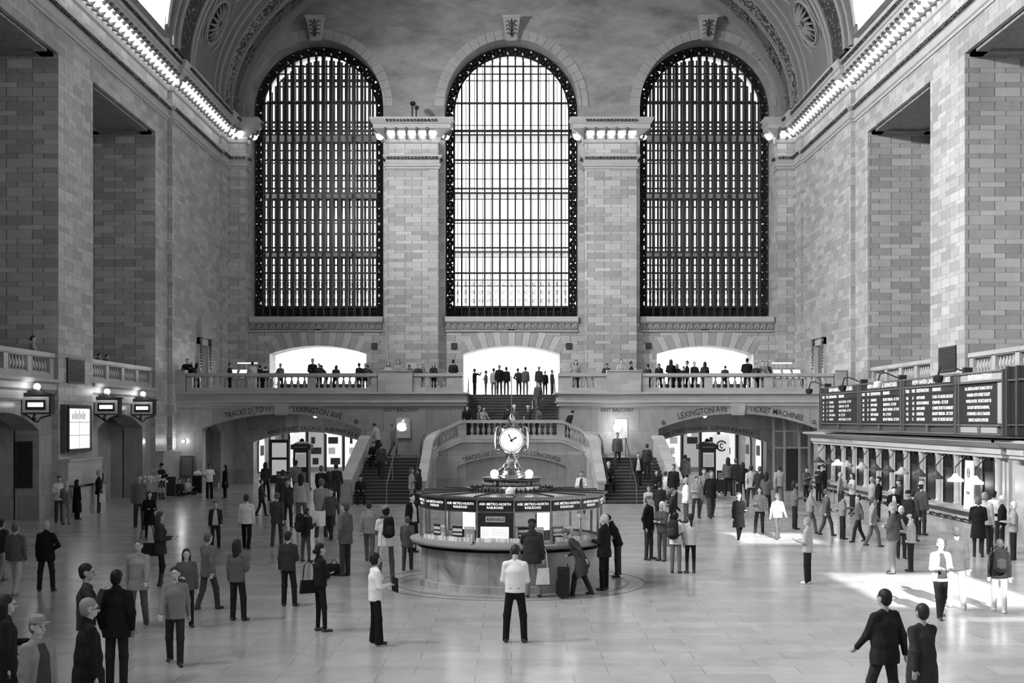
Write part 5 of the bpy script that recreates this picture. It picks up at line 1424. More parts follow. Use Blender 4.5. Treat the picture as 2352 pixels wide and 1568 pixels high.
# balcony: demonstration tables with tilted white screens
for x0, sgn, lb in ((ux(568, 70), 1, 'table with tilted white screens and a lit lamp bar behind the left balcony rail'), (ux(1800, 70), -1, 'table with tilted white screens and a lit lamp bar behind the right balcony rail')):
    root = empty('demonstration_table', (x0, 70.2, HB_), 0, lb, 'table', 'demonstration tables on the balcony')
    MB().box(-1.3, 1.3, -.5, .5, .86, .92).obj('table_top', mat('pale_wood_top', .6), root)
    for a, b in ((-1.2, -.4), (1.2, -.4), (-1.2, .4), (1.2, .4)): MB().box(a - .05, a + .05, b - .05, b + .05, 0, .86).obj('leg', GREY, root)
    for k in range(4):
        x = -.85 + k * .55; q = MB().prism([(x - .22, .92), (x + .2, .92), (x + .12 * sgn + .2, 1.36), (x + .12 * sgn - .2, 1.36)], lambda a, b: (a, -.3, b), lambda a, b: (a, -.27, b)); q.obj('screen', mat('lit_screen_back', .95, .4, emit=.9), root)
    MB().tube([(-.1, .1, .92), (-.1, .1, 1.75)], .02, 5).obj('lamp_post', GREY, root); MB().box(-.6, .5, .0, .15, 1.72, 1.78).obj('lamp_bar', GLOW, root)
p = px(410, 835, 69.5)
MB().box(-.45, .45, 0, .05, 0, 1.5).obj('light_box', GLOW, None, label='small bright light box at the left end of the balcony', cat='light box').location = (p.x - .2, 71.5, HB_ + .3)
MB().box(-.35, .35, 0, .05, 0, 1.5).obj('light_box', GLOW, None, label='small bright light box at the right end of the balcony', cat='light box').location = (px(1940, 0, 71.5).x, 71.5, HB_ + .9)

# ================================================================== PEOPLE
# A person is one continuous sculpted skin (signed-distance surface) plus clothing, hair and shoes as children.
def surfnet(f, org, h):
    """naive surface nets of a 3D field (negative inside): vertices and quads"""
    nx, ny, nz = f.shape; ins = f < 0
    c = [ins[dx:nx - 1 + dx, dy:ny - 1 + dy, dz:nz - 1 + dz] for dx in (0, 1) for dy in (0, 1) for dz in (0, 1)]
    s = sum(x.astype(np.int8) for x in c); act = (s > 0) & (s < 8)
    idx = -np.ones(act.shape, np.int64); I = np.argwhere(act)
    if len(I) == 0: return [], []
    idx[tuple(I.T)] = np.arange(len(I)); acc = np.zeros((len(I), 3)); cnt = np.zeros(len(I))
    for ax in range(3):
        d = np.zeros(3, int); d[ax] = 1; o1, o2 = [k for k in range(3) if k != ax]
        for u in (0, 1):
            for v in (0, 1):
                a = I.copy(); a[:, o1] += u; a[:, o2] += v; b = a + d
                fa, fb = f[tuple(a.T)], f[tuple(b.T)]; m = (fa < 0) != (fb < 0); t = np.where(m, fa / np.where(m, fa - fb, 1), 0)
                p = a.astype(float); p[:, ax] += t; acc[m] += (p - 0)[m]; cnt[m] += 1
    V = acc / cnt[:, None] * h + org; Q = []
    for ax in range(3):
        o1, o2 = (ax + 1) % 3, (ax + 2) % 3; d = np.zeros(3, int); d[ax] = 1
        sl = [slice(1, n - 1) for n in f.shape]; sl[ax] = slice(0, f.shape[ax] - 1); sh = list(sl); sh[ax] = slice(1, f.shape[ax])
        a = ins[tuple(sl)]; b = ins[tuple(sh)]
        for want, flip in ((a & ~b, False), (~a & b, True)):
            E = np.argwhere(want)
            if not len(E): continue
            E = E + np.array([1 if k != ax else 0 for k in range(3)])
            e1 = np.zeros(3, int); e1[o1] = 1; e2 = np.zeros(3, int); e2[o2] = 1
            q = [idx[tuple((E - e1 - e2).T)], idx[tuple((E - e2).T)], idx[tuple(E.T)], idx[tuple((E - e1).T)]]
            q = np.stack(q if not flip else q[::-1], 1); Q.append(q)
    Q = np.concatenate(Q); Q = Q[(Q >= 0).all(1)]
    return V, Q


class SDF:
    """union of tapered capsules (a, b, ra, rb, flatten) with smooth blending"""
    def __init__(s, k=.03): s.p = []; s.k = k; s.c = []
    def clip(s, P, N): s.c.append((np.array(P, float), np.array(N, float))); return s   # cut away the side N points to
    def cap(s, a, b, ra, rb=None, fl=None, neg=False): s.p.append((np.array(a, float), np.array(b, float), ra, ra if rb is None else rb, fl, neg)); return s
    def ell(s, c, r, R=None, neg=False): s.p.append((np.array(c, float), None, np.array(r, float), None, R, neg)); return s
    def mesh(s, h):
        if not s.p: return [], []
        lo = np.full(3, 9.); hi = np.full(3, -9.); bb = []
        for a, b, ra, rb, fl, neg in s.p:
            if b is None: r = np.full(3, ra.max()); l, u = a - r, a + r
            else:
                r = max(ra, rb) * (1.0 if fl is None else max(1, fl[1])); l, u = np.minimum(a, b) - r, np.maximum(a, b) + r
            bb.append((l, u)); lo = np.minimum(lo, l); hi = np.maximum(hi, u)
        pad = s.k + 2 * h; lo = lo - pad; hi = hi + pad; n = np.ceil((hi - lo) / h).astype(int) + 1
        f = np.full(n, .2, np.float32)
        ax = [lo[i] + h * np.arange(n[i]) for i in range(3)]
        for (a, b, ra, rb, fl, neg), (l, u) in zip(s.p, bb):
            i0 = np.maximum(((l - pad - lo) / h).astype(int), 0); i1 = np.minimum(((u + pad - lo) / h).astype(int) + 1, n)
            X = ax[0][i0[0]:i1[0]][:, None, None]; Y = ax[1][i0[1]:i1[1]][None, :, None]; Z = ax[2][i0[2]:i1[2]][None, None, :]
            if b is None:
                q = [X - a[0], Y - a[1], Z - a[2]]
                if fl is not None: q = [fl[0][i] * q[0] + fl[1][i] * q[1] + fl[2][i] * q[2] for i in range(3)]
                e = np.sqrt(sum((q[i] / ra[i]) ** 2 for i in range(3))); d = (e - 1) * ra.min()
            else:
                ab = b - a; L2 = max(ab @ ab, 1e-9); dx, dy, dz = X - a[0], Y - a[1], Z - a[2]
                t = np.clip((dx * ab[0] + dy * ab[1] + dz * ab[2]) / L2, 0, 1)
                ex, ey, ez = dx - t * ab[0], dy - t * ab[1], dz - t * ab[2]
                if fl is None: d = np.sqrt(ex * ex + ey * ey + ez * ez) - (ra + (rb - ra) * t)
                else:   # fl = (unit wide axis, width factor): elliptical section
                    wv, wf = fl; w_ = ex * wv[0] + ey * wv[1] + ez * wv[2]; r2 = ex * ex + ey * ey + ez * ez - w_ * w_
                    d = np.sqrt(np.maximum(r2, 0) + (w_ / wf) ** 2) - (ra + (rb - ra) * t)
            F = f[i0[0]:i1[0], i0[1]:i1[1], i0[2]:i1[2]]
            if neg: F[...] = np.maximum(F, -d)
            else:
                hh = np.clip(.5 + .5 * (F - d) / s.k, 0, 1); F[...] = F * (1 - hh) + d * hh - s.k * hh * (1 - hh)
        for P, N in s.c:
            np.maximum(f, ((ax[0] - P[0]) * N[0])[:, None, None] + ((ax[1] - P[1]) * N[1])[None, :, None] + ((ax[2] - P[2]) * N[2])[None, None, :], out=f)
        return surfnet(f, lo, h)


def sdf_obj(sd, h, name, m, parent):
    V, Q = sd.mesh(h)
    me = bpy.data.meshes.new(name)
    me.from_pydata(V.tolist() if len(V) else [], [], Q.tolist() if len(V) else []); me.update(); smooth(me)
    me.materials.append(m); o = bpy.data.objects.new(name, me); COL.objects.link(o); o.parent = parent
    return o


def cloth(v):
    key = 'cloth_%03d' % int(v * 1000)
    if key in MATS: return MATS[key]
    m = mat(key, v, .9, noise=.12, nscale=9, spec=.12); t = m.node_tree; g = NG(t); b = t.nodes['Principled BSDF']
    tc = g.n('ShaderNodeTexCoord'); mp = g.n('ShaderNodeMapping'); mp.inputs['Scale'].default_value = (9, 9, 4); g.link(tc.outputs['Object'], mp.inputs[0])
    n = g.n('ShaderNodeTexNoise'); n.inputs['Scale'].default_value = 1; n.inputs['Detail'].default_value = 3; n.inputs['Distortion'].default_value = 1.5; g.link(mp.outputs[0], n.inputs['Vector'])
    bm = g.n('ShaderNodeBump'); bm.inputs['Strength'].default_value = .8; bm.inputs['Distance'].default_value = .035; g.link(n.outputs['Fac'], bm.inputs['Height']); g.link(bm.outputs[0], b.inputs['Normal'])
    return m
def skin(v): return mat('skin_%03d' % int(v * 1000), v, .5)
def hairm(v): return mat('hair_%03d' % int(v * 1000), v, .6, spec=.25)
SHIRT_STRIPE = None


def striped():
    if 'striped_shirt' in MATS: return MATS['striped_shirt']
    m, t, b = nt('striped_shirt'); g = NG(t); tc = g.n('ShaderNodeTexCoord'); sp = g.n('ShaderNodeSeparateXYZ'); g.link(tc.outputs['Object'], sp.inputs[0])
    f = g.m('GREATER_THAN', g.m('FRACT', g.m('MULTIPLY', sp.outputs[0], 55)), .78); g.link(g.mix(f, .78, .5), b.inputs['Base Color']); b.inputs['Roughness'].default_value = .85
    MATS['striped_shirt'] = m; return m


def plaid():
    if 'plaid_shirt' in MATS: return MATS['plaid_shirt']
    m, t, b = nt('plaid_shirt'); g = NG(t); tc = g.n('ShaderNodeTexCoord'); sp = g.n('ShaderNodeSeparateXYZ'); g.link(tc.outputs['Object'], sp.inputs[0])
    a = g.m('GREATER_THAN', g.m('FRACT', g.m('MULTIPLY', sp.outputs[0], 30)), .7); c = g.m('GREATER_THAN', g.m('FRACT', g.m('MULTIPLY', sp.outputs[2], 30)), .7)
    g.link(g.m('SUBTRACT', .7, g.m('MULTIPLY', g.m('ADD', a, c), .25)), b.inputs['Base Color']); MATS['plaid_shirt'] = m; return m


ARMS = {  # (upper arm dir, forearm dir) for the right arm: x outward, y forward, z up; left mirrored
    'down': ((.16, .0, -1), (.08, .14, -1)), 'walk_f': ((.12, .42, -1), (.05, .75, -.8)), 'walk_b': ((.14, -.4, -1), (.08, -.1, -1)),
    'bent': ((.16, .1, -1), (-.35, 1, .1)), 'phone': ((.18, .25, -1), (-.3, 1, .45)), 'cross': ((.14, .3, -1), (-1, .45, .12)), 'hip': ((.55, -.1, -1), (-.75, .25, -.55)),
    'pocket': ((.3, -.2, -1), (-.12, .3, -1)), 'face': ((.2, .5, -.7), (-.3, .35, 1)), 'up': ((.3, .15, 1), (.0, .2, 1)), 'reach': ((.1, .8, -.55), (-.05, 1, .05)), 'back': ((.25, -.3, -1), (-.6, -.5, -.75)),
    'camera': ((.3, .75, -.2), (-.35, .6, .7)), 'rail': ((.2, .45, -1), (-.25, 1, -.15)), 'lap': ((.2, .2, -1), (-.4, .9, -.25))}
LEGS = {'stand': ((.045, .02, -1), (.0, -.02, -1)), 'wide': ((.14, .02, -1), (.05, -.02, -1)), 'fwd': ((.04, .36, -1), (.0, .14, -1)), 'back': ((.04, -.14, -1), (.0, -.5, -1)), 'bend': ((.08, .22, -1), (.0, -.2, -1)),
        'sit': ((.14, 1, -.12), (0, .12, -1)), 'side': ((.3, .04, -1), (.16, -.02, -1)), 'floor': ((.5, 1, .1), (-.9, .1, -.35)), 'mid': ((.03, .02, -1), (.02, -.04, -1))}


def uv(v): v = np.array(v, float); return v / np.linalg.norm(v)


def person(x, y, z, face, H=1.75, arms=('down', 'down'), legs=('stand', 'stand'), lean=0, tilt=0, bow=0, turn=0, top=.03, top_len='hip', sleeve='long', bottom='trousers', bot=.03, flare=0, shoes=.02,
           sk=.42, hair='short', hc=.02, w=1.0, fat=1.0, hat=None, label='', detail=1, collar=None, open_front=None, boots=False, group=None, bust=0, topm=None, hood=False, belt=False):
    """face: heading in degrees, 0 = looking away from the camera (+y), 90 = toward +x (right), 180 = toward the camera"""
    S = H / 1.75; h = max(.0085, 1.25 * y / K) * (1 if detail == 1 else detail)
    root = empty('person', (x, y, z), -math.radians(face), label, 'person', group)
    hz = .93 if legs[0] not in ('sit', 'floor') else (.52 if legs[0] == 'sit' else .12)
    L = lambda v: np.array(v, float) * S
    pel = np.array([0, 0, hz]); T = np.array([math.sin(tilt), math.sin(lean), 0]); T[2] = math.sqrt(max(.05, 1 - T[0] ** 2 - T[1] ** 2))
    ct, st = math.cos(turn), math.sin(turn); SX = np.array([ct, -st, 0]); FY = np.array([st, ct, 0])    # shoulder line, chest forward
    FY = uv(FY - T * (FY @ T)); SX = uv(np.cross(FY, T))
    loc = lambda v: SX * v[0] + FY * v[1] + T * v[2]
    waist = pel + T * .14; chest = pel + T * .36; neck = pel + T * .535; sw = .168 * w
    sh = {s: neck + SX * s * sw - T * .06 for s in (-1, 1)}
    fdn = math.sin(bow); hd = uv(T * math.cos(bow) + FY * math.sin(bow)); head = neck + T * .045 + hd * .135 + FY * .012
    hf = uv(FY * math.cos(bow) - T * math.sin(bow))
    A = {}
    for s, nm in zip((-1, 1), arms):
        u, f = ARMS[nm]; ud = uv(loc((u[0] * s, u[1], u[2]))); fd = uv(loc((f[0] * s, f[1], f[2])))
        el = sh[s] + ud * .285; wr = el + fd * .245; A[s] = (el, wr, ud, fd)
    G = {}
    for s, nm in zip((-1, 1), legs):
        u, f = LEGS[nm]; hp = pel + np.array([s * .088, 0, -.02]); kn = hp + uv((u[0] * s, u[1], u[2])) * .425; an = kn + uv((f[0] * s, f[1], f[2])) * .415; G[s] = [hp, kn, an]
    if legs[0] not in ('sit', 'floor'):   # drop so that the lower ankle stands at .075
        dz = min(G[-1][2][2], G[1][2][2]) - .075
        for s in (-1, 1):
            for i in range(3): G[s][i] = G[s][i] - np.array([0, 0, dz])
        sh0 = np.array([0, 0, dz]); pel, waist, chest, neck, head = (v - sh0 for v in (pel, waist, chest, neck, head))
        for s in (-1, 1): sh[s] = sh[s] - sh0; A[s] = (A[s][0] - sh0, A[s][1] - sh0, A[s][2], A[s][3])
    X0 = np.array([1., 0, 0]); Fd = {}
    for s in (-1, 1):
        a = G[s][2]; fwd = uv((s * .22, 1, 0)) if legs[0] != 'floor' else uv((s * .2, .9, .3)); Fd[s] = fwd
    # ---- skin
    b = SDF(.028 * S); c = b.cap
    hw = (SX, 1.25)
    c(L(waist), L(chest), .098 * S * fat, .112 * S, (SX, 1.3)); c(L(pel), L(waist), .105 * S * fat, .095 * S * fat, (SX, 1.3)); c(L(chest), L(neck - T * .06), .11 * S, .07 * S, (SX, 1.45 * w))
    c(L(neck - T * .04), L(neck + T * .07 + hd * .03), .056 * S, .05 * S)
    R = np.stack([uv(np.cross(hf, hd)), hf, hd])
    near = h < .014
    b.k = .02 * S
    b.ell(L(head + hd * .025 - hf * .012), np.array([.079, .098, .104]) * S, R)
    b.ell(L(head - hd * .05 + hf * .03), np.array([.056, .06, .066]) * S, R)
    c(L(head - hd * .01 + hf * .09), L(head - hd * .035 + hf * .112), .011 * S, .015 * S)
    for s in (-1, 1): b.ell(L(head + R[0] * s * .082 - hd * .01 - hf * .01), np.array([.011, .02, .032]) * S, R)
    if near:
        c(L(head + hd * .03 + hf * .083 - R[0] * .035), L(head + hd * .03 + hf * .083 + R[0] * .035), .014 * S)
        c(L(head - hd * .068 + hf * .072 - R[0] * .015), L(head - hd * .068 + hf * .072 + R[0] * .015), .012 * S)
    for s in (-1, 1):
        el, wr, ud, fd = A[s]
        c(L(sh[s]), L(el), .05 * S, .04 * S); c(L(el), L(wr), .04 * S, .026 * S)
        # palm, thumb and five separate curled fingers
        nrm = uv(np.cross(fd, SX * s + FY * .3)); side = uv(np.cross(nrm, fd)) * s
        if near:
            b2 = SDF(.008 * S); b2.cap(L(wr - fd * .03), L(wr + fd * .01), .026 * S, .025 * S, (side, 1.1)); b2.cap(L(wr + fd * .015), L(wr + fd * .075), .018 * S, .018 * S, (side, 2.0))
            for i, ln in enumerate((.034, .04, .038, .03)):
                o = side * (.027 - .018 * i); p0 = wr + fd * .085 + o; p1 = p0 + uv(fd + nrm * .25) * ln; p2 = p1 + uv(fd + nrm * 1.0) * ln * .8
                b2.cap(L(p0), L(p1), .0092 * S, .0085 * S); b2.cap(L(p1), L(p2), .0085 * S, .007 * S)
            p0 = wr + fd * .03 + side * .034; p1 = p0 + uv(fd * .7 + side * .8 + nrm * .3) * .038; p2 = p1 + uv(fd + side * .1 + nrm * .4) * .028
            b2.cap(L(p0), L(p1), .0115 * S, .01 * S); b2.cap(L(p1), L(p2), .01 * S, .008 * S)
            G.setdefault('hands', []).append(b2)
        else:
            c(L(wr), L(wr + fd * .08), .022 * S, .024 * S, (side, 1.5)); c(L(wr + fd * .08), L(wr + fd * .13 + nrm * .02), .022 * S, .016 * S, (side, 1.4)); c(L(wr + fd * .03), L(wr + fd * .06 + side * .045), .012 * S, .01 * S)
    for s in (-1, 1):
        hp, kn, an = G[s]; c(L(hp), L(kn), .07 * S, .05 * S); c(L(kn), L(an), .05 * S, .036 * S); c(L(an), L(an + Fd[s] * .08 + np.array([0, 0, -.045])), .032 * S, .02 * S)
    V, Q = b.mesh(h); V = np.array(V); Q = np.array(Q)
    for b2 in G.get('hands', []):
        v2, q2 = b2.mesh(.0055); Q = np.concatenate([Q, q2 + len(V)]); V = np.concatenate([V, v2])
    me = bpy.data.meshes.new('body'); me.from_pydata(V.tolist(), [], Q.tolist()); me.update(); smooth(me); me.materials.append(skin(sk))
    o = bpy.data.objects.new('body', me); COL.objects.link(o); o.parent = root; o_body = o
    # ---- upper garment
    t = SDF(.03 * S); g = t.cap; tk = .016
    hem = {'crop': .02, 'waist': -.02, 'hip': -.09, 'jacket': -.16, 'coat': -.38, 'long': -.62}[top_len]
    g(L(waist), L(chest), (.113 * fat + tk) * S * (1 if fat <= 1 else 1), (.126 + tk * .5) * S, (SX, 1.32 * w ** .5)); g(L(chest), L(neck - T * .07), .125 * S, .082 * S, (SX, 1.5 * w))
    for s in (-1, 1): g(L(neck - T * .0 + SX * s * .03), L(sh[s] - SX * s * .02), .05 * S, .056 * S)
    hb = pel + T * max(hem, -.1); g(L(hb - T * .06), L(waist), (.122 * fat + tk) * S, (.11 * fat + tk) * S, (SX, 1.38)); t.clip(L(pel + T * hem), -T)
    if hem < -.1: g(L(pel + np.array([0, 0, -.06])), L(pel + np.array([0, 0, hem - .12])), (.13 * fat + tk) * S, (.15 + .04 * (hem < -.3)) * S, (SX, 1.3))
    if bust:
        for s in (-1, 1): t.ell(L(chest + SX * s * .062 + FY * .095 - T * .01), np.array([.062, .055, .062]) * S)
    for s in (-1, 1):
        el, wr, ud, fd = A[s]; g(L(sh[s]), L(el if sleeve != 'short' else sh[s] + ud * .17), .066 * S, .055 * S)
        if sleeve in ('long', 'rolled'): g(L(el), L(wr if sleeve == 'long' else el + fd * .09), .054 * S, (.04 if sleeve == 'long' else .052) * S)
    if collar or hood: g(L(neck - T * .01 - FY * .012), L(neck + T * .035 - FY * .02), (.075 if not hood else .095) * S, (.068 if not hood else .08) * S)
    sdf_obj(t, h, 'coat' if top_len in ('coat', 'long') else ('jacket' if collar or top_len == 'jacket' else 'shirt'), topm or cloth(top), root)
    if open_front is not None:
        t = SDF(.03 * S); g = t.cap; e_ = .008
        g(L(waist), L(chest), (.113 * fat + tk + e_) * S, (.126 + tk * .5 + e_) * S, (SX, 1.32 * w ** .5)); g(L(chest), L(neck - T * .07), (.125 + e_) * S, (.082 + e_) * S, (SX, 1.5 * w)); g(L(pel - T * .1), L(waist), (.122 * fat + tk + e_) * S, (.11 * fat + tk + e_) * S, (SX, 1.36))
        t.clip(L(pel + T * max(hem + .06, -.02)), -T).clip(L(neck + SX * .05), uv(SX + T * .12)).clip(L(neck - SX * .05), uv(-SX + T * .12)).clip(L(neck + FY * .02), -FY); sdf_obj(t, h, 'shirt_front', open_front if not isinstance(open_front, float) else cloth(open_front), root)
    # ---- lower garment
    t = SDF(.03 * S); g = t.cap
    if bottom != 'none':
        g(L(pel + T * .07), L(pel - T * .04), .108 * fat * S, .112 * fat * S, (SX, 1.28))
        for s in (-1, 1):
            hp, kn, an = G[s]
            if bottom == 'skirt':
                mid = hp + (kn - hp) * (.85); g(L(hp), L(mid), .1 * S, .105 * S)
            elif bottom == 'shorts': g(L(hp), L(hp + (kn - hp) * .75), .096 * S, .09 * S)
            else:
                r1, r2, r3 = {'trousers': (.084, .068, .058 + flare), 'jeans': (.086, .06, .05), 'leggings': (.08, .054, .042)}[bottom]
                end = an - np.array([0, 0, .03]) if bottom != 'leggings' else an; g(L(hp), L(kn), r1 * S * fat ** .5, r2 * S); g(L(kn), L(end), r2 * S, r3 * S)
        if bottom == 'skirt': g(L((G[-1][0] + G[1][0]) / 2), L((G[-1][1] + G[1][1]) / 2 * .85 + (G[-1][0] + G[1][0]) / 2 * .15), .11 * S, .1 * S, (X0, 1.3))
        if bottom in ('skirt', 'shorts'): t.clip(L((G[-1][1] + G[1][1]) / 2 + np.array([0, 0, .1])), (0, 0, -1))
        elif legs[0] not in ('sit', 'floor'): t.clip((0, 0, .03 * S), (0, 0, -1))
        sdf_obj(t, h, {'skirt': 'skirt', 'shorts': 'shorts'}.get(bottom, 'trousers'), cloth(bot), root)
    # ---- shoes
    for s in (-1, 1):
        an = G[s][2]; f = Fd[s]; t = SDF(.015 * S); z0 = np.array([0, 0, 1.])
        t.cap(L(an - f * .035 - z0 * .035), L(an + f * .13 - z0 * .042), .038 * S, .032 * S, (uv(np.cross(f, z0)), 1.15))
        if boots: t.cap(L(an - z0 * .02), L(an + (G[s][1] - an) * .5), .046 * S, .056 * S)
        sdf_obj(t, h * .9, 'boot' if boots else 'shoe', mat('shoe_%03d' % int(shoes * 1000), shoes, .4), root)
    # ---- hair, hats
    t = SDF(.02 * S)
    if hair != 'bald':
        t.ell(L(head + hd * .042 - hf * .02), np.array([.086, .1, .094]) * S, R)
        t.ell(L(head - hf * .045 - hd * .012), np.array([.081, .066, .088]) * S, R)
        if hair in ('long', 'tail'):
            t.cap(L(head - hf * .06), L(neck - FY * .07 - T * (.16 if hair == 'long' else .1)), .068 * S, .04 * S, (SX, 1.5 if hair == 'long' else .7))
            if hair == 'long':
                for s in (-1, 1): t.cap(L(head + R[0] * s * .07 - hf * .02), L(neck + SX * s * .08 - T * .08), .034 * S, .024 * S)
        elif hair == 'bob': [t.cap(L(head + R[0] * s * .062 - hf * .015 + hd * .02), L(head + R[0] * s * .068 - hd * .07 - hf * .01), .038 * S, .032 * S) for s in (-1, 1)]; t.cap(L(head - hf * .05), L(head - hd * .08 - hf * .045), .07 * S, .045 * S, (SX, 1.2))
        elif hair == 'bun': t.ell(L(head - hf * .12 - hd * .035), np.array([.05, .05, .05]) * S)
        t.ell(L(head - hd * .025 + hf * .1), np.array([.078, .07, .088]) * S, R, neg=True)
        sdf_obj(t, h, 'hair', hairm(hc), root)
    if hat:
        hk, hv = hat; q = MB(); M = Matrix(((R[0][0], R[1][0], R[2][0]), (R[0][1], R[1][1], R[2][1]), (R[0][2], R[1][2], R[2][2]))).to_4x4()
        hp_ = Vector(L(head + hd * (.07 if hk != 'cap' else .045) - hf * .012))
        if hk == 'cap':
            q.lathe([(.098 * S, 0), (.1 * S, .03 * S), (.085 * S, .075 * S), (.04 * S, .1 * S), (.001, .104 * S)], n=20)
            q.prism([(-.07 * S, .07 * S), (.07 * S, .07 * S), (.055 * S, .165 * S), (-.055 * S, .165 * S)], lambda a, c_: (a, c_, 0), lambda a, c_: (a, c_, .012 * S))
        elif hk == 'beanie': q.lathe([(.097 * S, -.03 * S), (.1 * S, .03 * S), (.085 * S, .07 * S), (.04 * S, .095 * S), (.001, .1 * S)], n=20)
        else: q.lathe([(.145 * S, .0), (.15 * S, .012 * S), (.1 * S, .018 * S), (.094 * S, .08 * S), (.08 * S, .11 * S), (.04 * S, .1 * S), (.001, .1 * S)], n=24)
        q.xf(Matrix.Translation(hp_) @ M); q.obj('cap' if hk == 'cap' else 'hat', cloth(hv), root, True)
    if h < .016 and detail == 1:
        for s in (-1, 1):
            MB().ball(tuple(L(head + R[0] * s * .033 + hf * .09 + hd * .004)), .0095 * S, 8).obj('eye', BLACK, o_body, True)
        MB().tube([tuple(L(head + R[0] * a * .024 + hf * (.094 - abs(a) * .008) - hd * .06)) for a in (-1, 0, 1)], .0045 * S, 5).obj('mouth', mat('lips', .2, .5), o_body)
    if belt: MB().lathe([(.125 * S * fat, -.018), (.13 * S * fat, -.018), (.13 * S * fat, .018), (.125 * S * fat, .018)], tuple(L(pel + T * .07)), 28, sq=lambda a: 1 + .3 * math.cos(a) ** 2).obj('belt', BLACK, root)
    root['j'] = 0; del root['j']
    rz = -math.radians(face); cr, sr = math.cos(rz), math.sin(rz)
    def W(p): p = L(p); return Vector((x + cr * p[0] - sr * p[1], y + sr * p[0] + cr * p[1], z + p[2]))
    fw = Vector((math.sin(math.radians(face)), math.cos(math.radians(face)), 0)); rt = Vector((fw.y, -fw.x, 0))
    return dict(root=root, hand={s: W(A[s][1] + A[s][3] * .07) for s in (-1, 1)}, chest=W(chest), neck=W(neck), pel=W(pel), head=W(head), sh={s: W(sh[s]) for s in (-1, 1)}, fw=fw, rt=rt, face=face, S=S)


def handbag(p, face, label, v=.03, w_=.3, h_=.22, strap=.3, name='handbag', cat='handbag', d=.1, m=None, group=None):
    root = empty(name, p, -math.radians(face), label, cat, group); m = m or cloth(v)
    q = MB().prism([(-w_ / 2, -h_), (w_ / 2, -h_), (w_ * .42, 0), (-w_ * .42, 0)], lambda a, b: (-d / 2, a, b), lambda a, b: (d / 2, a, b)); q.obj('bag_body', m, root)
    if strap: MB().tube([(0, -w_ * .35, -.01), (0, -w_ * .25, strap * .7), (0, 0, strap), (0, w_ * .25, strap * .7), (0, w_ * .35, -.01)], .011, 5).obj('strap', m, root, True)
    return root


def backpack(P, label, v=.02, S=1.0, group=None):
    fw = P['fw']; p = P['chest'] - fw * .22 + Vector((0, 0, .02))
    root = empty('backpack', p, -math.radians(P['face']), label, 'backpack', group)
    t = SDF(.03); t.cap((0, 0, -.17), (0, 0, .13), .11 * S, .1 * S, (np.array([1., 0, 0]), 1.35)); sdf_obj(t, .018, 'pack_body', cloth(v), root)
    t = SDF(.02); t.cap((0, -.1, -.14), (0, -.1, -.03), .06, .06, (np.array([1., 0, 0]), 1.6)); sdf_obj(t, .018, 'front_pocket', cloth(v + .015), root)
    for s in (-1, 1): MB().tube([(s * .1, .02, .2), (s * .13, .17, .22), (s * .14, .33, .08), (s * .16, .3, -.12), (s * .12, .08, -.18)], .018, 5).obj('strap', cloth(v), root, True)


def suitcase(x, y, label, v=.03, h_=.62, w_=.42, d=.25, face=0, handle=.35, group=None):
    root = empty('suitcase', (x, y, F0), -math.radians(face), label, 'suitcase', group)
    MB().box(-w_ / 2, w_ / 2, -d / 2, d / 2, .05, h_).box(-w_ / 2 + .03, w_ / 2 - .03, -d / 2 - .03, d / 2, .1, h_ * .55).obj('shell', cloth(v), root)
    for s in (-1, 1): MB().lathe([(.001, -.015), (.04, -.015), (.04, .015), (.001, .015)], n=12).xf(Matrix.Translation((s * (w_ / 2 - .05), 0, .04)) @ Matrix.Rotation(PI / 2, 4, 'Y')).obj('wheel', BLACK, root)
    if handle: MB().tube([(-.1, d / 2 - .04, h_), (-.1, d / 2 - .04, h_ + handle), (.1, d / 2 - .04, h_ + handle), (.1, d / 2 - .04, h_)], .012, 5).obj('handle', BRONZE, root)


def sheet(p, face, w_, h_, label, name='newspaper', cat='newspaper', m=None, fold=True):
    root = empty(name, p, -math.radians(face), label, cat)
    n = 7; q = MB(); v = []
    for i in range(n + 1):
        for j in (0, 1): v.append((-w_ / 2 + w_ * i / n, .05 * abs(i / n - .5) * 2 + .02 * math.sin(i * 2.1), (j - .5) * h_ + .01 * math.sin(i)))
    q.add(v + [(a, b + .004, c) for a, b, c in v], [(2 * i, 2 * i + 2, 2 * i + 3, 2 * i + 1) for i in range(n)] + [(2 * (n + 1) + 2 * i, 2 * (n + 1) + 2 * i + 1, 2 * (n + 1) + 2 * i + 3, 2 * (n + 1) + 2 * i + 2) for i in range(n)])
    q.obj('sheet', m or PAPER, root)


def F(pxx, yf, yt, label, **kw):
    """person standing on the concourse: pixel of the feet and of the crown in the photograph give place and height"""
    Y = fy(yf); X = (pxx - 1175) / K * Y; H = kw.pop('H', None) or min(1.98, CH - F0 - (yt - 964) * Y / K)
    return person(X, Y, F0, kw.pop('face', 0), H=H, label=label, **kw)


def D(pxx, yt, H, label, z=None, **kw):
    """person whose feet are hidden: crown pixel and height give the distance"""
    Y = kw.pop('Y', None)
    if z is None:
        z = F0
        if Y: Y *= .933
    if Y is None: Y = (CH - H - z) * K / (yt - 964)
    else: H = CH - (yt - 964) * Y / K - z
    X = (pxx - 1175) / K * Y
    return person(X, Y, z, kw.pop('face', 0), H=H, label=label, **kw)


GW = 'walkers crossing the concourse'
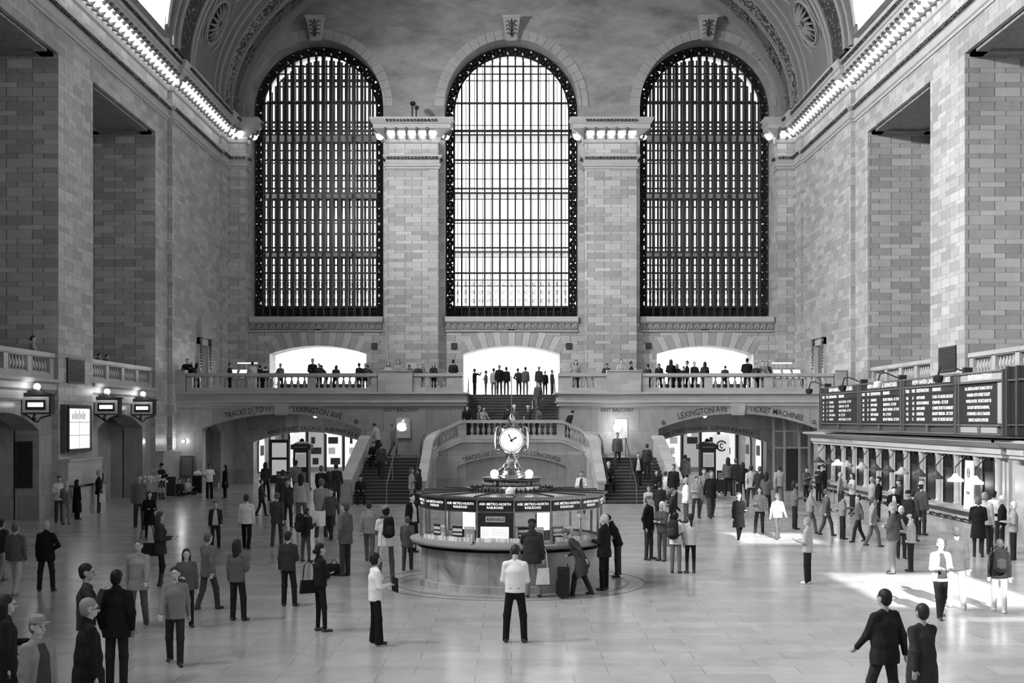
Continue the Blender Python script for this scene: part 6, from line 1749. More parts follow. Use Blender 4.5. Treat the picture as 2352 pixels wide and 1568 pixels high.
# ---- sharp figures near the camera
p = F(1183, 1475, 1253, 'man from behind in a striped white shirt and dark trousers, head bowed, before the booth', face=4, arms=('bent', 'bent'), bow=.5, topm=striped(), sleeve='rolled', bot=.012, shoes=.02, belt=True, legs=('wide', 'wide'), top_len='waist')
root = empty('phone', p['hand'][1] * .5 + p['hand'][-1] * .5 + Vector((0, .02, .02)), 0, 'small dark phone held by the man in the striped shirt', 'phone'); MB().box(-.035, .035, -.006, .006, -.07, .07).obj('body', BLACK, root)
p = F(735, 1450, 1250, 'woman in a black leather jacket and cropped trousers with crossed arms, facing the booth', face=62, arms=('cross', 'cross'), hair='bun', hc=.01, top=.015, collar=1, top_len='waist', bottom='leggings', bot=.012, legs=('mid', 'side'), bust=1, shoes=.03, sk=.4)
handbag(p['pel'] - p['fw'] * .2 - p['rt'] * .05 + Vector((0, 0, .1)), 62, 'black shoulder bag carried by the woman in the leather jacket', .015, .34, .24, .38)
p = F(862, 1478, 1272, 'woman in a white jacket and black flared trousers seen from the side', face=70, arms=('down', 'bent'), hair='bob', hc=.01, top=.8, top_len='hip', bottom='trousers', flare=.03, bot=.01, shoes=.012, legs=('mid', 'side'), bust=1, sk=.3)
handbag(p['hand'][1] + Vector((.04, 0, .12)), 160, 'flat black clutch bag held by the woman in the white jacket', .012, .34, .24, 0, 'clutch_bag', 'clutch bag', .03)
D(268, 1312, 1.84, 'man in a black jacket seen from behind at the bottom left, hands in pockets', Y=19.5, face=8, arms=('pocket', 'pocket'), top=.012, collar=1, top_len='jacket', bot=.02, w=1.12, hc=.006, sk=.2, fat=1.1)
gm = D(203, 1378, 1.76, 'grey-haired man in a dark open coat, plaid shirt and glasses at the bottom left', face=62, arms=('down', 'down'), top=.012, collar=1, top_len='coat', open_front=plaid(), hair='short', hc=.22, sk=.4, fat=1.3, w=1.2)
q = MB(); hd_ = gm['head']; fw_, rt_ = gm['fw'], gm['rt']
for s in (-1, 1):
    q.tube([hd_ + fw_ * .112 + rt_ * (s * .035 + .026 * math.cos(a)) + Vector((0, 0, .004 + .02 * math.sin(a))) for a in [2 * PI * k / 12 for k in range(12)]], .004, 4, True); q.tube([hd_ + fw_ * .11 + rt_ * s * .06, hd_ + rt_ * s * .088], .004, 4)
q.obj('spectacles', BLACK, None, label='thin dark spectacles worn by the grey-haired man at the bottom left', cat='glasses')
D(198, 1298, 1.8, 'man in a dark polo shirt with hand raised to his face, behind the grey-haired man', face=80, arms=('down', 'face'), top=.04, hc=.01, sk=.35)
p = D(14, 1370, 1.72, 'woman in a long black coat cut by the left edge of the picture', face=70, arms=('bent', 'down'), top=.02, top_len='coat', hair='long', hc=.015, collar=1)
handbag(p['hand'][1] + Vector((.1, 0, -.05)), 70, 'black handbag carried by the woman at the left edge', .02, .3, .26, .3)
D(86, 1418, 1.68, 'person in a pale cap and grey jacket at the bottom left corner', face=120, arms=('down', 'down'), top=.22, open_front=.05, hat=('cap', .25), hc=.1, top_len='hip', bot=.03, collar=1)
p = F(106, 1358, 1198, 'grey-haired person in a dark jacket walking away on the left of the floor', face=-5, arms=('down', 'hip'), top=.012, top_len='jacket', collar=1, hc=.35, bot=.02, legs=('wide', 'wide'), fat=1.15)
F(36, 1365, 1200, 'man in a grey shirt and pale trousers walking away near the left edge', face=10, top=.1, bot=.4, hc=.1, sleeve='long', legs=('fwd', 'back'), shoes=.2, w=1.1)
F(4, 1335, 1192, 'dark-jacketed walker half cut by the left edge, behind the man in pale trousers', face=20, top=.03, bot=.25, legs=('fwd', 'back'), arms=('walk_f', 'walk_b'))
p = F(368, 1347, 1177, 'tall woman with long hair, dark jacket and boots looking at her hands', face=85, arms=('bent', 'bent'), hair='long', hc=.05, top=.035, top_len='jacket', bottom='leggings', bot=.02, boots=True, legs=('mid', 'bend'), bust=1)
handbag(p['pel'] - p['fw'] * .3 + Vector((0, 0, .1)), 85, 'large dark slouchy bag of the tall long-haired woman', .02, .5, .3, .5)
F(343, 1240, 1130, 'woman in a long black coat and black tights beside the tall long-haired woman', face=150, arms=('bent', 'bent'), top=.008, top_len='coat', bottom='leggings', bot=.008, hair='long', hc=.008, legs=('side', 'mid'))
F(320, 1215, 1085, 'blurry grey-jacketed walker with a backpack behind the woman in the black coat', face=160, top=.12, bot=.05, hc=.1, fat=1.2, legs=('fwd', 'back'))
F(566, 1262, 1135, 'man in a white shirt and black trousers walking away, arms hanging', face=0, arms=('down', 'down'), top=.75, bot=.012, hc=.03, legs=('fwd', 'back'), group=None)
F(495, 1262, 1150, 'walker in an open black jacket over a white shirt coming toward us', face=170, top=.04, open_front=.6, bot=.03, legs=('back', 'fwd'), arms=('walk_f', 'walk_b'), hc=.05)
p = F(702, 1290, 1167, 'man reading a newspaper with a black backpack, left of the booth', face=38, arms=('phone', 'phone'), bow=.3, top=.03, bot=.09, hc=.03, legs=('wide', 'wide'), bottom='jeans')
backpack(p, 'bulky black backpack of the man reading the newspaper'); sheet(p['hand'][1] * .5 + p['hand'][-1] * .5 + Vector((.06, .06, .12)), 38, .62, .42, 'newspaper held open by the man with the black backpack')
p = F(793, 1322, 1155, 'man in a grey suit jacket looking up to the left, hand in pocket', face=-60, arms=('pocket', 'down'), top=.13, top_len='jacket', collar=1, bot=.05, hc=.07, w=1.05, fat=1.1, sk=.5)
root = empty('duffel_bag', p['pel'] * 1 + Vector((-.28, 0, F0 - p['pel'].z)), 0, 'black bag standing on the floor at the feet of the man in the suit jacket', 'bag'); t = SDF(.04); t.cap((-.12, 0, .16), (.12, 0, .16), .15, .15); sdf_obj(t, .02, 'bag_body', cloth(.012), root); MB().tube([(-.1, 0, .3), (0, 0, .42), (.1, 0, .3)], .012, 5).obj('handle', BLACK, root)
p = F(886, 1338, 1163, 'young man in a white t-shirt and cap with a black backpack, left of the booth', face=-25, arms=('cross', 'cross'), top=.8, sleeve='short', bot=.12, bottom='jeans', hat=('cap', .25), hc=.01, sk=.12, legs=('wide', 'wide'), shoes=.1)
backpack(p, 'black backpack of the young man in the white t-shirt', .015)
handbag(p['pel'] + Vector((-.02, -.2, -.1)), 60, 'pale drawstring bag hanging at the hip of the young man in the cap', .5, .22, .34, .5, 'drawstring_bag', 'bag')
p = F(1222, 1371, 1195, 'man in a hooded dark jacket and cap leaning on the booth counter', face=0, arms=('reach', 'down'), top=.035, top_len='jacket', hood=True, hat=('cap', .02), bot=.2, hc=.05, w=1.1, fat=1.15, legs=('mid', 'wide'), sk=.45)
handbag(p['sh'][1] + Vector((.06, -.02, -.72)), 80, 'white tote bag with a black base on the shoulder of the hooded man', .75, .3, .36, .5, 'tote_bag', 'tote bag', .1)
p = F(1388, 1355, 1183, 'elderly man in a dark suit standing at the right side of the booth', face=-62, arms=('bent', 'down'), top=.015, top_len='jacket', collar=1, open_front=.6, bot=.012, hc=.45, sk=.55, fat=1.1)
F(1419, 1325, 1178, 'man in a black jacket bending toward the booth behind the elderly man', face=-75, arms=('bent', 'bent'), lean=.35, bow=.3, top=.015, collar=1, bot=.04, hc=.02, legs=('mid', 'side'))
F(1335, 1368, 1232, 'stooping traveller in a dark coat walking left in front of the booth', face=-80, lean=.5, bow=.3, top=.05, top_len='coat', bot=.03, hc=.08, legs=('fwd', 'back'), arms=('walk_b', 'bent'), H=1.6)
suitcase((1294 - 1175) / K * fy(1372), fy(1372), 'black wheeled suitcase pulled along in front of the booth', .02, .66, .4, .26, 90, .08)
p = F(1490, 1285, 1140, 'man in a black jacket and jeans talking, right of the booth', face=120, arms=('down', 'pocket'), top=.01, bot=.035, bottom='jeans', hc=.08, fat=1.15, collar=1, legs=('wide', 'wide'), top_len='hip')
F(1521, 1288, 1153, 'blonde woman in a grey jacket and jeans beside the man in black', face=-130, arms=('cross', 'cross'), top=.07, bot=.08, bottom='jeans', hair='long', hc=.6, bust=1, shoes=.05)
p = F(1552, 1316, 1178, 'boy in a white t-shirt with a dark backpack seen from behind', face=25, arms=('down', 'down'), top=.7, sleeve='short', bot=.15, bottom='jeans', hc=.01, sk=.2)
backpack(p, 'dark backpack with a pale stripe worn by the boy in the white t-shirt', .03)
F(1586, 1316, 1181, 'girl with a long ponytail, pale jumper and black leggings beside the boy', face=-12, arms=('bent', 'bent'), top=.55, bottom='leggings', bot=.012, hair='tail', hc=.015, boots=True)
F(1576, 1200, 1098, 'man in a bright white coat holding papers near the stairs', face=-100, arms=('down', 'phone'), top=.85, top_len='jacket', bot=.1, hc=.4, fat=1.1)
F(1515, 1212, 1108, 'man in a dark shirt seen from behind, near the right stair', face=10, top=.03, bot=.03, hc=.02, arms=('bent', 'bent'), w=1.1)
F(1490, 1205, 1117, 'woman in a pale top behind the man in the dark shirt', face=170, top=.6, bot=.2, hair='bun', hc=.1, sleeve='short')
F(1527, 1163, 1083, 'woman in white leaning on the right stair newel', face=60, tilt=.1, top=.75, bottom='skirt', bot=.6, hc=.05, arms=('bent', 'bent'))
F(1547, 1166, 1067, 'tall dark-coated man just right of the stair newel', face=-150, top=.015, top_len='jacket', bot=.02, hc=.05)
F(1508, 1163, 1080, 'dark-haired woman in black at the foot of the right stair', face=180, top=.02, hair='long', hc=.02, arms=('lap', 'lap'), bot=.02)
# group with crossed arms on the right
p = D(2051, 1155, 1.8, 'stout man with crossed arms and glasses in the group by the ticket counter', face=-70, arms=('cross', 'cross'), top=.08, bot=.2, hc=.25, fat=1.25, w=1.1, belt=True)
D(2070, 1163, 1.66, 'person with white hair in a dark top behind the man with crossed arms', face=180, top=.03, hair='bob', hc=.75, bot=.03, Y=37.8)
p = D(2092, 1174, 1.72, 'man in a dark vest raising a hand to his chin', face=-80, arms=('face', 'bent'), top=.4, open_front=.02, bot=.02, hc=.02, hat=('cap', .02), fat=1.15, Y=34.5)
D(2086, 1128, 1.76, 'man in a black cap looking over the group at the counter', face=-120, top=.02, hat=('cap', .02), bot=.03, Y=42)
D(2066, 1100, 1.8, 'man in a brimmed hat at the ticket counter', face=-90, top=.05, hat=('hat', .1), bot=.04, Y=48.5, arms=('rail', 'down'))
D(2100, 1102, 1.8, 'stout man in a dark hat bending over the ticket counter', face=95, lean=.3, top=.03, hat=('hat', .12), bot=.04, Y=46.6, fat=1.35, arms=('reach', 'bent'))
D(2117, 1110, 1.8, 'person in a pale straw hat and patterned jacket at the ticket counter', face=60, top=.07, hat=('hat', .45), bot=.04, Y=45.4, arms=('rail', 'down'))
D(2053, 1119, 1.72, 'man in a black suit and tie with a pale face by the ticket counter', face=190, top=.012, open_front=.6, collar=1, bot=.02, Y=45.0, sk=.7, arms=('bent', 'bent'))
D(2098, 1128, 1.7, 'man in a dark shirt turning away below the straw hat', face=60, top=.05, bot=.03, Y=43.2, hc=.02)
D(2003, 1096, 1.75, 'pale-shirted person leaning close to a dark-suited man at the windows', face=80, top=.35, bot=.05, hc=.3, Y=52.5, arms=('rail', 'rail'))
D(2018, 1095, 1.78, 'dark-suited man facing left at the ticket windows', face=-80, top=.012, bot=.02, hc=.02, Y=51.6, w=1.15)
p = D(1958, 1087, 1.72, 'woman in a pale coat holding white papers at the ticket windows', face=-100, top=.5, hair='long', hc=.03, Y=55.5, arms=('phone', 'phone'), bust=1)
sheet(p['hand'][-1] + Vector((0, -.05, .05)), -60, .3, .3, 'white papers held by the woman in the pale coat', 'paper_sheet', 'papers')
D(1930, 1085, 1.7, 'grey-haired person in a light jacket at the ticket windows', face=-60, top=.3, hair='bob', hc=.4, Y=57.5)
D(1893, 1067, 1.8, 'man in a dark suit bent over a phone near the arcade wall', face=-60, top=.012, bow=.4, bot=.02, Y=63, arms=('phone', 'phone'))
D(1880, 1069, 1.8, 'dark-coated person beside the man with the phone', face=60, top=.03, bot=.02, Y=64.5, arms=('bent', 'bent'), bow=.3)
D(1852, 1073, 1.75, 'person in a knitted hat and grey scarf near the glass partition', face=150, top=.1, hat=('beanie', .05), bot=.02, Y=64, arms=('phone', 'phone'))
D(2262, 1132, 1.82, 'tall man in a dark vest and pale shirt at the counter lamps', Y=39.0, face=40, top=.5, bot=.03, hc=.3, sleeve='long', fat=1.15, open_front=.05)
D(2247, 1142, 1.72, 'person in a dark waistcoat and skirt beside the tall man at the counter', Y=38.2, face=20, top=.015, top_len='coat', hair='bob', hc=.15, bottom='leggings', bot=.03, arms=('bent', 'bent'))
D(2328, 1153, 1.7, 'white-haired woman in a light cardigan near the right edge', Y=37.4, face=-80, top=.3, hair='bob', hc=.8, bot=.02, bottom='trousers', bust=1, arms=('bent', 'bent'))
D(2302, 1139, 1.75, 'man with white hair and glasses in a black jacket at the right edge', Y=39.6, face=-70, top=.015, hc=.8, bot=.03, arms=('down', 'bent'))
D(2283, 1128, 1.75, 'person in a white shirt standing behind the white-haired man', Y=41, face=60, top=.6, hc=.02, bot=.03)
F(2160, 1420, 1236, 'waiter-like man in a dark vest with white sleeves walking toward us on the right', face=175, top=.65, open_front=.05, bot=.03, legs=('back', 'fwd'), arms=('bent', 'bent'), shoes=.05, hc=.15)
F(2197, 1398, 1207, 'tall man in a grey jacket behind the man with white sleeves', face=10, top=.06, bot=.35, hc=.06, legs=('fwd', 'back'), shoes=.5)
p = F(2296, 1408, 1240, 'man in a black jacket and pale trousers walking away on the right', face=15, top=.015, bot=.5, hc=.04, legs=('fwd', 'mid'), shoes=.6, top_len='hip', arms=('down', 'down'))
backpack(p, 'black backpack with a pale outlined label worn by the man in pale trousers', .012)
D(2032, 1352, 1.8, 'big dark-coated walker at the bottom right of the floor', Y=17.6, face=-30, top=.02, top_len='jacket', bot=.03, legs=('fwd', 'back'), arms=('walk_f', 'walk_b'), fat=1.2, w=1.15, hc=.012, sk=.3)
D(2118, 1385, 1.76, 'dark-coated walker following at the bottom right edge of the group', Y=16.9, face=-20, top=.03, top_len='coat', bot=.03, legs=('back', 'fwd'), arms=('walk_b', 'walk_f'), fat=1.2, hc=.02, sk=.3)
F(1697, 1245, 1130, 'woman in a short black coat walking toward us past the sunlit floor', face=165, top=.012, top_len='coat', bottom='leggings', bot=.01, hc=.1, legs=('back', 'fwd'), arms=('bent', 'down'), shoes=.3)
F(1786, 1238, 1132, 'walker in a patterned pale jacket beyond the sunlit strip', face=170, top=.35, bot=.06, hc=.3, legs=('back', 'fwd'), arms=('walk_f', 'walk_b'), topm=mat('patterned_cloth', .4, .8, noise=.95, nscale=14))
F(1855, 1340, 1190, 'walker in dark trousers and white shoes in front of the sunlit strip', face=-60, top=.4, bot=.02, hc=.25, legs=('mid', 'mid'), shoes=.8, arms=('bent', 'bent'))
# people along the left wall
F(136, 1200, 1094, 'person in a white top hugging a woman by the marble ledge', face=150, top=.7, bot=.05, hc=.03, arms=('bent', 'bent'))
F(152, 1204, 1106, 'blonde woman in a patterned cape and jeans seen from behind at the marble ledge', face=-20, top=.08, topm=mat('dotted_cape', .12, .8, noise=.9, nscale=30), top_len='hip', bot=.2, hair='long', hc=.4, bottom='jeans', arms=('bent', 'bent'))
F(177, 1193, 1102, 'person wrapped in a long black coat against the left pier', face=40, top=.012, top_len='long', bot=.012, hair='long', hc=.01, fat=1.2)
p = F(227, 1179, 1080, 'woman in a black jacket with a white bag at the edge of the left arch', face=70, top=.015, bot=.05, hc=.3, hair='bob', flare=.02, shoes=.8, top_len='jacket')
handbag(p['hand'][1] + Vector((.1, 0, 0)), 70, 'white shopping bag hanging from the woman at the left arch', .8, .26, .36, .2, 'shopping_bag', 'bag')
D(231, 1067, 1.9, 'tall bald man behind the woman with the white bag', Y=61.5, face=80, top=.03, hair='bald', sk=.15, bot=.03)
F(371, 1146, 1066, 'woman in a beanie and short skirt near the corner pier', face=120, top=.015, hat=('beanie', .015), bottom='skirt', bot=.01, boots=True, arms=('phone', 'phone'))
root = empty('flower_stand', px(350, 1143, 60.0) * 1, 0, 'bunch of white flowers in a dark tub by the corner pier', 'flowers'); root.location.z = F0
MB().lathe([(.2, 0), (.28, .45), (.26, .46), (.001, .44)], n=14).obj('tub', BLACK, root, True)
q = MB(); rnd = random.Random(5)
for k in range(26): a, b = rnd.gauss(0, .26), rnd.gauss(0, .12); q.ball((a, b, .95 + rnd.random() * .3), .07, 6); q.tube([(a * .4, b * .4, .4), (a, b, .95)], .008, 3)
q.obj('blossom', PAPER, root)
suitcase(px(393, 0, 63.6).x, 63.6, 'tall dark suitcase standing beside people sitting on the floor', .04, 1.02, .42, .3, 0, 0)
suitcase(px(453, 0, 66.0).x, 66.0, 'black suitcase topped by a white bag under the notice cabinet', .012, .95, .45, .3, 0, 0)
root = empty('plastic_bag', (px(453, 0, 66.0).x, 66.0, F0 + .955), 0, 'crumpled white plastic bag on top of the black suitcase', 'bag'); t = SDF(.05); t.cap((-.08, 0, .12), (.1, 0, .14), .13, .12); t.cap((.02, 0, .2), (.06, 0, .34), .05, .03); sdf_obj(t, .03, 'bag_body', PAPER, root)
person(px(412, 0, 64.3).x, 64.3, F0, 150, H=1.65, legs=('floor', 'floor'), arms=('lap', 'lap'), top=.03, hc=.02, label='person sitting on the floor behind the tall dark suitcase')
person(px(431, 0, 65.2).x, 65.2, F0, 110, H=1.68, legs=('floor', 'floor'), arms=('phone', 'phone'), top=.45, hc=.02, bot=.03, label='woman sitting on the floor with a phone between two suitcases')
p = F(481, 1145, 1066, 'woman in a white uniform shirt and black trousers by the track arch', face=150, top=.8, sleeve='short', bot=.012, sk=.12, hair='bun', hc=.01, arms=('hip', 'hip'), flare=.02)
p = F(517, 1144, 1068, 'woman in a long black coat inside the track arch', face=-120, top=.01, top_len='coat', hair='long', hc=.01, bot=.02, boots=True)
handbag(p['hand'][1] + Vector((-.15, -.1, 0)), 0, 'small white carrier bag held by the woman in the long black coat', .85, .26, .3, .15, 'carrier_bag', 'bag')
# people on and around the stairs
person(px(868, 0, 63.0).x, 63.0, 2.33, -60, H=1.72, lean=.25, bow=.4, arms=('rail', 'rail'), top=.4, bot=.03, hc=.02, label='person in a pale top leaning over the left outer stair parapet')
person(px(858, 0, 61.6).x, 61.6, 1.85, 175, H=1.66, legs=('sit', 'sit'), bow=.5, arms=('lap', 'lap'), top=.012, bot=.012, hc=.02, label='person in black sitting reading high on the left stair')
person(px(828, 0, 57.9).x, 57.9, F0, 170, H=1.75, legs=('sit', 'sit'), arms=('lap', 'lap'), top=.02, bot=.02, bow=.3, hc=.02, label='dark-jacketed person sitting on the lowest step beside the left newel')
person(px(875, 0, 60.4).x, 60.4, 1.36, 0, H=1.75, legs=('fwd', 'back'), top=.06, bot=.04, label='dark walker climbing the left lower stair', hc=.04)
person(px(903, 0, 63.6).x, 63.6, 2.33, 90, H=1.72, top=.18, bot=.12, label='grey walker on the landing under the glowing fruit sign', hc=.1, legs=('fwd', 'back'))
person(px(946, 0, 57.6).x, 57.4, F0, 100, H=1.68, top=.45, top_len='jacket', bot=.3, hair='long', hc=.1, arms=('bent', 'bent'), label='woman in a pale coat at the foot of the left stair by the inner parapet')
person(px(964, 0, 57.2).x, 56.9, F0, -80, H=1.66, top=.03, bot=.03, hood=True, hc=.02, arms=('bent', 'bent'), label='child-sized person in a dark hoodie facing the woman in the pale coat')
D(946, 1135, 1.72, 'dark-haired woman in a black v-neck dress just left of the booth', face=130, top=.012, open_front=.5, top_len='coat', hair='bun', hc=.01, Y=39.5, bot=.02, sk=.65)
D(1336, 1082, 1.78, 'man in a white shirt and dark tie standing behind the booth on the right', face=-165, top=.8, bot=.03, hc=.1, open_front=.06, arms=('bent', 'bent'), bow=.2)
person(px(1418, 0, 61.4).x, 61.4, 1.8, 180, H=1.78, top=.1, bot=.05, hc=.06, legs=('back', 'fwd'), label='walker coming down the right stair under the round lamp')
person(px(1466, 0, 59.5).x, 59.5, .9, 180, H=1.75, top=.02, open_front=.6, bot=.03, hc=.04, legs=('back', 'fwd'), label='man in an open dark jacket coming down the right stair', shoes=.3)
person(px(1486, 0, 60.3).x, 60.3, 1.3, 0, H=1.72, top=.05, bot=.04, hc=.04, label='dark walker by the outer parapet of the right stair')
person(px(1398, 0, 59.4).x, 59.4, .85, 170, H=1.7, legs=('sit', 'sit'), top=.02, bot=.02, hat=('beanie', .5), label='seated person in a pale hat beside the right inner parapet', arms=('lap', 'lap'))
# on the landing behind the curved parapet
zl_ = 3.25
for X_, kw in ((1072, dict(label='broad man in a black jacket leaning on the landing balustrade left of the clock', top=.015, face=170, arms=('rail', 'rail'), w=1.2, fat=1.3, lean=.2, hc=.03)),
               (1101, dict(label='grey passer-by behind the woman at the landing balustrade', top=.12, face=90, hc=.15, Yo=.6)),
               (1111, dict(label='long-haired woman with bare arms at the landing balustrade', top=.3, face=150, hair='long', hc=.03, arms=('rail', 'rail'), sleeve='short', H=1.6)),
               (1166, dict(label='person in a brimmed dark hat right behind the clock finial', top=.03, face=-20, hat=('hat', .06), hc=.05)),
               (1181, dict(label='person in a pale knitted hat beside the one in the brimmed hat', top=.12, face=160, hat=('beanie', .6), hc=.05, fat=1.15)),
               (1213, dict(label='person in a dark t-shirt raising one arm with a white cup on the landing', top=.04, face=190, arms=('up', 'down'), sleeve='short', hat=('cap', .6), H=1.66)),
               (1236, dict(label='person in a grey shirt turned away on the landing', top=.1, face=20, hc=.05, H=1.62)),
               (1303, dict(label='person in a black coat bending over the right end of the landing', top=.012, face=60, lean=.4, bow=.3, hc=.02, H=1.75))):
    yo = kw.pop('Yo', 0); hh = kw.pop('H', 1.68); person(px(X_, 0, 64.4 + yo).x, 64.4 + yo, zl_ if abs(X_ - 1175) < 112 else 3.0, kw.pop('face'), H=hh, bot=.03, **kw)
# silhouettes in the middle doorway at the head of the upper stair
for X_, Y_, yt, kw in ((1090, 73.2, 847, dict(label='slim dark figure with raised hands at the left of the middle doorway', arms=('camera', 'camera'), top=.01, bot=.01, face=60)),
                   (1116, 72.6, 851, dict(label='woman in a light top in profile in the middle doorway', top=.1, hair='bob', bottom='leggings', face=-80, bot=.02, bust=1, arms=('bent', 'bent'))),
                   (1134, 76, 846, dict(label='pale blurred figure behind the two men in the middle doorway', top=.3, bot=.1, face=20)),
                   (1147, 72.8, 839, dict(label='tall man in dark clothes facing us in the middle doorway', top=.012, bot=.02, face=170, w=1.1)),
                   (1163, 72.9, 843, dict(label='man in a black shirt and grey trousers seen from behind in the middle doorway', top=.012, bot=.06, face=10)),
                   (1192, 73.5, 846, dict(label='man leaning to one side right of the doorway centre', top=.03, bot=.05, face=0, tilt=-.1, arms=('hip', 'down'))),
                   (1207, 72.4, 843, dict(label='grey walker just right of the thin pole in the middle doorway', top=.08, bot=.1, face=10)),
                   (1238, 72.2, 842, dict(label='dark person with a pale cap starting down the upper stair', top=.03, bot=.05, face=-170, fat=1.15, hat=('cap', .5))),
                   (1252, 72.8, 852, dict(label='dark person at the right jamb of the middle doorway', top=.012, bot=.02, face=160, fat=1.15)),
                   (1268, 74.5, 850, dict(label='grey person half hidden at the right jamb of the middle doorway', top=.06, bot=.05, face=120))):
    D(X_, yt, 0, kw.pop('label'), z=HB_, Y=Y_, hc=.01, sk=.2, **kw)
person(px(1236, 0, 69.4).x, 69.4, 4.57, 175, H=1.72, top=.08, bot=.12, legs=('mid', 'fwd'), label='walker with bare calves stepping down the upper stair', fat=1.1)
# on the balcony behind the rail: crown pixels
BALC = [(430, 824, .012, 'wide dark-coated man at the left end of the balcony, one of two heads together'), (440, 833, .03, 'shorter dark figure beside the wide man at the left end of the balcony'), (452, 834, .35, 'person with curly hair and pale top near the pedimented door on the left'),
        (528, 834, .03, 'dark-haired person just left of the tilted white screens'), (580, 831, .75, 'person in a white shirt bent over the screen table on the left'), (597, 838, .03, 'dark figure right of the white-shirted person at the screen table'), (608, 845, .05, 'low dark head next to the screen table on the left'),
        (644, 835, .15, 'blurred grey figure at the left side of the left doorway'), (718, 824, .015, 'tall man with a backpack silhouetted in the left doorway'), (733, 834, .03, 'bald dark silhouette behind the tall man in the left doorway'), (749, 842, .03, 'short dark head in the middle of the left doorway'), (771, 842, .02, 'long-haired dark head right of the middle of the left doorway'),
        (825, 834, .02, 'dark silhouette at the right jamb of the left doorway'), (839, 835, .05, 'grey silhouette leaning right of the left doorway jamb'), (855, 842, .04, 'low dark figure on the rail left of the solid block'), (892, 833, .4, 'woman with a pale scarf leaning on the left solid block'), (915, 827, .3, 'woman in a striped top leaning on the left solid block'),
        (943, 842, .02, 'small dark head behind the left solid block'), (960, 836, .04, 'dark figure leaning on the short rail left of the stairs'), (972, 830, .2, 'stooping grey-haired figure on the short rail left of the stairs'), (996, 834, .02, 'woman in black with clasped hands on the short rail left of the stairs'), (1041, 826, .02, 'black-clad figure at the stair end of the left short rail'),
        (1323, 828, .25, 'woman with a hand on her hip at the stair end of the right short rail'), (1391, 839, .06, 'man bowing his head left of the right solid block'), (1427, 826, .35, 'blurred pale-topped figure behind the right solid block'), (1450, 830, .02, 'dark figure standing at the right edge of the right solid block'), (1488, 837, .05, 'bent man just left of the right doorway'),
        (1514, 839, .02, 'woman at the left jamb of the right doorway'), (1541, 826, .01, 'woman in a long dark veil in the right doorway'), (1555, 836, .02, 'dark figure leaning behind the veiled woman'), (1567, 847, .02, 'low dark head beside the leaning figure in the right doorway'), (1578, 829, .012, 'man in a dark polo looking down in the right doorway'), (1595, 831, .03, 'man in a t-shirt in profile in the right doorway'),
        (1619, 831, .03, 'curly-haired woman with a folded coat in the right doorway'), (1664, 843, .03, 'figure bending forward at the right part of the right doorway'), (1716, 822, .01, 'stout man in black at the right jamb of the right doorway'), (1737, 835, .04, 'dark-haired figure just right of the stout man in black'), (1753, 829, .25, 'man in a grey shirt looking down near the right screens'), (1762, 830, .08, 'man in a dark t-shirt next to the right screen table')]
rnd = random.Random(11)
for k, (X_, yt, tv, lb) in enumerate(BALC):
    Yb = 67.95 + (k % 3) * .28; Hh = HB_; H = CH - (yt - 964) * Yb / K - HB_
    kw = dict(lean=0, bow=0)
    if H < 1.55: kw = dict(lean=.35, bow=.3); H = max(1.5, H * 1.09)
    person(px(X_, 0, Yb).x, Yb, HB_, rnd.choice((0, 20, -20, 170, 190, 90, -90)) if 'leaning on' not in lb and 'hand on' not in lb and 'clasped' not in lb else 180, H=min(H, 1.92), arms=rnd.choice((('rail', 'rail'), ('bent', 'bent'), ('down', 'bent'), ('phone', 'phone'))) if 'hip' not in lb else ('down', 'hip'), top=tv, bot=.02, hc=.35 if 'grey-haired' in lb else .015,
           hair='long' if ('woman' in lb or 'long-haired' in lb or 'curly' in lb) else ('bald' if 'bald' in lb else 'short'), w=1.2 if ('wide' in lb or 'stout' in lb) else 1, fat=1.25 if ('wide' in lb or 'stout' in lb) else 1, label=lb, detail=1.25, **kw)
# side balcony
person(-19.05, (1175 - 78) and 19.05 * K / (1175 - 76), 5.82, 75, H=1.72, arms=('cross', 'cross'), top=.3, hair='bun', hc=.03, sk=.5, bot=.02, bust=1, label='woman leaning with crossed arms on the balcony rail at the left edge')
for Y_, lb in ((57.2, 'dark crouched head behind the rail of the left corner balcony, nearest the pier'), (58.3, 'dark-haired figure leaning over the rail of the left corner balcony')):
    person(-19.1, Y_, 5.82, 95, H=1.45, top=.02, bot=.02, hc=.02, lean=.3, label=lb)
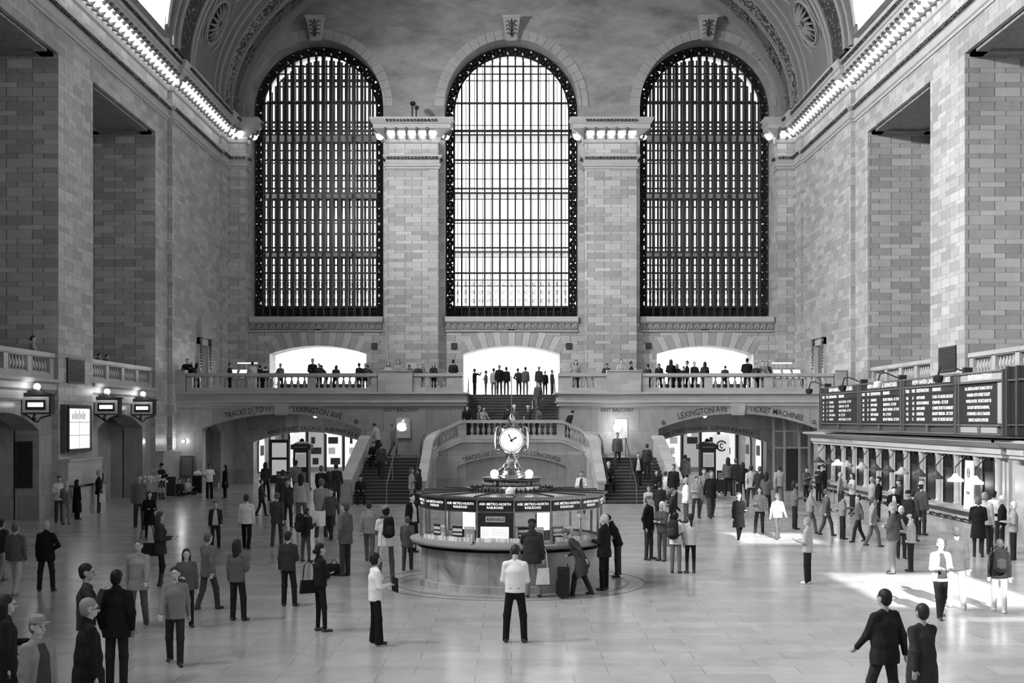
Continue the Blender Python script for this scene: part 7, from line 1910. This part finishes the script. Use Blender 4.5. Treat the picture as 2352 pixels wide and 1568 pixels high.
# softly seen walkers of the long exposure, standing still here
GH = [(650, 1195, 1048, .05, 'dark walker just beneath the left map kiosk', 0), (738, 1175, 1040, .02, 'dark-coated walker heading into the left passage', 0), (755, 1205, 1060, .04, 'tall dark walker between the left passage and the stair', 10), (772, 1165, 1052, .03, 'dark walker near the outer stair parapet on the left', 0), (738, 1235, 1095, .3, 'walker in a pale grey shirt going toward the left passage', 0),
      (692, 1215, 1085, .45, 'walker in a pale coat left of the passage path', 10), (660, 1210, 1100, .04, 'woman in dark clothes checking her phone near the floor sign', 160), (636, 1255, 1130, .06, 'dark walker between the white-shirted man and the newspaper reader', 0), (662, 1392, 1222, .04, 'dark-clad walker behind the woman in the leather jacket', 15), (760, 1240, 1120, .08, 'grey walker above the man in the suit jacket', 200),
      (478, 1400, 1222, .14, 'grey-shirted walker in the crowd left of centre', 30), (428, 1440, 1262, .1, 'walker in a dark grey coat amid the blurred crowd', 160), (402, 1525, 1300, .2, 'long-haired walker in a light scarf coming toward us at lower left', 170), (318, 1440, 1238, .3, 'man in a pale suit walking between the two dark groups', 175), (545, 1425, 1240, .12, 'walker in mid-grey clothes right of the blurred crowd', 20),
      (848, 1290, 1150, .28, 'walker in a light top between the suited man and the youth in the cap', 5), (936, 1310, 1185, .1, 'grey walker squeezed against the left of the booth', 0), (610, 1150, 1062, .04, 'dark figure near the lit arched window of the left passage', 20), (680, 1150, 1050, .2, 'person in pale clothes beside the left map kiosk', 10),
      (1545, 1235, 1120, .03, 'dark figure between the white-coated man and the talking couple', 90), (1600, 1190, 1095, .35, 'pale walker right of the man in the white coat', 170), (1617, 1186, 1072, .3, 'woman with a white bag in front of the right map kiosk', 170), (1634, 1190, 1080, .02, 'dark walker next to the SHOP & DINE sign', 170), (1706, 1150, 1062, .02, 'dark walker under the right passage lamps', 0), (1725, 1165, 1068, .5, 'walker in a pale jacket heading into the right passage', 0), (1745, 1170, 1070, .03, 'dark-coated walker behind the pale jacket', 0), (1760, 1185, 1085, .1, 'grey walker at the centre of the right crowd', 30), (1790, 1160, 1068, .35, 'pale-topped walker near the glass partition', 0),
      (1690, 1140, 1050, .03, 'distant dark walker in the right passage mouth', 0), (1672, 1140, 1048, .12, 'distant grey walker in the right passage mouth', 0), (1540, 1110, 1032, .03, 'distant dark figure by the right passage shop window', 0), (1574, 1125, 1040, .3, 'distant pale-shirted figure in the right passage', 0),
      (1825, 1215, 1105, .15, 'grey walker at the left of the ticket queue', 90), (1862, 1225, 1118, .25, 'light-jacketed person in the ticket queue', 100), (1898, 1230, 1122, .1, 'dark-trousered person in the middle of the ticket queue', 80), (1935, 1238, 1128, .22, 'pale walker passing the ticket queue', 90), (1972, 1245, 1135, .12, 'grey person near the right end of the ticket queue', -80), (2005, 1255, 1140, .28, 'light-coated person at the right end of the ticket queue', 90),
      (1745, 1225, 1120, .2, 'walker in a grey top left of the patterned jacket', 200), (600, 1185, 1100, .05, 'dark walker in front of the lit arched window', 90)]
for k, (X_, yf, yt, tv, lb, fc) in enumerate(GH):
    F(X_, yf, yt, lb, face=fc, top=tv, bot=(.03, .06, .02)[k % 3] if tv < .25 else (.05, .12)[k % 2], hc=(.03, .1, .02)[k % 3], legs=(('fwd', 'back'), ('back', 'fwd'), ('mid', 'wide'))[k % 3], arms=(('walk_b', 'walk_f'), ('walk_f', 'walk_b'), ('down', 'bent'))[k % 3], hair=('short', 'short', 'long')[k % 3] if 'man ' not in lb else 'short', top_len=('hip', 'jacket', 'hip')[k % 3], detail=1.15)
